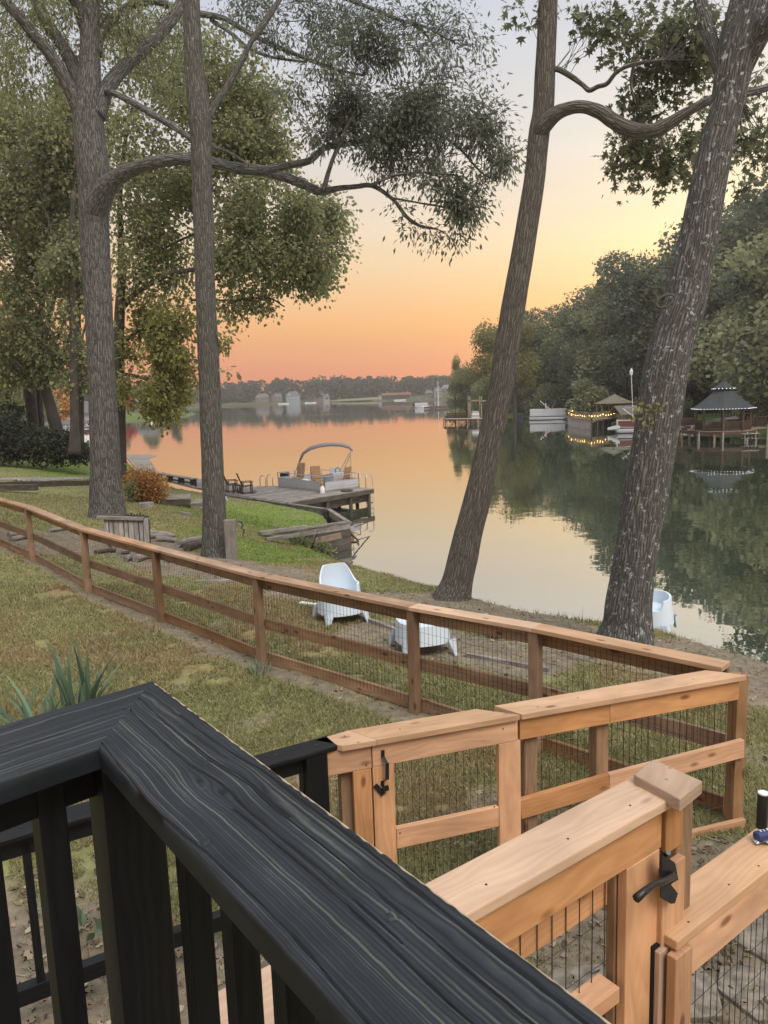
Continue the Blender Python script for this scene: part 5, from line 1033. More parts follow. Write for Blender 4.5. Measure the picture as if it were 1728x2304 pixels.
def cpos(px, py): p = atg(px, py, 2.9); return (p[0], p[1], p[2] - .01)
shell_chair('garden_chair', 'pale moulded chair whose high back shows above the fence cap', cpos(767, 1396), math.radians(204), gch)
ch2 = shell_chair('garden_chair', 'low pale moulded chair seen only through the mesh, right of the high-backed one', cpos(951, 1462), math.radians(196), gch, .42, .41, .39, .88)
c3 = atg(1455, 1402, 2.5); shell_chair('garden_chair', 'pale moulded chair half hidden behind the thick leaning trunk at the water edge', tuple(at(1458, 1420, 2.30)), math.radians(150), gch, .58, .54, .40, .96)
# fire bowl on the bare earth
p = atg(1125, 1432, 2.8); fb = thing('fire_bowl', 'low black fire bowl on the bare earth beyond the fence', 'fire pit', p)
ob('bowl', MB().lathe(p, [(.08, .02), (.17, .08), (.215, .15), (.225, .15), (.225, .162), (.19, .15), (.05, .06)], 32), M['iron'], fb, smooth='auto')
for k in range(3): a = k * 2.09; ob('leg', MB().tube([p + (math.cos(a) * .14, math.sin(a) * .14, .08), p + (math.cos(a) * .18, math.sin(a) * .18, -.02)], .012, 6), M['iron'], fb)
# edging timbers and a white board in the grass
for l_, a, b, w_, m_ in [('weathered edging timber beside the middle leaning trunk', (882, 1336), (1003, 1318), .09, 'grey_wood'), ('thin edging strip along the bare earth past the second chair', (1050, 1478), (1235, 1512), .05, 'grey_wood'), ('edging strip between the two chairs', (800, 1388), (890, 1421), .05, 'grey_wood'), ('white board lying in the grass left of the upright chair', (676, 1361), (712, 1366), .08, 'white'),
                    ('long fallen pole under the fence left of the chairs', (600, 1308), (440, 1312), .09, 'grey_wood'), ('edging timber behind the thick leaning trunk', (1190, 1362), (1300, 1386), .10, 'grey_wood')]:
    A = atg(*a, 2.8); B = atg(*b, 2.8); o = ob('edging_timber' if m_ != 'white' else 'loose_board', MB().beam(A + (0, 0, .02), B + (0, 0, .02), w_, .06), M[m_], None, label=l_, category='timber')
# ------------------------------------------------------------------ wooden post with hook beside tree 2
p = atg(522, 1258, 2.6); hp_ = thing('mooring_post', 'square weathered post with a hanging hook beside the straight trunk', 'post', p); top = aty(522, 1169, p[1])
ob('post', MB().beam(p + (0, 0, -.2), (p[0], p[1], top[2]), .24, .17), M['grey_wood'], hp_, bevel=.01)
h0 = aty(538, 1175, p[1]); q = MB().tube([aty(535, 1172, p[1]), aty(542, 1174, p[1]), aty(545, 1180, p[1]), aty(543, 1188, p[1]), aty(548, 1192, p[1])], .02, 6); ob('bracket', q, M['iron'], hp_)
q = MB().tube([aty(547, 1190, p[1]), aty(549, 1198, p[1]), aty(546, 1204, p[1]), aty(549, 1208, p[1])], .012, 6); ob('hook', q, M['iron'], hp_)
ob('cleat', MB().lathe(aty(541, 1181, p[1]), [(.03, -.04), (.035, .03)], 10), M['alu'], hp_)
# ------------------------------------------------------------------ leaning slatted pallet and the wood pile
pY = atg(275, 1215, 2.5)[1]
pl = thing('slatted_pallet', 'grey slatted pallet standing on edge against the massive forked oak', 'pallet', aty(275, 1212, pY))
def fz(px, py, dy=0.0): return aty(px, py, pY + dy)
for k in range(9):
    x = 238 + k * 11.2; w_ = (.11, .085, .12)[k % 3]; ob('slat', MB().beam(fz(x + 3.5, 1222, -.25), fz(x, 1166, 0), w_, .03, up=(0, 1, 0)), M['grey_wood'], pl)
    ob('slat', MB().beam(fz(x + 8, 1222, .05), fz(x + 5, 1168, .2), .08, .03, up=(0, 1, 0)), M['dark_wood'], pl)
ob('top_board', MB().beam(fz(219, 1164, -.04), fz(324, 1167, -.04), .16, .07), M['grey_wood'], pl); ob('back_board', MB().beam(fz(230, 1160, .25), fz(333, 1163, .25), .14, .06), M['dark_wood'], pl)
for k in range(7): ob('splinter', MB().beam(fz(280 + k * 7, 1162, .1), fz(281 + k * 7, 1157 - (k % 3) * 1.5, .1), .06, .04), M['dark_wood'], pl)
logs = [((318, 1203), (383, 1206), .07), ((335, 1212), (392, 1210), .07), ((352, 1218), (398, 1222), .08), ((400, 1232), (456, 1217), .09), ((420, 1240), (456, 1230), .10), ((268, 1248), (330, 1243), .08), ((300, 1258), (346, 1243), .09), ((306, 1265), (345, 1256), .08), ((283, 1264), (300, 1260), .06), ((374, 1267), (414, 1259), .06), ((362, 1252), (398, 1257), .04), ((330, 1207), (350, 1203), .05), ((20, 1209), (62, 1206), .07), ((25, 1219), (70, 1211), .06), ((110, 1198), (160, 1192), .05), ((262, 1240), (250, 1226), .10), ((215, 1247), (268, 1243), .05)]
lb_ = ['pale board topmost in the pile right of the pallet', 'second board in the pile right of the pallet', 'board lowest of the three right of the pallet', 'bleached log leaning towards the straight trunk', 'darker log under the bleached one by the straight trunk', 'long split log left in the pile seen under the fence cap', 'pale round log crossing the split logs', 'pale round log end lowest in the pile left of the fence post', 'short stub left of the crossing logs', 'short log alone right of the second fence post', 'thin stick behind the fence post by the pile', 'short offcut at the foot of the pallet',
       'bleached log far left under the fence, upper one', 'bleached log far left under the fence, lower one', 'thin branch on the grass left of the pallet', 'broken stump end left of the log pile', 'dark stick left of the log pile']
for (a, b, r_), l_ in zip(logs, lb_):
    A = atg(*a, 2.5); B = atg(*b, 2.5); mb = MB(); lift = (0, 0, r_ * .9); mid = (A + B) / 2 + (0, 0, .02)
    mb.tube([A + lift, mid + lift, B + lift], [r_, r_ * .95, r_ * .8], 9); ob('log', mb, M['grey_wood'] if 'dark' not in l_ else M['dark_wood'], None, label=l_, category='log', group='logs and boards of the wood pile')
p = atg(330, 1142, 2.0); st_ = MB().lathe(p, [(.34, -.1), (.30, .12), (.29, .2), (.0, .21)], 18); ob('tree_stump', st_, M['grey_wood'], None, label='low cut stump in the grass below the rusty shrub', category='stump')
p = atg(418, 1158, 2.0); ob('wood_chunk', MB().beam(p + (-.25, 0, .08), p + (.25, -.25, .02), .16, .12), M['grey_wood'], None, label='broken wood chunk in the grass left of the straight trunk', category='wood')
# ------------------------------------------------------------------ old boardwalk across the left lawn
bwA = [atg(-60, 1100, 2.0), atg(206, 1092, 2.0)]; 
bw = thing('boardwalk', 'sagging weathered boardwalk crossing the lawn left of the massive oak', 'walkway', bwA[0])
dB_ = unit((bwA[1] - bwA[0])[:2]); nB_ = np.array([-dB_[1], dB_[0]]); Lb = np.linalg.norm(bwA[1] - bwA[0])
k = 0; s = 0
while s < Lb:
    w_ = .24; p = bwA[0] + np.r_[dB_, 0] * s; z = gz(p[0], p[1]) + .30 + .04 * math.sin(s * 1.3) + rnd.random() * .03
    a = V3(p, z); b = V3(p + np.r_[nB_, 0] * 1.7, gz(*(p[:2] + nB_ * 1.7)) + .30 + rnd.random() * .03); ob('plank', MB().beam(a, b, w_ * .92, .05), M['grey_wood'], bw); s += w_; k += 1
q = MB(); 
for i in range(12):
    u0 = bwA[0] + (bwA[1] - bwA[0]) * i / 12; u1 = bwA[0] + (bwA[1] - bwA[0]) * (i + 1) / 12; q.beam(V3(u0, gz(u0[0], u0[1]) + .14), V3(u1, gz(u1[0], u1[1]) + .14), .08, .26)
ob('edge_beam', q, M['dark_wood'], bw, kind='stuff')
dp = atg(30, 1108, 2.2); ob('rotten_beam', MB().beam(dp + (-1.2, .1, .25), dp + (1.1, -.1, .2), .3, .25), M['dark_wood'], None, label='black rotten beam fallen across the left end of the boardwalk', category='beam')
# ------------------------------------------------------------------ our dock
DZ = .87
def A2(*p): return np.array(p, float)
def clip_poly_line(poly2, o, d):     # interval of the line o+t d inside polygon
    ts = []
    n = len(poly2)
    for i in range(n):
        a = poly2[i]; b = poly2[(i + 1) % n]; e = b - a; den = d[0] * e[1] - d[1] * e[0]
        if abs(den) < 1e-9: continue
        w_ = a - o; t = (w_[0] * e[1] - w_[1] * e[0]) / den; u = (w_[0] * d[1] - w_[1] * d[0]) / den
        if 0 <= u < 1: ts.append(t)
    ts.sort(); return [(ts[i], ts[i + 1]) for i in range(0, len(ts) - 1, 2)]
def planks(parent, poly2, ang, z, w_, mt, name='plank', th=.04, gap=.012, stuff=False):
    poly2 = [A2(*p) for p in poly2]; d = A2(math.cos(ang), math.sin(ang)); n = A2(-d[1], d[0]); vals = [p @ n for p in poly2]; s = min(vals) + w_ / 2; mb = MB()
    while s < max(vals):
        for t0, t1 in clip_poly_line(poly2, n * s, d):
            if t1 - t0 < .05: continue
            a = n * s + d * t0; b = n * s + d * t1; m_ = mb if stuff else MB(); m_.beam(V3(a, z - th / 2 + rnd.random() * .006), V3(b, z - th / 2 + rnd.random() * .006), w_ - gap, th)
            if not stuff: ob(name, m_, mt, parent)
        s += w_
    if stuff: ob(name, mb, mt, parent, kind='stuff')
dock = thing('dock', 'weathered grey dock with the small pontoon boat, joined to the lawn', 'dock', (-5, 41, 0))
uD = unit(A2(-.59, 41.63) - A2(-4.6, 37.3)); vD = A2(-uD[1], uD[0])
main = [A2(-4.6, 37.3), A2(-4.6, 37.3) + uD * 2.1, A2(-3.0, 40.5), A2(-6.1, 44.6), A2(-7.6, 44.9), A2(-8.75, 41.95)]
planks(dock, main, math.atan2(uD[1], uD[0]), DZ, .30, M['grey_wood'])
strip = [A2(-4.6, 37.3) + uD * 1.5, A2(-.55, 41.7), A2(-.55, 41.7) + vD * 1.15, A2(-4.6, 37.3) + uD * 1.5 + vD * 1.15]
planks(dock, strip, math.atan2(uD[1], uD[0]), DZ + .005, .29, M['grey_wood'])
for a, b in ((A2(-4.6, 37.3), A2(-.55, 41.7)),):
    ob('fascia', MB().beam(V3(a + A2(.03, -.03), DZ - .13), V3(b + A2(.03, -.03), DZ - .13), .05, .22).beam(V3(a + vD * .35, DZ - .45), V3(b + vD * .35, DZ - .45), .06, .5), M['dark_wood'], dock)  # second, set-back dark board added to stand for the shade under the dock
for t_, off in ((0.9, .1), (2.6, .1), (4.3, .1), (5.7, .1), (5.7, 1.0), (2.6, 1.0), (4.3, 1.0)):
    q_ = A2(-4.6, 37.3) + uD * t_ + vD * off; ob('pile', MB().tube([V3(q_, -1), V3(q_, DZ - .05)], .10, 10), M['dark_wood'], dock)
wk = thing('dock_walkway', 'long grey boardwalk curving left along the water behind the bench', 'walkway', (-16, 55, DZ))
walk = [A2(-8.75, 41.95), A2(-7.6, 44.9), A2(-9.9, 48.0), A2(-14.2, 52.3), A2(-15.6, 53.6), A2(-21.0, 69.3), A2(-21.4, 73.2), A2(-22.5, 75.0), A2(-26.2, 76.9), A2(-23.7, 71.6), A2(-17.0, 54.2), A2(-11.0, 44.8)]
planks(wk, walk, math.radians(8), DZ, .30, M['grey_wood'])
for a, b in ((A2(-23.7, 71.6), A2(-17.0, 54.2)), (A2(-17.0, 54.2), A2(-11.0, 44.8)), (A2(-11.0, 44.8), A2(-8.75, 41.95))): ob('edge_board', MB().beam(V3(a, DZ + .04), V3(b, DZ + .04), .14, .10), M['grey_wood'], wk)
a, b = A2(-11.2, 45.6), A2(-15.8, 51.6); bd = unit(b - a); bn = A2(-bd[1], bd[0])
be = thing('bench', 'long plank bench on the walkway with cut-out board legs', 'bench', V3(a, DZ))
for k in (-1, 0, 1): ob('seat_plank', MB().beam(V3(a + bn * k * .15, DZ + .47), V3(b + bn * k * .15, DZ + .47), .14, .05), M['grey_wood'], be)
ob('stretcher', MB().beam(V3(a, DZ + .2), V3(b, DZ + .2), .04, .1), M['dark_wood'], be)
for k in range(5):
    c = a + (b - a) * (.03 + .235 * k)
    for s_ in (-1, 1): ob('leg', MB().slab([V3(c + bn * s_ * .02, DZ + .1), V3(c + bn * s_ * .06, DZ), V3(c + bn * s_ * .20, DZ), V3(c + bn * s_ * .20, DZ + .44), V3(c, DZ + .44)], .05, up=np.r_[bd, 0]), M['dark_wood'], be)
# steps up from the dock to the boardwalk
sp0 = thing('wooden_steps', 'old wooden platform with two steps beside the rusty shrub', 'steps', atg(420, 1125, 1.3))
pa_ = [aty(x, y, 33.0 + d) for x, y, d in ((375, 1107, 1.6), (430, 1112, 1.6), (428, 1121, 0), (365, 1119, 0))]; planks(sp0, [A2(p[0], p[1]) for p in pa_], .1, pa_[2][2], .2, M['grey_wood'])
ob('riser', MB().beam(V3(pa_[3], pa_[3][2] - .22), V3(pa_[2], pa_[2][2] - .22), .08, .32), M['dark_wood'], sp0)
for k in range(2):
    p = pa_[2] + A2(.25 + .42 * k, .5, 0.0); ob('step', MB().box((p[0], p[1], pa_[2][2] - .22 - .2 * k), .45, 1.5, .07), M['grey_wood'], sp0); ob('riser', MB().box((p[0], p[1], pa_[2][2] - .40 - .2 * k), .40, 1.45, .28), M['grey_wood'], sp0)
ob('stepping_slab', MB().slab([atg(510, 1128, 1.2) + (0, 0, .06), atg(640, 1121, .95) + (0, 0, .06), atg(560, 1113, .95) + (0, 0, .06), atg(506, 1119, .95) + (0, 0, .06)], .1), M['concrete'], None, label='pale concrete pad between the lawn and the dock', category='pad')
# seawalls
def seawall(label, a, b, ztop, n=4, lean=0, posts=2, extra=None):
    a = A2(*a); b = A2(*b); d = unit(b - a); nn = A2(d[1], -d[0]); sw = thing('seawall', label, 'retaining wall', V3(a, 0)); h = (ztop + .3) / n
    for k in range(n): ob('board', MB().beam(V3(a, ztop - h * (k + .5)), V3(b, ztop - h * (k + .5) - .01), .07 + .02 * (k % 2), h * .95), M['dark_wood' if k else 'grey_wood'], sw)
    ob('cap', MB().beam(V3(a, ztop + .02), V3(b, ztop + .02), .2, .05), M['grey_wood'], sw)
    for k in range(posts): c = a + (b - a) * (k + .04) / max(1, posts - .9); ob('post', MB().box(V3(c + nn * .1, ztop / 2 - .3), .18, .18, ztop + .7), M['dark_wood'], sw)
    return sw
gsw = 'plank seawalls round the lawn point'
for o_ in (seawall('long plank seawall top edge running from the dock steps to the lawn point', (-8.69, 41.75), (-2.55, 34.9), .80, posts=4), seawall('short plank seawall stepping down to the outer corner of the lawn', (-2.55, 34.9), (-1.42, 30.9), .82), seawall('rotting plank seawall facing the camera with weeds at its foot', (-1.42, 30.9), (-4.75, 28.45), .88, 4, posts=2)): o_['group'] = gsw
a = at(585, 1206, 1.0); b = at(690, 1191, 1.0); ob('loose_timber', MB().beam(a + (0, 0, .1), b + (0, 0, .1), .25, .12), M['grey_wood'], None, label='heavy split timber lying on top of the rotting seawall', category='timber')
a = at(600, 1211, 1.0); b = at(672, 1201, 1.0); ob('loose_timber', MB().beam(a + (0, -.2, 0), b + (0, -.2, .0), .2, .1), M['grey_wood'], None, label='second grey timber slipping below the split one on the seawall', category='timber')
a = at(690, 1218, .35); b = at(768, 1203, .55); ob('loose_timber', MB().beam(a + (0, -.3, 0), b + (0, -.15, 0), .16, .2), M['tan_wood'], None, label='pale broken board hanging on the seawall face', category='timber')
wp_ = at(800, 1170, .3); mb = MB(); mb.tube([at(788, 1200, .2), at(805, 1215, .05), at(807, 1232, -.05), at(790, 1240, -.02)], [.05, .04, .05, .03], 7); ob('broken_pole', mb, M['dark_wood'], None, label='bent broken pole in the water off the seawall corner', category='pole')
mb = MB(); mb.tube([at(785, 1178, .75), at(830, 1172, .35)], .03, 6); mb.tube([at(798, 1186, .3), at(830, 1174, .33)], .02, 6); ob('thin_pole', mb, M['dark_wood'], None, label='thin pole reaching out over the water from the seawall corner', category='pole', kind=None)
bush('weeds', 'weeds growing at the foot of the rotting seawall', 'weeds', [(700, 1236, 34, 9, 28.4, .4, 1), (672, 1222, 14, 12, 28.2, .3, .6), (730, 1243, 14, 5, 28.4, .2, .3)], 90, .10, 'leaf_oak', 81)
# rocking chairs
def rocker(label, loc, rz, proto=[None]):
    if proto[0] is None:
        t = thing('rocking_chair', label, 'rocking chair', (0, 0, 0), 'rocking chairs on the dock', world=False); m = M['brown_wood']
        for s in (-1, 1):
            ob('rocker', MB().tube([(s * .27, -.55, .12), (s * .27, -.3, .03), (s * .27, 0, .0), (s * .27, .3, .03), (s * .27, .5, .10)], .022, 6), m, t)
            ob('leg', MB().beam((s * .27, .25, .02), (s * .27, .25, .62), .06, .05), m, t); ob('leg', MB().beam((s * .27, -.28, .02), (s * .27, -.22, .62), .06, .05), m, t); ob('arm', MB().beam((s * .29, -.3, .64), (s * .29, .33, .64), .11, .03), m, t)
            ob('back_stile', MB().beam((s * .22, -.22, .38), (s * .24, -.50, 1.12), .05, .035), m, t)
        for k in range(5): ob('back_slat', MB().beam((-.23, -.27 - .055 * k, .52 + .14 * k), (.23, -.27 - .055 * k, .52 + .14 * k), .02, .085), m, t)
        for k in range(6): ob('seat_slat', MB().beam((-.26, -.2 + .095 * k, .38 + .012 * k), (.26, -.2 + .095 * k, .38 + .012 * k), .08, .02), m, t)
        proto[0] = t; t.location = tuple(loc); t.rotation_euler = (0, 0, rz); return t
    return copy_tree(proto[0], loc, rz, None, label)
rocker('dark slatted rocking chair on the dock nearest the boat, facing right', at(556, 1110, DZ), math.radians(-72)); rocker('dark rocking chair just right of the straight trunk, behind the other one', at(522, 1106, DZ), math.radians(-68))
q = at(533, 1109, DZ); sdt = thing('side_table', 'small dark slatted table between the two rocking chairs', 'table', q)
for k in range(4): ob('slat', MB().beam(q + (-.22, -.18 + .12 * k, .42), q + (.22, -.18 + .12 * k, .42), .1, .03), M['brown_wood'], sdt)
for sx in (-1, 1):
    for sy in (-1, 1): ob('leg', MB().beam(q + (sx * .18, sy * .15, 0), q + (sx * .18, sy * .15, .4), .04, .04), M['brown_wood'], sdt)
# ladders
def ladder(label, c, d, out):
    t = thing('swim_ladder', label, 'ladder', c, 'swim ladders on the dock'); d = np.r_[unit(d), 0]; o = np.r_[unit(out), 0]
    for s in (-1, 1):
        e = c + d * s * .26; ob('handrail', MB().tube([e - o * .35 + (0, 0, 0), e - o * .33 + (0, 0, .55), e - o * .2 + (0, 0, .72), e + o * .05 + (0, 0, .72), e + o * .18 + (0, 0, .55), e + o * .2 + (0, 0, -1.4)], .024, 8), M['alu'], t, smooth=True)
    for k in range(3): ob('rung', MB().beam(c - d * .26 + o * .2 + (0, 0, -.25 - .3 * k), c + d * .26 + o * .2 + (0, 0, -.25 - .3 * k), .06, .03), M['alu'], t)
ladder('aluminium swim ladder with two hoops at the right end of the dock', V3(A2(-.9, 42.4), DZ), vD, uD)
ladder('small swim ladder behind the boat on the far edge of the dock', V3(A2(-6.9, 45.0), DZ - .1), uD, vD)
ob('rope_coil', MB().lathe(V3(A2(-1.95, 40.9), DZ), [(.3, 0), (.33, .06), (.28, .12), (.1, .13)], 16), M['dark_wood'], None, label='coiled rope and cushion on the dock beside the boat', category='rope')
jg = V3(at(726, 1108, DZ + .02)[:2], DZ); jt_ = thing('water_jug', 'pale jug with an orange cap at the near corner of the boat', 'jug', jg); ob('body', MB().lathe(jg + (0, -.15, 0), [(.13, 0), (.14, .25), (.08, .36), (.07, .4)], 14), M['white'], jt_, smooth='auto'); ob('cap', MB().lathe(jg + (-.02, -.15, .4), [(.08, 0), (.09, .16), (.03, .2)], 12), M['tan_seat'], jt_)
# ------------------------------------------------------------------ the small pontoon boat
bC = A2(-3.09, 40.60); bl = unit(A2(-5.98, 43.92) - bC); bs_ = unit(A2(-1.40, 42.05) - bC); LB, WB = 4.45, 2.3; bz = DZ + .06
bt_ = thing('pontoon_boat', 'small grey fenced pontoon boat with a folded canopy frame at our dock', 'boat', V3(bC + bl * 2.2 + bs_ * 1.1, 0))
def bp3(l, s, z): q = bC + bl * l + bs_ * s; return np.array([q[0], q[1], bz + z])
ob('deck', MB().slab([bp3(0, 0, .06), bp3(LB, 0, .06), bp3(LB, WB, .06), bp3(0, WB, .06)], .12), M['alu'], bt_)
for s in (.35, WB - .35): ob('pontoon', MB().tube([bp3(-.1, s, -.35), bp3(.1, s, -.35), bp3(LB - .5, s, -.35), bp3(LB + .1, s, -.25)], [.2, .3, .3, .08], 14), M['alu'], bt_, smooth='auto')
sides = [((0, 0), (LB, 0)), ((0, 0), (0, WB)), ((LB, 0), (LB, WB)), ((0, WB), (LB, WB))]
for (a, b), (c, d) in sides:
    L_ = math.hypot(c - a, d - b)
    for k in range(3): ob('side_panel', MB().beam(bp3(a, b, .13 + .14 * k), bp3(c, d, .13 + .14 * k), .03 + .006 * (k % 2), .13), M['grey_panel'], bt_)
    ob('top_rail', MB().tube([bp3(a, b, .80), bp3(c, d, .80)], .022, 8), M['alu'], bt_); ob('mid_rail', MB().tube([bp3(a, b, .50), bp3(c, d, .50)], .018, 6), M['alu'], bt_)
    n = max(2, int(L_ / .9))
    for k in range(n + 1): f = k / n; ob('stanchion', MB().tube([bp3(a + (c - a) * f, b + (d - b) * f, .06), bp3(a + (c - a) * f, b + (d - b) * f, .80)], .02, 6), M['alu'], bt_)
def bchair(l, s, ang, big=1.0):
    c = bp3(l, s, .1); d = np.array([math.cos(ang), math.sin(ang), 0]); e = np.array([-d[1], d[0], 0]); 
    st__ = ob('seat', MB().beam(c + (0, 0, .32) - d * .25, c + (0, 0, .32) + d * .25, .5, .12), M['tan_seat'], bt_, bevel=.03); ob('backrest', MB().beam(c - d * .24 + (0, 0, .38), c - d * .42 + (0, 0, .38 + .68 * big), .56, .10, up=d), M['tan_seat'], bt_, bevel=.03); ob('pedestal', MB().tube([c, c + (0, 0, .3)], .05, 8), M['alu'], bt_)
aD = math.atan2(bl[1], bl[0]); bchair(3.55, .7, aD + math.pi * .55, 1.2); bchair(1.7, .8, aD + math.pi * .9, 1.05); bchair(.5, 1.6, aD + .3, 1.05)
ob('console', MB().slab([bp3(.9, 1.3, .85), bp3(1.7, 1.3, .75), bp3(1.7, 2.0, .75), bp3(.9, 2.0, .85)], .7), M['grey_panel'], bt_, bevel=.06)
ob('steering_wheel', MB().tube([bp3(.95 + 0, 1.45 + .17 * math.cos(a) + .17, .92 + .17 * math.sin(a)) for a in [i * math.pi / 6 for i in range(13)]], .02, 6, False), M['black'], bt_)
ob('windscreen', MB().beam(bp3(1.2, 1.3, .95), bp3(1.2, 2.0, .95), .03, .3), M['grey_panel'], bt_)
ob('cooler', MB().slab([bp3(2.2, .3, .45), bp3(2.8, .3, .45), bp3(2.8, .7, .45), bp3(2.2, .7, .45)], .38), M['white'], bt_)
ob('outboard_motor', MB().slab([bp3(LB + .1, .5, .75), bp3(LB + .6, .5, .68), bp3(LB + .65, .9, .60), bp3(LB + .1, .9, .75)], .35), M['black'], bt_, bevel=.06)
ob('motor_leg', MB().beam(bp3(LB + .4, .7, .4), bp3(LB + .3, .7, -.9), .16, .12), M['black'], bt_)
ob('trolling_motor', MB().tube([bp3(LB - .2, 1.6, .95), bp3(LB + .4, 1.7, .85)], .1, 10), M['black'], bt_)
# folded canopy on its hoops
for s, l0, l1 in ((0.02, 2.75, 2.05), (WB - .02, 1.3, .5)):
    ob('canopy_strut', MB().tube([bp3(l0, s, .80), bp3(l1, s, 1.9)], .022, 8), M['alu'], bt_); ob('canopy_strut', MB().tube([bp3(l1 + .05, s, .10), bp3(l1 + .1, s, 1.75)], .018, 6), M['alu'], bt_)
hoop = [bp3(2.6, .02, .9), bp3(2.25, .03, 1.5), bp3(2.0, .10, 1.95), bp3(1.7, .35, 2.22), bp3(1.4, .8, 2.36), bp3(1.1, 1.3, 2.40), bp3(.8, 1.8, 2.36), bp3(.55, WB - .1, 2.2), bp3(.4, WB, 1.98)]
ob('folded_canopy', MB().tube(hoop[1:], [.05, .08, .10, .11, .11, .11, .09, .04], 10), M['canvas'], bt_, smooth=True)
ob('canopy_frame', MB().tube([bp3(1.6, WB, .8), bp3(1.0, WB, 1.5), bp3(.45, WB, 2.12), bp3(.7, 1.9, 2.3), bp3(1.3, .9, 2.3), bp3(1.8, .3, 2.1), bp3(2.1, .0, 1.75)], .022, 8), M['alu'], bt_)
# ------------------------------------------------------------------ iris clump by the deck, weeds below the balusters
def blades(name, label, cat, c, n, L, w_, mt, lean=.5, seed=1, dirb=None):
    r = random.Random(seed); t = thing(name, label, cat, c)
    for i in range(n):
        a = r.random() * 6.28 if dirb is None else dirb + r.uniform(-1.0, 1.0); l = L * r.uniform(.6, 1.1); ln = lean * r.uniform(.2, 1.2); mb = MB(); vv = []; d = np.array([math.cos(a), math.sin(a), 0]); s = np.array([-d[1], d[0], 0]); b = np.array(c) + d * r.random() * .12 + s * r.uniform(-.12, .12)
        for k in range(8):
            f = k / 7; p = b + d * l * ln * f ** 1.6 + np.array([0, 0, l * (f - ln * .45 * f ** 2.4)]); ww = w_ * (1 - f ** 3) * .5 + .001; vv += [p - s * ww, p + d * ww * .25, p + s * ww]
        mb.add(vv, [(k * 3 + j, k * 3 + j + 1, k * 3 + j + 4, k * 3 + j + 3) for k in range(7) for j in (0, 1)]); o = ob('blade', mb, M[mt], t, smooth=True); cc = o.data.attributes.new('col', 'FLOAT_COLOR', 'POINT'); v_ = r.random(); cc.data.foreach_set('color', [v_, v_, v_, 1] * len(o.data.vertices))
ic_ = at(165, 1690, 2.93)
blades('iris_clump', 'clump of blue-green sword leaves behind the black railing', 'plant', at(185, 1670, 2.93), 38, 1.02, .046, 'leaf_blade', .45, 4)
blades('iris_clump', 'smaller drooping clump of sword leaves at the left behind the railing', 'plant', at(80, 1690, 2.93), 26, .80, .036, 'leaf_blade', .95, 8)
blades('weed_tuft', 'broad green weed growing from the dirt between the balusters', 'weed', at(205, 2080, 2.95), 12, .22, .05, 'leaf_blade', .9, 15)
blades('weed_tuft', 'bright grass tuft beside the fence post left of the gate', 'weed', at(585, 1512, 2.93), 26, .16, .012, 'leaf_blade', .9, 25)
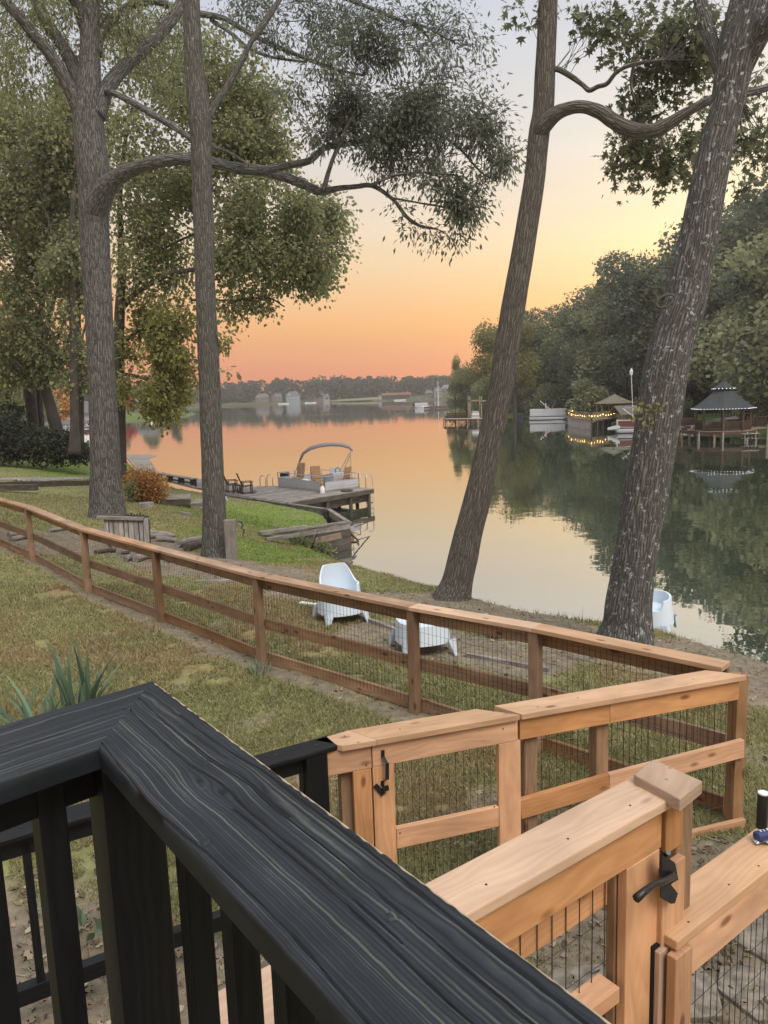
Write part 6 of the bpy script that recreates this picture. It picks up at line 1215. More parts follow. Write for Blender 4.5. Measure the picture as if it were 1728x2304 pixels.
# ------------------------------------------------------------------ right-hand shore: docks, boats, pavilions
def flatz(px, py, z): return at(px, py, z)
def posts_under(t, pts, z0, z1, m='tan_wood', w_=.18):
    for p in pts: ob('pile', MB().box((p[0], p[1], (z0 + z1) / 2), w_, w_, z1 - z0), M[m], t)
def gazebo(name, label, cx, cy, z0, R, n, hpost, roof_h, m_post, m_roof, cupola=True, rail=True, lights=None, spire=True):
    t = thing(name, label, 'gazebo', (cx, cy, z0)); V = [(cx + R * math.cos(2 * math.pi * (k + .5) / n), cy + R * math.sin(2 * math.pi * (k + .5) / n)) for k in range(n)]
    for x, y in V: ob('post', MB().box((x, y, z0 + hpost / 2), .2, .2, hpost), M[m_post], t)
    def roofp(r0, z_0, r1, z_1, nm, seg=4):
        for k in range(n):
            a0 = 2 * math.pi * (k + .5) / n; a1 = 2 * math.pi * (k + 1.5) / n; mb = MB()
            for s in range(seg):
                f0 = s / seg; f1 = (s + 1) / seg; cur = lambda f: f ** 1.25
                ra = r0 + (r1 - r0) * f0; rb = r0 + (r1 - r0) * f1; za = z_0 + (z_1 - z_0) * cur(f0); zb_ = z_0 + (z_1 - z_0) * cur(f1)
                mb.slab([(cx + ra * math.cos(a0), cy + ra * math.sin(a0), za), (cx + ra * math.cos(a1), cy + ra * math.sin(a1), za), (cx + rb * math.cos(a1), cy + rb * math.sin(a1), zb_), (cx + rb * math.cos(a0), cy + rb * math.sin(a0), zb_)], .06)
            ob(nm, mb, M[m_roof], t)
    e = R * 1.22
    if cupola:
        roofp(e, z0 + hpost - .05, .9, z0 + hpost + roof_h, 'roof_panel'); ob('cupola_wall', MB().lathe((cx, cy, z0 + hpost + roof_h - .1), [(.75, 0), (.72, .35)], n), M[m_post], t); roofp(1.15, z0 + hpost + roof_h + .22, .05, z0 + hpost + roof_h + 1.05, 'cupola_roof', 3)
        ob('spire', MB().lathe((cx, cy, z0 + hpost + roof_h + 1.0), [(.12, 0), (.14, .12), (.05, .2), (.02, .5)], 10), M[m_roof], t)
    else: roofp(e, z0 + hpost - .05, .05, z0 + hpost + roof_h, 'roof_panel')
    ob('eave_beam', MB().tube([(x, y, z0 + hpost - .12) for x, y in V + V[:1]], .09, 4, False), M[m_post], t)
    if rail:
        for k in range(n):
            a = np.array(V[k]); b = np.array(V[(k + 1) % n]); f = MB(); f.beam(V3(a, z0 + .95), V3(b, z0 + .95), .1, .07); rr = ob('handrail', f, M[m_post], t); f2 = MB(); f2.beam(V3(a, z0 + .12), V3(b, z0 + .12), .06, .07)
            m_ = int(np.linalg.norm(b - a) / .14)
            for i in range(m_): q = a + (b - a) * (i + .5) / m_; f2.box((q[0], q[1], z0 + .53), .05, .05, .8)
            ob('balusters', f2, M[m_post], t, kind='stuff')
    if lights:
        for ring_r, zz, cnt in lights:
            f = MB()
            for k in range(cnt):
                a = 2 * math.pi * k / cnt; seg = 2 * math.pi / n; aa = ((a / seg - .5) % 1 - .5) * seg; rr = ring_r * math.cos(seg / 2) / math.cos(aa) 
                f.lathe((cx + rr * math.cos(a), cy + rr * math.sin(a), zz), [(.0, -.05), (.05, 0), (.0, .05)], 6)
            ob('light_string', f, M['bulb_white'], t, kind='stuff')
    return t, V
def deck_rect(name, label, pts2, z, mt, parent=None, fasc='brown_wood', piles=True, pm='tan_wood', step=.3, ang=None):
    t = thing(name, label, 'dock', (pts2[0][0], pts2[0][1], 0)); P = [A2(*p) for p in pts2]; d = P[1] - P[0]; ang = math.atan2(d[1], d[0]) + math.pi / 2 if ang is None else ang
    planks(t, P, ang, z, step, M[mt], stuff=True)
    for i in range(len(P)):
        a, b = P[i], P[(i + 1) % len(P)]; ob('fascia', MB().beam(V3(a, z - .17), V3(b, z - .17), .06, .28), M[fasc], t)
        if piles:
            L_ = np.linalg.norm(b - a); m_ = max(1, int(L_ / 2.2))
            for k in range(m_): q = a + (b - a) * k / m_; ob('pile', MB().box((q[0], q[1], z / 2 - .55), .16, .16, z + .9), M[pm], t)
    return t
# dark gazebo dock
gx = at(1622, 972, .95); gcx, gcy = gx[0], gx[1]
gd = A2(*(at(1478, 966, .95)[:2])); ge = A2(*(at(1602, 972, .95)[:2])); u_ = unit(ge - gd)
deck_rect('dock', 'long reddish dock running to the dark gazebo', [at(1440, 964, .95)[:2], at(1608, 972, .95)[:2], at(1608, 972, .95)[:2] + A2(1.0, 3.5), at(1440, 964, .95)[:2] + A2(1.5, 4.2)], .95, 'tan_wood')
c_ = A2(gcx + 1.3, gcy + 2.6)
deck_rect('gazebo_platform', 'platform on piles carrying the dark gazebo', [(c_[0] + 3.2 * math.cos(a), c_[1] + 3.2 * math.sin(a)) for a in [2 * math.pi * (k + .5) / 8 for k in range(8)]], 1.0, 'tan_wood', pm='grey_wood', ang=0)
gzt, GV = gazebo('gazebo', 'dark octagonal gazebo with a two-tiered shingle roof edged with small lights', c_[0], c_[1], 1.0, 2.6, 8, 2.3, 1.8, 'brown_wood', 'shingle', lights=[(3.15, 3.25, 60), (1.15, 5.3, 18)])
for k in range(7):
    q = at(1558 + k * 3.5, 936 , 1.9); 
sg = thing('porch_steps', 'brown steps with railings on the left side of the dark gazebo', 'steps', (c_[0] - 3.6, c_[1], 1.0))
for k in range(3): ob('step', MB().box((c_[0] - 3.7 - .3 * k, c_[1] + .3, 1.5 - .2 * k), .35, 1.5, .08), M['brown_wood'], sg); ob('riser', MB().box((c_[0] - 3.6 - .3 * k, c_[1] + .3, 1.38 - .2 * k), .05, 1.5, .2), M['brown_wood'], sg)
for s in (-.5, 1.1):
    f = MB(); f.beam((c_[0] - 3.0, c_[1] + s, 2.35), (c_[0] - 4.5, c_[1] + s, 2.3), .08, .06)
    for k in range(9): f.box((c_[0] - 3.1 - .16 * k, c_[1] + s, 1.8), .05, .05, 1.1)
    ob('side_rail', f, M['brown_wood'], sg, kind='stuff')
rw = thing('railing', 'brown railing of the walkway at the right edge beyond the gazebo', 'railing', (c_[0] + 4, c_[1] + 1, 1))
f = MB(); f.beam((c_[0] + 3.2, c_[1] + 1.5, 2.2), (c_[0] + 8, c_[1] + 1.0, 2.2), .1, .07)
for k in range(32): f.box((c_[0] + 3.3 + .15 * k, c_[1] + 1.5 - .016 * k, 1.6), .05, .05, 1.1)
ob('balusters', f, M['brown_wood'], rw, kind='stuff'); ob('deck', MB().box((c_[0] + 5.6, c_[1] + 2.2, .98), 5, 2.2, .12), M['tan_wood'], rw)
lft = at(1695, 984, .5); lf = thing('boat_lift', 'low pale floating lift with dark rollers right of the gazebo', 'lift', lft)
ob('frame', MB().box(lft + (0, .6, .35), 1.7, .12, .07), M['grey_wood'], lf); ob('frame', MB().box(lft + (0, .6, -.1), 1.7, .12, .07), M['grey_wood'], lf)
for k in range(5): ob('roller', MB().lathe(lft + (-.7 + .35 * k, .6, -.1), [(.13, 0), (.13, .36)], 8), M['black'], lf)
ob('pile', MB().box((lft[0] + 1.7, lft[1] + .6, .4), .16, .16, 2.6), M['grey_wood'], lf)
# swing/grill frame and bush on the grass by the dock
q = at(1549, 948, 1.4); sw = thing('a_frame', 'thin dark A-frame stand on the grass left of the gazebo', 'frame', q); 
for s, e in ((-1, 0), (1, 0)): ob('leg', MB().tube([q + (s * .9, 0, 0), q + (0, 0, 3.2)], .05, 6), M['bark_far'], sw)
def mid_bush(label, px, py, Y, R, mt='leaf_hedge', seed=1):
    p = aty(px, py, Y); z = HR(p[0], p[1]); r = np.random.default_rng(seed); n = 900; u = r.normal(size=(n, 3)); u /= np.linalg.norm(u, axis=1)[:, None]; C = np.array([p[0], p[1], z + R * .5]) + u * R * np.array([1, 1, .7]) * (.6 + .45 * r.random((n, 1))); D = r.normal(size=(n, 3)); D /= np.linalg.norm(D, axis=1)[:, None]
    t = thing('shrub', label, 'shrub', (p[0], p[1], z)); leaf_mesh('foliage', C, D, .28 * (.6 + r.random(n)), T_CLUMP, M[mt], t, r.random(n)); ob('stems', MB().tube([(p[0], p[1], z - .2), (p[0], p[1], z + R)], .08, 6), M['bark_far'], t)
for i, (l_, px, py, Y, R, mt_) in enumerate([('round dark shrub left of the driveway end', 1542, 930, 100, 1.4, 'leaf_hedge'), ('long dark shrub above the driveway', 1590, 905, 118, 2.0, 'leaf_hedge'), ('shrub bank left of the driveway top', 1530, 905, 122, 2.2, 'leaf_r1'), ('shrub behind the dark gazebo on the right', 1690, 925, 98, 1.6, 'leaf_r1'), ('shrub at the far right edge of the bank', 1722, 925, 92, 1.8, 'leaf_r1'), ('undergrowth behind the white pontoon boat', 1230, 930, 163, 2.2, 'leaf_r1'), ('undergrowth right of the white pontoon boat', 1290, 930, 155, 2.4, 'leaf_r3'), ('undergrowth left of the pavilion', 1335, 925, 138, 2.4, 'leaf_r1'), ('undergrowth right of the pavilion', 1430, 920, 130, 2.4, 'leaf_r3'), ('undergrowth by the brick house', 1180, 928, 178, 2.4, 'leaf_r1'), ('undergrowth beside the lawn chairs', 1150, 926, 182, 2.2, 'leaf_r1'), ('shrub on the slope behind the A-frame', 1510, 915, 116, 2.2, 'leaf_r3'), ('big shrub at the top of the driveway', 1640, 895, 135, 2.6, 'leaf_r1')]): mid_bush(l_, px, py, Y, R, mt_, 300 + i)
# driveway
dv = [at(1566, 912, 2.2)[:2], at(1580, 905, 2.6)[:2], at(1640, 893, 3.5)[:2], at(1665, 892, 3.5)[:2]]
f = MB(); 
for i in range(10):
    a = A2(34.5, 95) + A2(.75, .55) * i * 2.2; b = a + A2(.75, .55) * 2.2; wv_ = A2(-1.2, 1.3)
    f.add([(a[0] - wv_[0], a[1] - wv_[1], HR(*(a - wv_)) + .05), (b[0] - wv_[0], b[1] - wv_[1], HR(*(b - wv_)) + .05), (b[0] + wv_[0], b[1] + wv_[1], HR(*(b + wv_)) + .05), (a[0] + wv_[0], a[1] + wv_[1], HR(*(a + wv_)) + .05)], [(0, 1, 2, 3)])
ob('driveway', f, M['concrete'], None, kind='structure', label='pale concrete path climbing the bank behind the gazebo')
# pale open pavilion behind the string lights
pv = at(1382, 930, 1.3); pvx, pvy = pv[0], 119.0; pvx = aty(1382, 930, 119)[0]; pz = HR(pvx, pvy) + .1
gazebo('gazebo', 'pale open pavilion with a tan roof behind the string lights', pvx, pvy, pz, 2.6, 6, 3.0, 1.3, 'tan_wood', 'tan_shingle', cupola=False)
# dock with yellow string lights
dl_pts = [at(1279, 948, 1.5)[:2], at(1290, 953, 1.5)[:2], at(1333, 958, 1.5)[:2], at(1382, 953, 1.5)[:2]]
da, db_, dc, dd = [A2(*at(x, y, 0)[:2]) for x, y in ((1278, 954), (1286, 961), (1331, 967), (1392, 958))]
mid_ = dc + A2(6, 9)
sl = thing('dock', 'walled terrace dock hung with yellow string lights', 'dock', V3(dc, 0))
TP = [da, db_, dc, dd + A2(2, 0), dd + A2(3, 9), da + A2(3, 9)]; zt_ = 1.35
planks(sl, TP, .4, zt_, .3, M['tan_wood'], stuff=True)
for a, b, m_ in ((da, db_, 'tan_wood'), (db_, dc, 'tan_wood')):
    for k in range(4): ob('wall_board', MB().beam(V3(a, .0 + .35 * k), V3(b, .0 + .35 * k), .12 + .03 * (k % 2), .34), M['grey_wood'], sl)
ob('fascia', MB().beam(V3(dc, zt_ - .15), V3(dd, zt_ - .15), .1, .3), M['tan_wood'], sl)
for k in range(6): q = dc + (dd - dc) * k / 5; ob('pile', MB().box((q[0], q[1], .3), .2, .2, 2.2), M['dark_wood'], sl)
ob('back_wall', MB().beam(V3(dc + A2(1, 2.2), .6), V3(dd + A2(1, 2.2), .6), .1, 1.7), M['dark_wood'], sl)
edge_pts = [da + A2(3, 9), da, db_, dc, dd, dd + A2(3, 1)]
for i in range(len(edge_pts) - 1):
    a, b = edge_pts[i], edge_pts[i + 1]; L_ = np.linalg.norm(b - a); n = max(1, int(L_ / 1.8))
    ob('handrail', MB().beam(V3(a, zt_ + .95), V3(b, zt_ + .95), .12, .06), M['tan_wood'], sl)
    for k in range(n + 1): q = a + (b - a) * k / n; ob('rail_post', MB().box((q[0], q[1], zt_ + .47), .1, .1, .95), M['tan_wood'], sl)
    f = MB(); m_ = int(L_ / .16)
    for k in range(m_): q = a + (b - a) * (k + .5) / m_; f.box((q[0], q[1], zt_ + .45), .04, .04, .85)
    ob('balusters', f, M['tan_wood'], sl, kind='stuff')
ls = thing('string_lights', 'warm yellow bulbs strung along the rail of the terrace dock', 'lights', V3(dc, zt_ + .6)); nb = 0
for i in range(len(edge_pts) - 1):
    a, b = edge_pts[i], edge_pts[i + 1]; L_ = np.linalg.norm(b - a); n = int(L_ / (.55 if i == 1 else .95))
    ob('cable', MB().tube([V3(a + (b - a) * k / max(2, n), zt_ + .78 - .12 * abs(math.sin(k * .8))) for k in range(max(2, n) + 1)], .012, 4), M['black'], ls)
    for k in range(n + 1): q = a + (b - a) * k / n + rng.normal(size=2) * .02; ob('bulb', MB().lathe(V3(q + A2(0, -.08), zt_ + .64 - .14 * abs(math.sin(k * .8)) - .1 * rnd.random()), [(.0, -.06), (.055, 0), (.0, .06)], 8), M['bulb'], ls)
# lamp pole
q = aty(1425, 940, 104); lp = thing('lamp_pole', 'tall thin pole with a white lantern beside the thick leaning trunk', 'pole', (q[0], q[1], 1)); topq = aty(1419, 832, 104)
ob('pole', MB().tube([(q[0], q[1], 1), (topq[0] + .1, topq[1], topq[2] - .5)], .05, 8), M['white'], lp); ob('lantern', MB().lathe((topq[0] + .1, topq[1], topq[2] - .7), [(.2, 0), (.24, .5), (.05, .9)], 10), M['white'], lp)
# pontoon boats
def pontoon(name, label, a, b, h, m_side, canopy=None, flag=False, cm='navy', lounge=False, z=.35, stripe=None):
    a = A2(*a); b = A2(*b); d = unit(b - a); n = A2(-d[1], d[0]); L_ = np.linalg.norm(b - a); t = thing(name, label, 'boat', V3((a + b) / 2, 0)); W_ = 2.5
    P = lambda l, s, zz: V3(a + d * l + n * s, zz)
    for s in (.35, W_ - .35): ob('pontoon', MB().tube([P(-.1, s, z), P(.2, s, z), P(L_ - 1.0, s, z), P(L_ + .1, s, z + .25)], [.26, .33, .33, .05], 12), M['alu'], t, smooth='auto')
    ob('deck', MB().slab([P(0, 0, z + .5), P(L_ - .4, 0, z + .5), P(L_ - .4, W_, z + .5), P(0, W_, z + .5)], .14), M['alu'], t)
    for s in (0, W_): ob('side_panel', MB().beam(P(.05, s, z + .5 + h / 2), P(L_ - .7, s, z + .5 + h / 2), .05, h), M[m_side], t); ob('rail', MB().beam(P(0, s, z + .53 + h), P(L_ - .6, s, z + .53 + h), .07, .06), M['white'], t)
    for l in (.05, L_ - .7): ob('end_panel', MB().beam(P(l, 0, z + .5 + h / 2), P(l, W_, z + .5 + h / 2), .05, h), M['white'], t)
    ob('motor', MB().slab([P(-.7, 1.0, z + 1.0), P(-.1, 1.0, z + 1.1), P(-.1, 1.5, z + 1.1), P(-.7, 1.5, z + 1.0)], .6), M['black'], t, bevel=.08); ob('console', MB().slab([P(L_ * .45, 1.5, z + 1.5), P(L_ * .58, 1.5, z + 1.3), P(L_ * .58, 2.1, z + 1.3), P(L_ * .45, 2.1, z + 1.5)], .9), M['white'], t)
    for l in (.9, 2.0, L_ - 2.0): ob('seat', MB().slab([P(l, .2, z + 1.15), P(l + .7, .2, z + 1.15), P(l + .7, .8, z + 1.15), P(l, .8, z + 1.15)], .55), M['white'], t, bevel=.06)
    if stripe: ob('stripe', MB().beam(P(.1, -.03, z + .5 + h * .35), P(L_ - .8, -.03, z + .5 + h * .35), .02, .12), M[stripe], t)
    if canopy:
        l0, l1, hz_ = canopy; ob('canopy', MB().slab([P(l0, 0, hz_), P((l0 + l1) / 2, 0, hz_ + .18), P((l0 + l1) / 2, W_, hz_ + .18), P(l0, W_, hz_)], .08).slab([P((l0 + l1) / 2, 0, hz_ + .18), P(l1, 0, hz_), P(l1, W_, hz_), P((l0 + l1) / 2, W_, hz_ + .18)], .08), M[cm], t)
        for l, l2 in ((l0, (l0 + l1) / 2 + .4), (l1, (l0 + l1) / 2 + .6)):
            for s in (0, W_): ob('canopy_pole', MB().tube([P(l, s, hz_), P(l2, s, z + .5 + h)], .03, 6), M['alu'], t)
    if flag:
        p0 = P(2.9, -.3, z + 1.0); ob('flag_pole', MB().tube([p0, p0 + (0, 0, 1.9)], .02, 6), M['white'], t); fm = MB().slab([p0 + (0, 0, 1.9), p0 + (.10, -.05, 1.9), p0 + (.35, -.05, .7), p0 + (0.02, 0, .9)], .02, up=(0, 1, 0)); fl = ob('flag', fm, M['flag'], t)
    return t
def flagmat():
    m, t, b = mat('striped_flag'); n = t.nodes.new; l = t.links.new; tcn = n('ShaderNodeTexCoord'); wv = n('ShaderNodeTexWave'); wv.inputs['Scale'].default_value = 1.6; l(tcn.outputs['Object'], wv.inputs['Vector']); r = n('ShaderNodeValToRGB'); r.color_ramp.interpolation = 'CONSTANT'; r.color_ramp.elements[0].color = (.45, .05, .05, 1); r.color_ramp.elements[1].position = .5; r.color_ramp.elements[1].color = (.7, .7, .7, 1); l(wv.outputs['Fac'], r.inputs[0]); l(r.outputs[0], b.inputs['Base Color']); return m
M['flag'] = flagmat()
pontoon('pontoon_boat', 'white pontoon boat with a dark canopy and a small flag left of the string lights', at(1192, 946, 0)[:2], at(1280, 944, 0)[:2], 1.15, 'grey_panel', canopy=(1.9, 4.8, 3.6), flag=True)
pontoon('pontoon_boat', 'pontoon boat with shining tubes and a faded canopy, half hidden by the thick leaning trunk', at(1384, 976, 0)[:2] + A2(.3, 0), at(1384, 976, 0)[:2] + A2(6.8, -1.5), .75, 'maroon', canopy=(.6, 3.6, 3.1), cm='canvas', stripe=None)
ob('jet_ski_bow', MB().slab([at(1367, 962, .7), at(1386, 957, 1.1), at(1395, 958, 1.1), at(1384, 963, .6)], .3), M['white'], None, label='pointed white bow of a small boat by the string light dock', category='boat')
# pale boathouse roof just left of the thick leaning trunk
bh = aty(1425, 930, 108); bhz = HR(bh[0], bh[1]); bht = thing('boathouse', 'low pale-roofed boathouse peeping out left of the thick leaning trunk', 'boathouse', (bh[0], bh[1], bhz))
ob('wall', MB().box((bh[0] + 2.5, bh[1] + 3, bhz + 1.0), 7, 5, 2.0), M['tan_wood'], bht); 
for s in (-1, 1): ob('roof', MB().slab([(bh[0] - 1.8, bh[1] + 3 + s * 3.2, bhz + 1.95), (bh[0] + 6.8, bh[1] + 3 + s * 3.2, bhz + 1.95), (bh[0] + 6.8, bh[1] + 3, bhz + 3.1), (bh[0] - 1.8, bh[1] + 3, bhz + 3.1)], .12), M['tan_shingle'], bht)
ob('window', MB().box((bh[0] + 1, bh[1] + .48, bhz + 1.2), 1.2, .06, .8), M['glass'], bht)
# the point: dock with a lift, brick house, lawn chairs, far pontoon, lamp
p0 = A2(*at(1006, 955, 0)[:2]); p1_ = A2(*at(1100, 955, 0)[:2])
deck_rect('dock', 'low brown dock at the tip of the point', [p0, p1_, p1_ + A2(1, 5), p0 + A2(-.2, 5)], .95, 'tan_wood')
bk = thing('dock_bench', 'long slatted bench wall along the dock at the point', 'bench', V3(p0, .95))
for k in range(3): ob('slat', MB().beam(V3(p0 + A2(.3, 4), 1.25 + .28 * k), V3(p0 + A2(6.5, 4), 1.25 + .28 * k), .06, .2), M['brown_wood'], bk)
for k in range(5): ob('post', MB().box((p0[0] + .4 + 1.5 * k, p0[1] + 4, 1.5), .12, .12, 1.1), M['brown_wood'], bk)
q1 = aty(1058, 950, p0[1] + 1); lf2 = thing('boat_lift', 'tall brown lift frame on the dock at the point', 'lift', (q1[0], q1[1], 0))
for dx_, dy_ in ((0, 0), (2.1, 0), (0, 2.6), (2.1, 2.6)): ob('post', MB().box((q1[0] + dx_, q1[1] + dy_, 2.3), .2, .2, 5.2), M['tan_wood'], lf2)
ob('beam', MB().box((q1[0] + 1.05, q1[1], 4.1), 2.4, .2, .25), M['tan_wood'], lf2); ob('beam', MB().box((q1[0] + 1.05, q1[1] + 2.6, 4.1), 2.4, .2, .25), M['tan_wood'], lf2); ob('cover', MB().box((q1[0] + 3.0, q1[1] + .8, 4.0), 2.0, 2.4, .2), M['canvas'], lf2)
js = thing('jet_ski', 'covered white and blue watercraft hanging in the lift at the point', 'watercraft', (q1[0] + 1, q1[1], 1))
for k in range(5): ob('panel', MB().box((q1[0] + .95, q1[1] + .3, .6 + .36 * k), 1.5 - .08 * k, 1.6, .3), M['white'] if k % 2 else M['grey_panel'], js)
fp = aty(946, 922, 300); pontoon('pontoon_boat', 'small distant pontoon boat end-on with its canopy up, left of the point', (fp[0] - 2, 300), (fp[0] + 3.5, 300.0), .9, 'grey_panel', canopy=(1.0, 4.6, 3.9), cm='canvas')
q = aty(975, 930, 270); ob('floating_pier', MB().box((q[0] + 4, q[1] + 3, .5), 14, 3, .8), M['dark_wood'], None, label='low dark floating pier beside the distant pontoon boat', category='pier')
q = aty(986, 895, 300); mp_ = MB().tube([(q[0], 300, -.5), (q[0], 300, 10.0)], .09, 6); ob('flagpole', mp_, M['white'], None, label='thin white pole rising from the water left of the point', category='pole')
hs = aty(1095, 915, 190); hz_ = HR(hs[0], hs[1])
def house(name, label, cx, cy, z, w_, d_, h_, rh, wall, roof, wins, rz=0, chim=False, gable=False):
    t = thing(name, label, 'house', (cx, cy, z)); f = MB().box((cx, cy, z + h_ / 2 - 1), w_, d_, h_ + 2); ob('wall', f, wall, t)
    for s in (-1, 1): rf = ob('roof', MB().slab([(cx - w_ / 2 - .4, cy + s * (d_ / 2 + .4), z + h_), (cx + w_ / 2 + .4, cy + s * (d_ / 2 + .4), z + h_), (cx + w_ / 2 - .2 * w_ * (not gable), cy, z + h_ + rh), (cx - w_ / 2 + .2 * w_ * (not gable), cy, z + h_ + rh)], .25), roof, t)
    if chim: ob('chimney', MB().box((cx + w_ * .2, cy, z + h_ + rh * .8), .9, .9, rh), wall, rf)
    for wx, wz, ww, wh in wins:
        f = ob('window', MB().box((cx + wx, cy - d_ / 2 - .03, z + wz), ww, .1, wh), M['white'], t); ob('pane', MB().box((cx + wx, cy - d_ / 2 - .09, z + wz), ww * .8, .06, wh * .85), M['glass'], f)
    return t
W_brick = plain('brick_wall', (.25, .17, .13), .9, 0, .15, 2); W_white = plain('white_siding', (.24, .24, .23), .8, 0, .05); W_tan = plain('tan_siding', (.15, .13, .11), .8, 0, .05); W_blue = plain('pale_blue_siding', (.19, .24, .255), .8, 0, .05); R_grey = plain('grey_roof', (.12, .115, .12), .9); R_red = plain('red_tile_roof', (.17, .075, .055), .9)
house('house', 'brick house half hidden by trees on the point', hs[0] + 3, 196, hz_, 12, 8, 5.2, 2.5, W_brick, R_grey, [(-3, 3.2, 1.8, 1.4), (0, 3.2, 1.8, 1.4), (3, 3.2, 1.4, 1.4)])
hs2 = aty(1215, 860, 185); house('house', 'house with a pale roof glimpsed through the trees left of the white boat', hs2[0], 185, HR(hs2[0], 185) + 3, 13, 9, 6, 3, W_tan, plain('pale_roof', (.4, .45, .5), .6), [(-3, 3, 1.5, 1.5), (2, 3, 1.5, 1.5)])
hs3 = aty(1640, 890, 150); house('house', 'white house glimpsed on the slope above the gazebo', hs3[0] + 1, 150, HR(hs3[0], 150), 10, 8, 5, 2.5, W_white, R_grey, [(-3, 2.6, 1.4, 1.4), (0, 2.6, 1.4, 1.4), (3, 2.6, 1.4, 1.4)])
for i, px in enumerate((1003, 1012, 1020, 1118, 1167, 1175)):
    q = aty(px, 930, 168 if px < 1100 else 158); zc = HR(q[0], q[1]); 
    t = thing('lawn_chair', ['dark lawn chair at the very tip of the point', 'second dark lawn chair from the tip of the point', 'third dark lawn chair from the tip of the point', 'green lawn chair left of the middle leaning trunk base trees', 'green lawn chair right of the middle leaning trunk', 'rightmost green lawn chair right of the middle leaning trunk'][i], 'chair', (q[0], q[1], zc), 'lawn chairs on the point')
    ob('seat', MB().box((q[0], q[1], zc + .45), .6, .6, .08), M['navy'], t); ob('backrest', MB().box((q[0] + .1, q[1] + .3, zc + .85), .6, .08, .8), M['navy'], t)
    for sx in (-.25, .25): ob('leg', MB().box((q[0] + sx, q[1], zc + .2), .06, .5, .4), M['navy'], t)
# ------------------------------------------------------------------ far shore houses
gh = 'houses on the far shore'
far = [(592, 652, 16, 10, 5.5, 4, W_tan, R_grey, 'brown-roofed house with a white gable leftmost on the far shore'), (625, 655, 12, 10, 5, 4, W_tan, R_grey, 'tan house beside the leftmost far house'), (660, 648, 15, 10, 8, 3.5, W_blue, R_grey, 'pale blue two-storey house with balconies on the far shore'), (712, 668, 24, 12, 6, 5, W_tan, R_grey, 'wide dark-roofed house in the trees at the middle of the far shore'), (735, 655, 7, 8, 4.5, 3, W_white, R_grey, 'small white house in the middle of the far shore'),
       (985, 610, 9, 9, 6, 3.5, W_white, R_grey, 'white gabled house behind the distant pontoon boat'), (1008, 620, 15, 10, 7, 4, W_tan, plain('violet_roof', (.2, .18, .24), .9), 'violet-roofed house beside the white gabled one'), (965, 612, 8, 8, 4, 3, W_tan, R_grey, 'low tan house left of the white gabled one')]
for px, Y, w_, d_, h_, rh, wl, rf, l_ in far:
    w_ *= .72; h_ *= .8; rh *= .8
    q = aty(px, 900, Y); t = house('house', l_, q[0], Y, max(.8, HF(q[0], Y)), w_, d_, h_, rh, wl, rf, [(x * w_ / 4, z_, 1.6, 1.7) for x in (-1, 0, 1) for z_ in ((2, 5.4) if h_ > 7 else (2.4,))], chim=True); t['group'] = gh
    f = MB(); g_ = ob('gable', MB().add([(q[0] - w_ * .45, Y - d_ / 2 - .6, h_ * .9 + HF(q[0], Y)), (q[0] - w_ * .05, Y - d_ / 2 - .6, h_ * .9 + HF(q[0], Y)), (q[0] - w_ * .25, Y - d_ / 2 - .6, h_ + rh * .8 + HF(q[0], Y)), (q[0] - w_ * .45, Y - d_ / 2, h_ * .9 + HF(q[0], Y)), (q[0] - w_ * .05, Y - d_ / 2, h_ * .9 + HF(q[0], Y)), (q[0] - w_ * .25, Y - d_ / 2, h_ + rh * .8 + HF(q[0], Y))], [(0, 1, 2), (5, 4, 3), (0, 3, 4, 1), (1, 4, 5, 2), (2, 5, 3, 0)]), W_white if 'white' in l_ or 'blue' in l_ else wl, t)
q = aty(888, 900, 628); bx0 = q[0]; bY = 618; lb = thing('boathouse', 'long white arcaded boathouse with a red tile roof on the far shore', 'boathouse', (bx0, bY, 0))
ob('floor', MB().box((bx0, bY, .6), 26, 8, .6), W_white, lb); ob('back_wall', MB().box((bx0, bY + 3.5, 2.6), 26, .5, 4), W_white, lb)
for s in (-1, 1): ob('roof', MB().slab([(bx0 - 11, bY + s * 5, 4.3), (bx0 + 13.5, bY + s * 5, 4.3), (bx0 + 13, bY, 6.2), (bx0 - 10.5, bY, 6.2)], .3), R_red, lb)
for k in range(12): ob('column', MB().box((bx0 - 12.5 + 2.25 * k, bY - 4, 2.6), .5, .5, 3.6), W_white, lb)
for k in (3, 10): ob('chimney', MB().box((bx0 - 12.5 + 2.25 * k, bY, 6.4), 1, 1, 2), W_white, lb)
ob('end_wall', MB().box((bx0 - 11.5, bY, 2.6), 3, 8, 3.9), W_white, lb)
for i, (px, Y) in enumerate(((640, 640), (700, 640), (900, 600), (560, 650))):
    q = aty(px, 905, Y); ob('pier', MB().box((q[0], Y - 6, .5), 9, 2.5, .5), M['white'], None, label=['pale pier below the blue far house', 'pale pier left of the mown strip on the far shore', 'low pale pier in front of the arcaded boathouse', 'pale pier leftmost on the far shore'][i], category='pier', group='piers on the far shore')
ob('mown_strip', MB().slab([(aty(740, 903, 640)[0], 640, 1.1), (aty(860, 903, 640)[0], 640, 1.1), (aty(850, 903, 662)[0], 662, 3.2), (aty(765, 903, 662)[0], 662, 2.2)], .4), plain('dry_grass', (.17, .165, .09), .95), None, kind='structure', label='pale mown bank on the far shore')
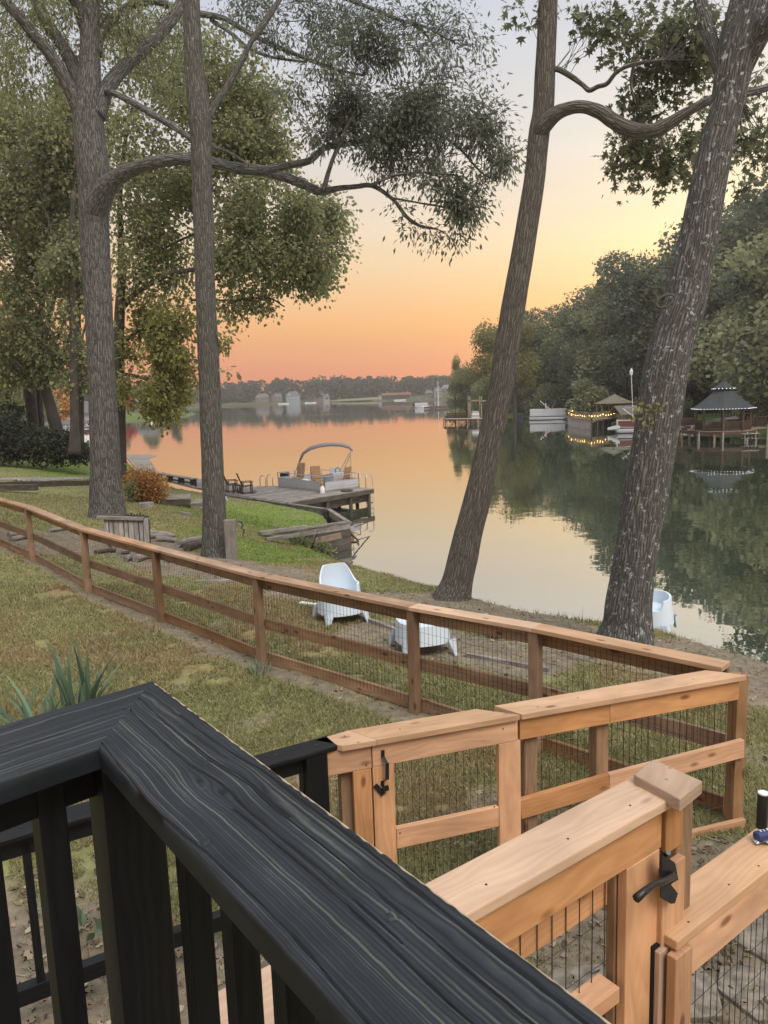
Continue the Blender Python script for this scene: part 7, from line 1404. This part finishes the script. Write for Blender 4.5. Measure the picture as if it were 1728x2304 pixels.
# ------------------------------------------------------------------ boats and slips of the bay on the left
slips = thing('boat_slip', 'white-framed covered slip glimpsed between the grove trunks', 'boat slip', aty(152, 965, 120))
c = aty(152, 965, 120); 
for k in range(4): ob('post', MB().box((c[0] - 2.4 + 1.6 * k, 120, 1.2), .2, .2, 3), M['white'], slips)
for s in (0, 1): ob('rail', MB().box((c[0], 120, .7 + 1.1 * s), 5, .15, .15), M['white'], slips)
ob('roof', MB().slab([(c[0] - 4, 118, 2.9), (c[0] + 3.4, 118, 2.9), (c[0] + 3, 122, 3.5), (c[0] - 3.5, 122, 3.5)], .15), R_grey, slips)
pb_ = [(188, 966, 105, 'white'), (191, 944, 130, 'maroon'), (55, 980, 90, 'white'), (98, 982, 92, 'white')]
for i, (px, py, Y, m_) in enumerate(pb_):
    q = aty(px, py, Y); pontoon('moored_boat', ['white boat moored between the thin trunk and the massive oak', 'red-topped boat farther out beside the massive oak', 'pale boat behind the hedge left of the grove', 'pale boat behind the hedge between two grove trunks'][i], (q[0] - 2.6, Y), (q[0] + 2.6, Y), .8, m_, canopy=(1, 4, 2.6) if i < 2 else None, cm='maroon' if i == 1 else 'navy')
for i, (px, Y) in enumerate(((290, 316), (135, 160), (60, 170))): 
    q = aty(px, 930, Y); house('house', ['grey house on the far left point behind the hanging crown', 'house with white railings behind the autumn tree', 'white house far back between the left trunks'][i], q[0] + (4 if i == 0 else 0), Y + 12, HL(q[0], Y + 12), 12, 8, 4.5, 2.5, [W_tan, W_white, W_white][i], R_grey, [(-3, 2.4, 1.4, 1.4), (3, 2.4, 1.4, 1.4)])
q = aty(338, 930, 322); ob('water_slide', MB().tube([(q[0], 322, 0), (q[0] + .3, 322, 2.4), (q[0], 322, 4.4)], [.5, .5, .2], 8), M['white'], None, label='white slide at the end of the far left point', category='slide')
cr = at(284, 1016, .8); lc = thing('deck_chair_frame', 'thin metal chair frame on the far end of the walkway', 'chair', cr)
for s in (-.5, .5): ob('frame', MB().tube([cr + (s - .5, 0, 0), cr + (s, 0, .6), cr + (s - .3, 0, 1.2)], .03, 5), M['tan_wood'], lc)
ob('seat', MB().beam(cr + (-1.2, 0, .42), cr + (.5, 0, .62), .5, .05), M['tan_wood'], lc)
# ------------------------------------------------------------------ grass, leaves, pavers
def sample_grass(n, ymin, ymax, seed):
    r = np.random.default_rng(seed); Y = np.exp(r.uniform(np.log(ymin), np.log(ymax), n)); px = r.uniform(-60, 1790, n); X = (px - 864) / F * Y * 1.02
    return np.c_[X, Y]
def grass(n, ymin, ymax, L, W_, seed, name):
    P = sample_grass(n, ymin, ymax, seed); z, s = land(P); gc, dc, dirt, green = ground_col(P); r = np.random.default_rng(seed + 1)
    keep = (s > .35) & (r.random(len(P)) > dirt * .96) & (fbm(P, 2.2, 3, 8.) + .25 * green > .26); P = P[keep]; z = z[keep]; gc = gc[keep]; green = green[keep]; m = len(P)
    a = r.random(m) * 6.283; ln = L * (.45 + .9 * r.random(m)) * (.6 + .8 * fbm(P, 1.5, 2, 77.)) * (P[:, 1] / ymin) ** .35; lean = .3 + 1.0 * r.random(m)
    d = np.c_[np.cos(a), np.sin(a)]; b = r.random(m) * 6.283; w_ = W_ * (.6 + .8 * r.random(m)) * (P[:, 1] / ymin) ** .75
    base = np.c_[P, z]; sx = np.c_[np.cos(b) * w_, np.sin(b) * w_, np.zeros(m)]
    tip = base + np.c_[d * (ln * lean)[:, None], ln * (1.1 - .35 * lean)]
    V = np.stack([base - sx, base + sx, tip], 1).reshape(-1, 3); Fc = np.arange(m * 3).reshape(-1, 3)
    straw = r.random(m) < (.34 - .28 * green) * (.5 + fbm(P, 2.6, 2, 19.)); c = gc * (.65 + 1.0 * r.random((m, 1))); c[straw] = np.array([.38, .32, .18]) * (.6 + .6 * r.random((straw.sum(), 1)))
    o = mesh_np(name, V, Fc, M['grass'], col=np.repeat(c, 3, axis=0)); props(o, kind='stuff', label='patchy lawn grass, green and straw coloured', )
grass(420000, 3.2, 13, .040, .0030, 1, 'grass'); grass(170000, 11, 34, .05, .007, 3, 'grass'); grass(70000, 28, 75, .06, .014, 5, 'grass')
# tall bits along the water edge
P = []; r = np.random.default_rng(9)
cw = [at(x, y, z)[:2] for x, y, z, _ in crest]
for a, b in zip(cw[:-1], cw[1:]):
    n = int(np.linalg.norm(b - a) * 130); P.append(a + (b - a) * r.random((n, 1)) + r.normal(size=(n, 2)) * .22)
P = np.vstack(P); z, s = land(P); k = (s > .2) & (fbm(P, 1.2, 3, 3.) > .36); P = P[k]; z = z[k]; m = len(P); ln = .06 + .10 * r.random(m) ** 2.5 + .25 * (r.random(m) > .995); d = r.normal(size=(m, 2)) * .4; wd_ = .004
V = np.stack([np.c_[P, z] - (wd_, 0, 0), np.c_[P, z] + (wd_, 0, 0), np.c_[P + d * ln[:, None], z + ln]], 1).reshape(-1, 3); c = np.array([.17, .18, .06]) * (.6 + .8 * r.random((m, 1)))
props(mesh_np('shore_grass', V, np.arange(m * 3).reshape(-1, 3), M['grass'], col=np.repeat(c, 3, axis=0)), kind='stuff', label='longer grass fringe along the bank edge')
# fallen leaves
r = np.random.default_rng(12); P = sample_grass(5200, 2.2, 26, 31); P = np.vstack([P, r.uniform((-2.6, 1.2), (3.2, 5.0), (3200, 2))]); z, s = land(P); dirt, green, _ = zones(P); k = (s > .5) & ((r.random(len(P)) < .30 + .7 * dirt)); P = P[k]; z = z[k]
D = np.c_[r.normal(size=(len(P), 2)), r.normal(size=len(P)) * .25]; D /= np.linalg.norm(D, axis=1)[:, None]; val = np.clip(r.random(len(P)) ** 1.4 * 1.3, 0, 1)
props(leaf_mesh('fallen_leaves', np.c_[P, z + .015], D, .042 * (.5 + r.random(len(P))), T_OAK, M['leaf_dead'], None, val), kind='stuff', label='dry oak leaves scattered over grass and dirt')
# little twigs and clods on the bare earth
mb = MB(); P = r.uniform((-2.6, 1.0), (3.4, 5.0), (520, 2)); P = np.vstack([P, np.vstack([a + (b - a) * r.random((70, 1)) + r.normal(size=(70, 2)) * .5 for s_, w_ in dirt_seg[:5] for a, b in zip(s_[:-1], s_[1:])])]); z, s = land(P)
for (x, y), zz in zip(P, z):
    a = r.random() * 6.28; l = .03 + .14 * r.random() ** 2; mb.tube([(x, y, zz + .008), (x + math.cos(a) * l, y + math.sin(a) * l, zz + .012)], .0035, 4)
ob('twig_litter', mb, M['grey_wood'], None, kind='stuff', label='twigs and bark bits on the bare earth')
# flagstones between the gates
st_path = thing('stone_path', 'irregular grey flagstones under the gates at the lower right', 'path', (1.6, 2.9, 2.93)); rs = random.Random(5)
for i in range(9):
    for j in range(7):
        cx = .55 + i * .44 + rs.uniform(-.05, .05) + (j % 2) * .2; cy = 1.9 + j * .40 + rs.uniform(-.04, .04)
        if (cx < 1.0 and cy > 3.6) or cy > 3.5 + (cx - .6) * .35: continue
        n = rs.choice((5, 6, 7)); R = .245; pol = []
        for k in range(n): a = 2 * math.pi * (k + rs.uniform(-.2, .2)) / n; pol.append((cx + R * rs.uniform(.85, 1.08) * math.cos(a), cy + R * .93 * rs.uniform(.85, 1.08) * math.sin(a)))
        zz = gz(cx, cy) + .022 + rs.random() * .008; ob('flagstone', MB().prism(pol, zz - .05, zz), M['stone'], st_path, bevel=.006)
# ------------------------------------------------------------------ haze over the lake
HZ = ob('haze', MB().box((-40, 400, 26), 1800, 1130, 56), None, kind='stuff', label='thin evening haze over the lake')
m_ = bpy.data.materials.new('haze'); m_.use_nodes = True; t_ = m_.node_tree; t_.nodes.clear()
o_ = t_.nodes.new('ShaderNodeOutputMaterial'); p_ = t_.nodes.new('ShaderNodeVolumePrincipled')
p_.inputs['Color'].default_value = (1.0, .97, .92, 1); p_.inputs['Density'].default_value = .0005; p_.inputs['Anisotropy'].default_value = .5
t_.links.new(p_.outputs[0], o_.inputs['Volume']); HZ.data.materials.append(m_)
finish_flags()
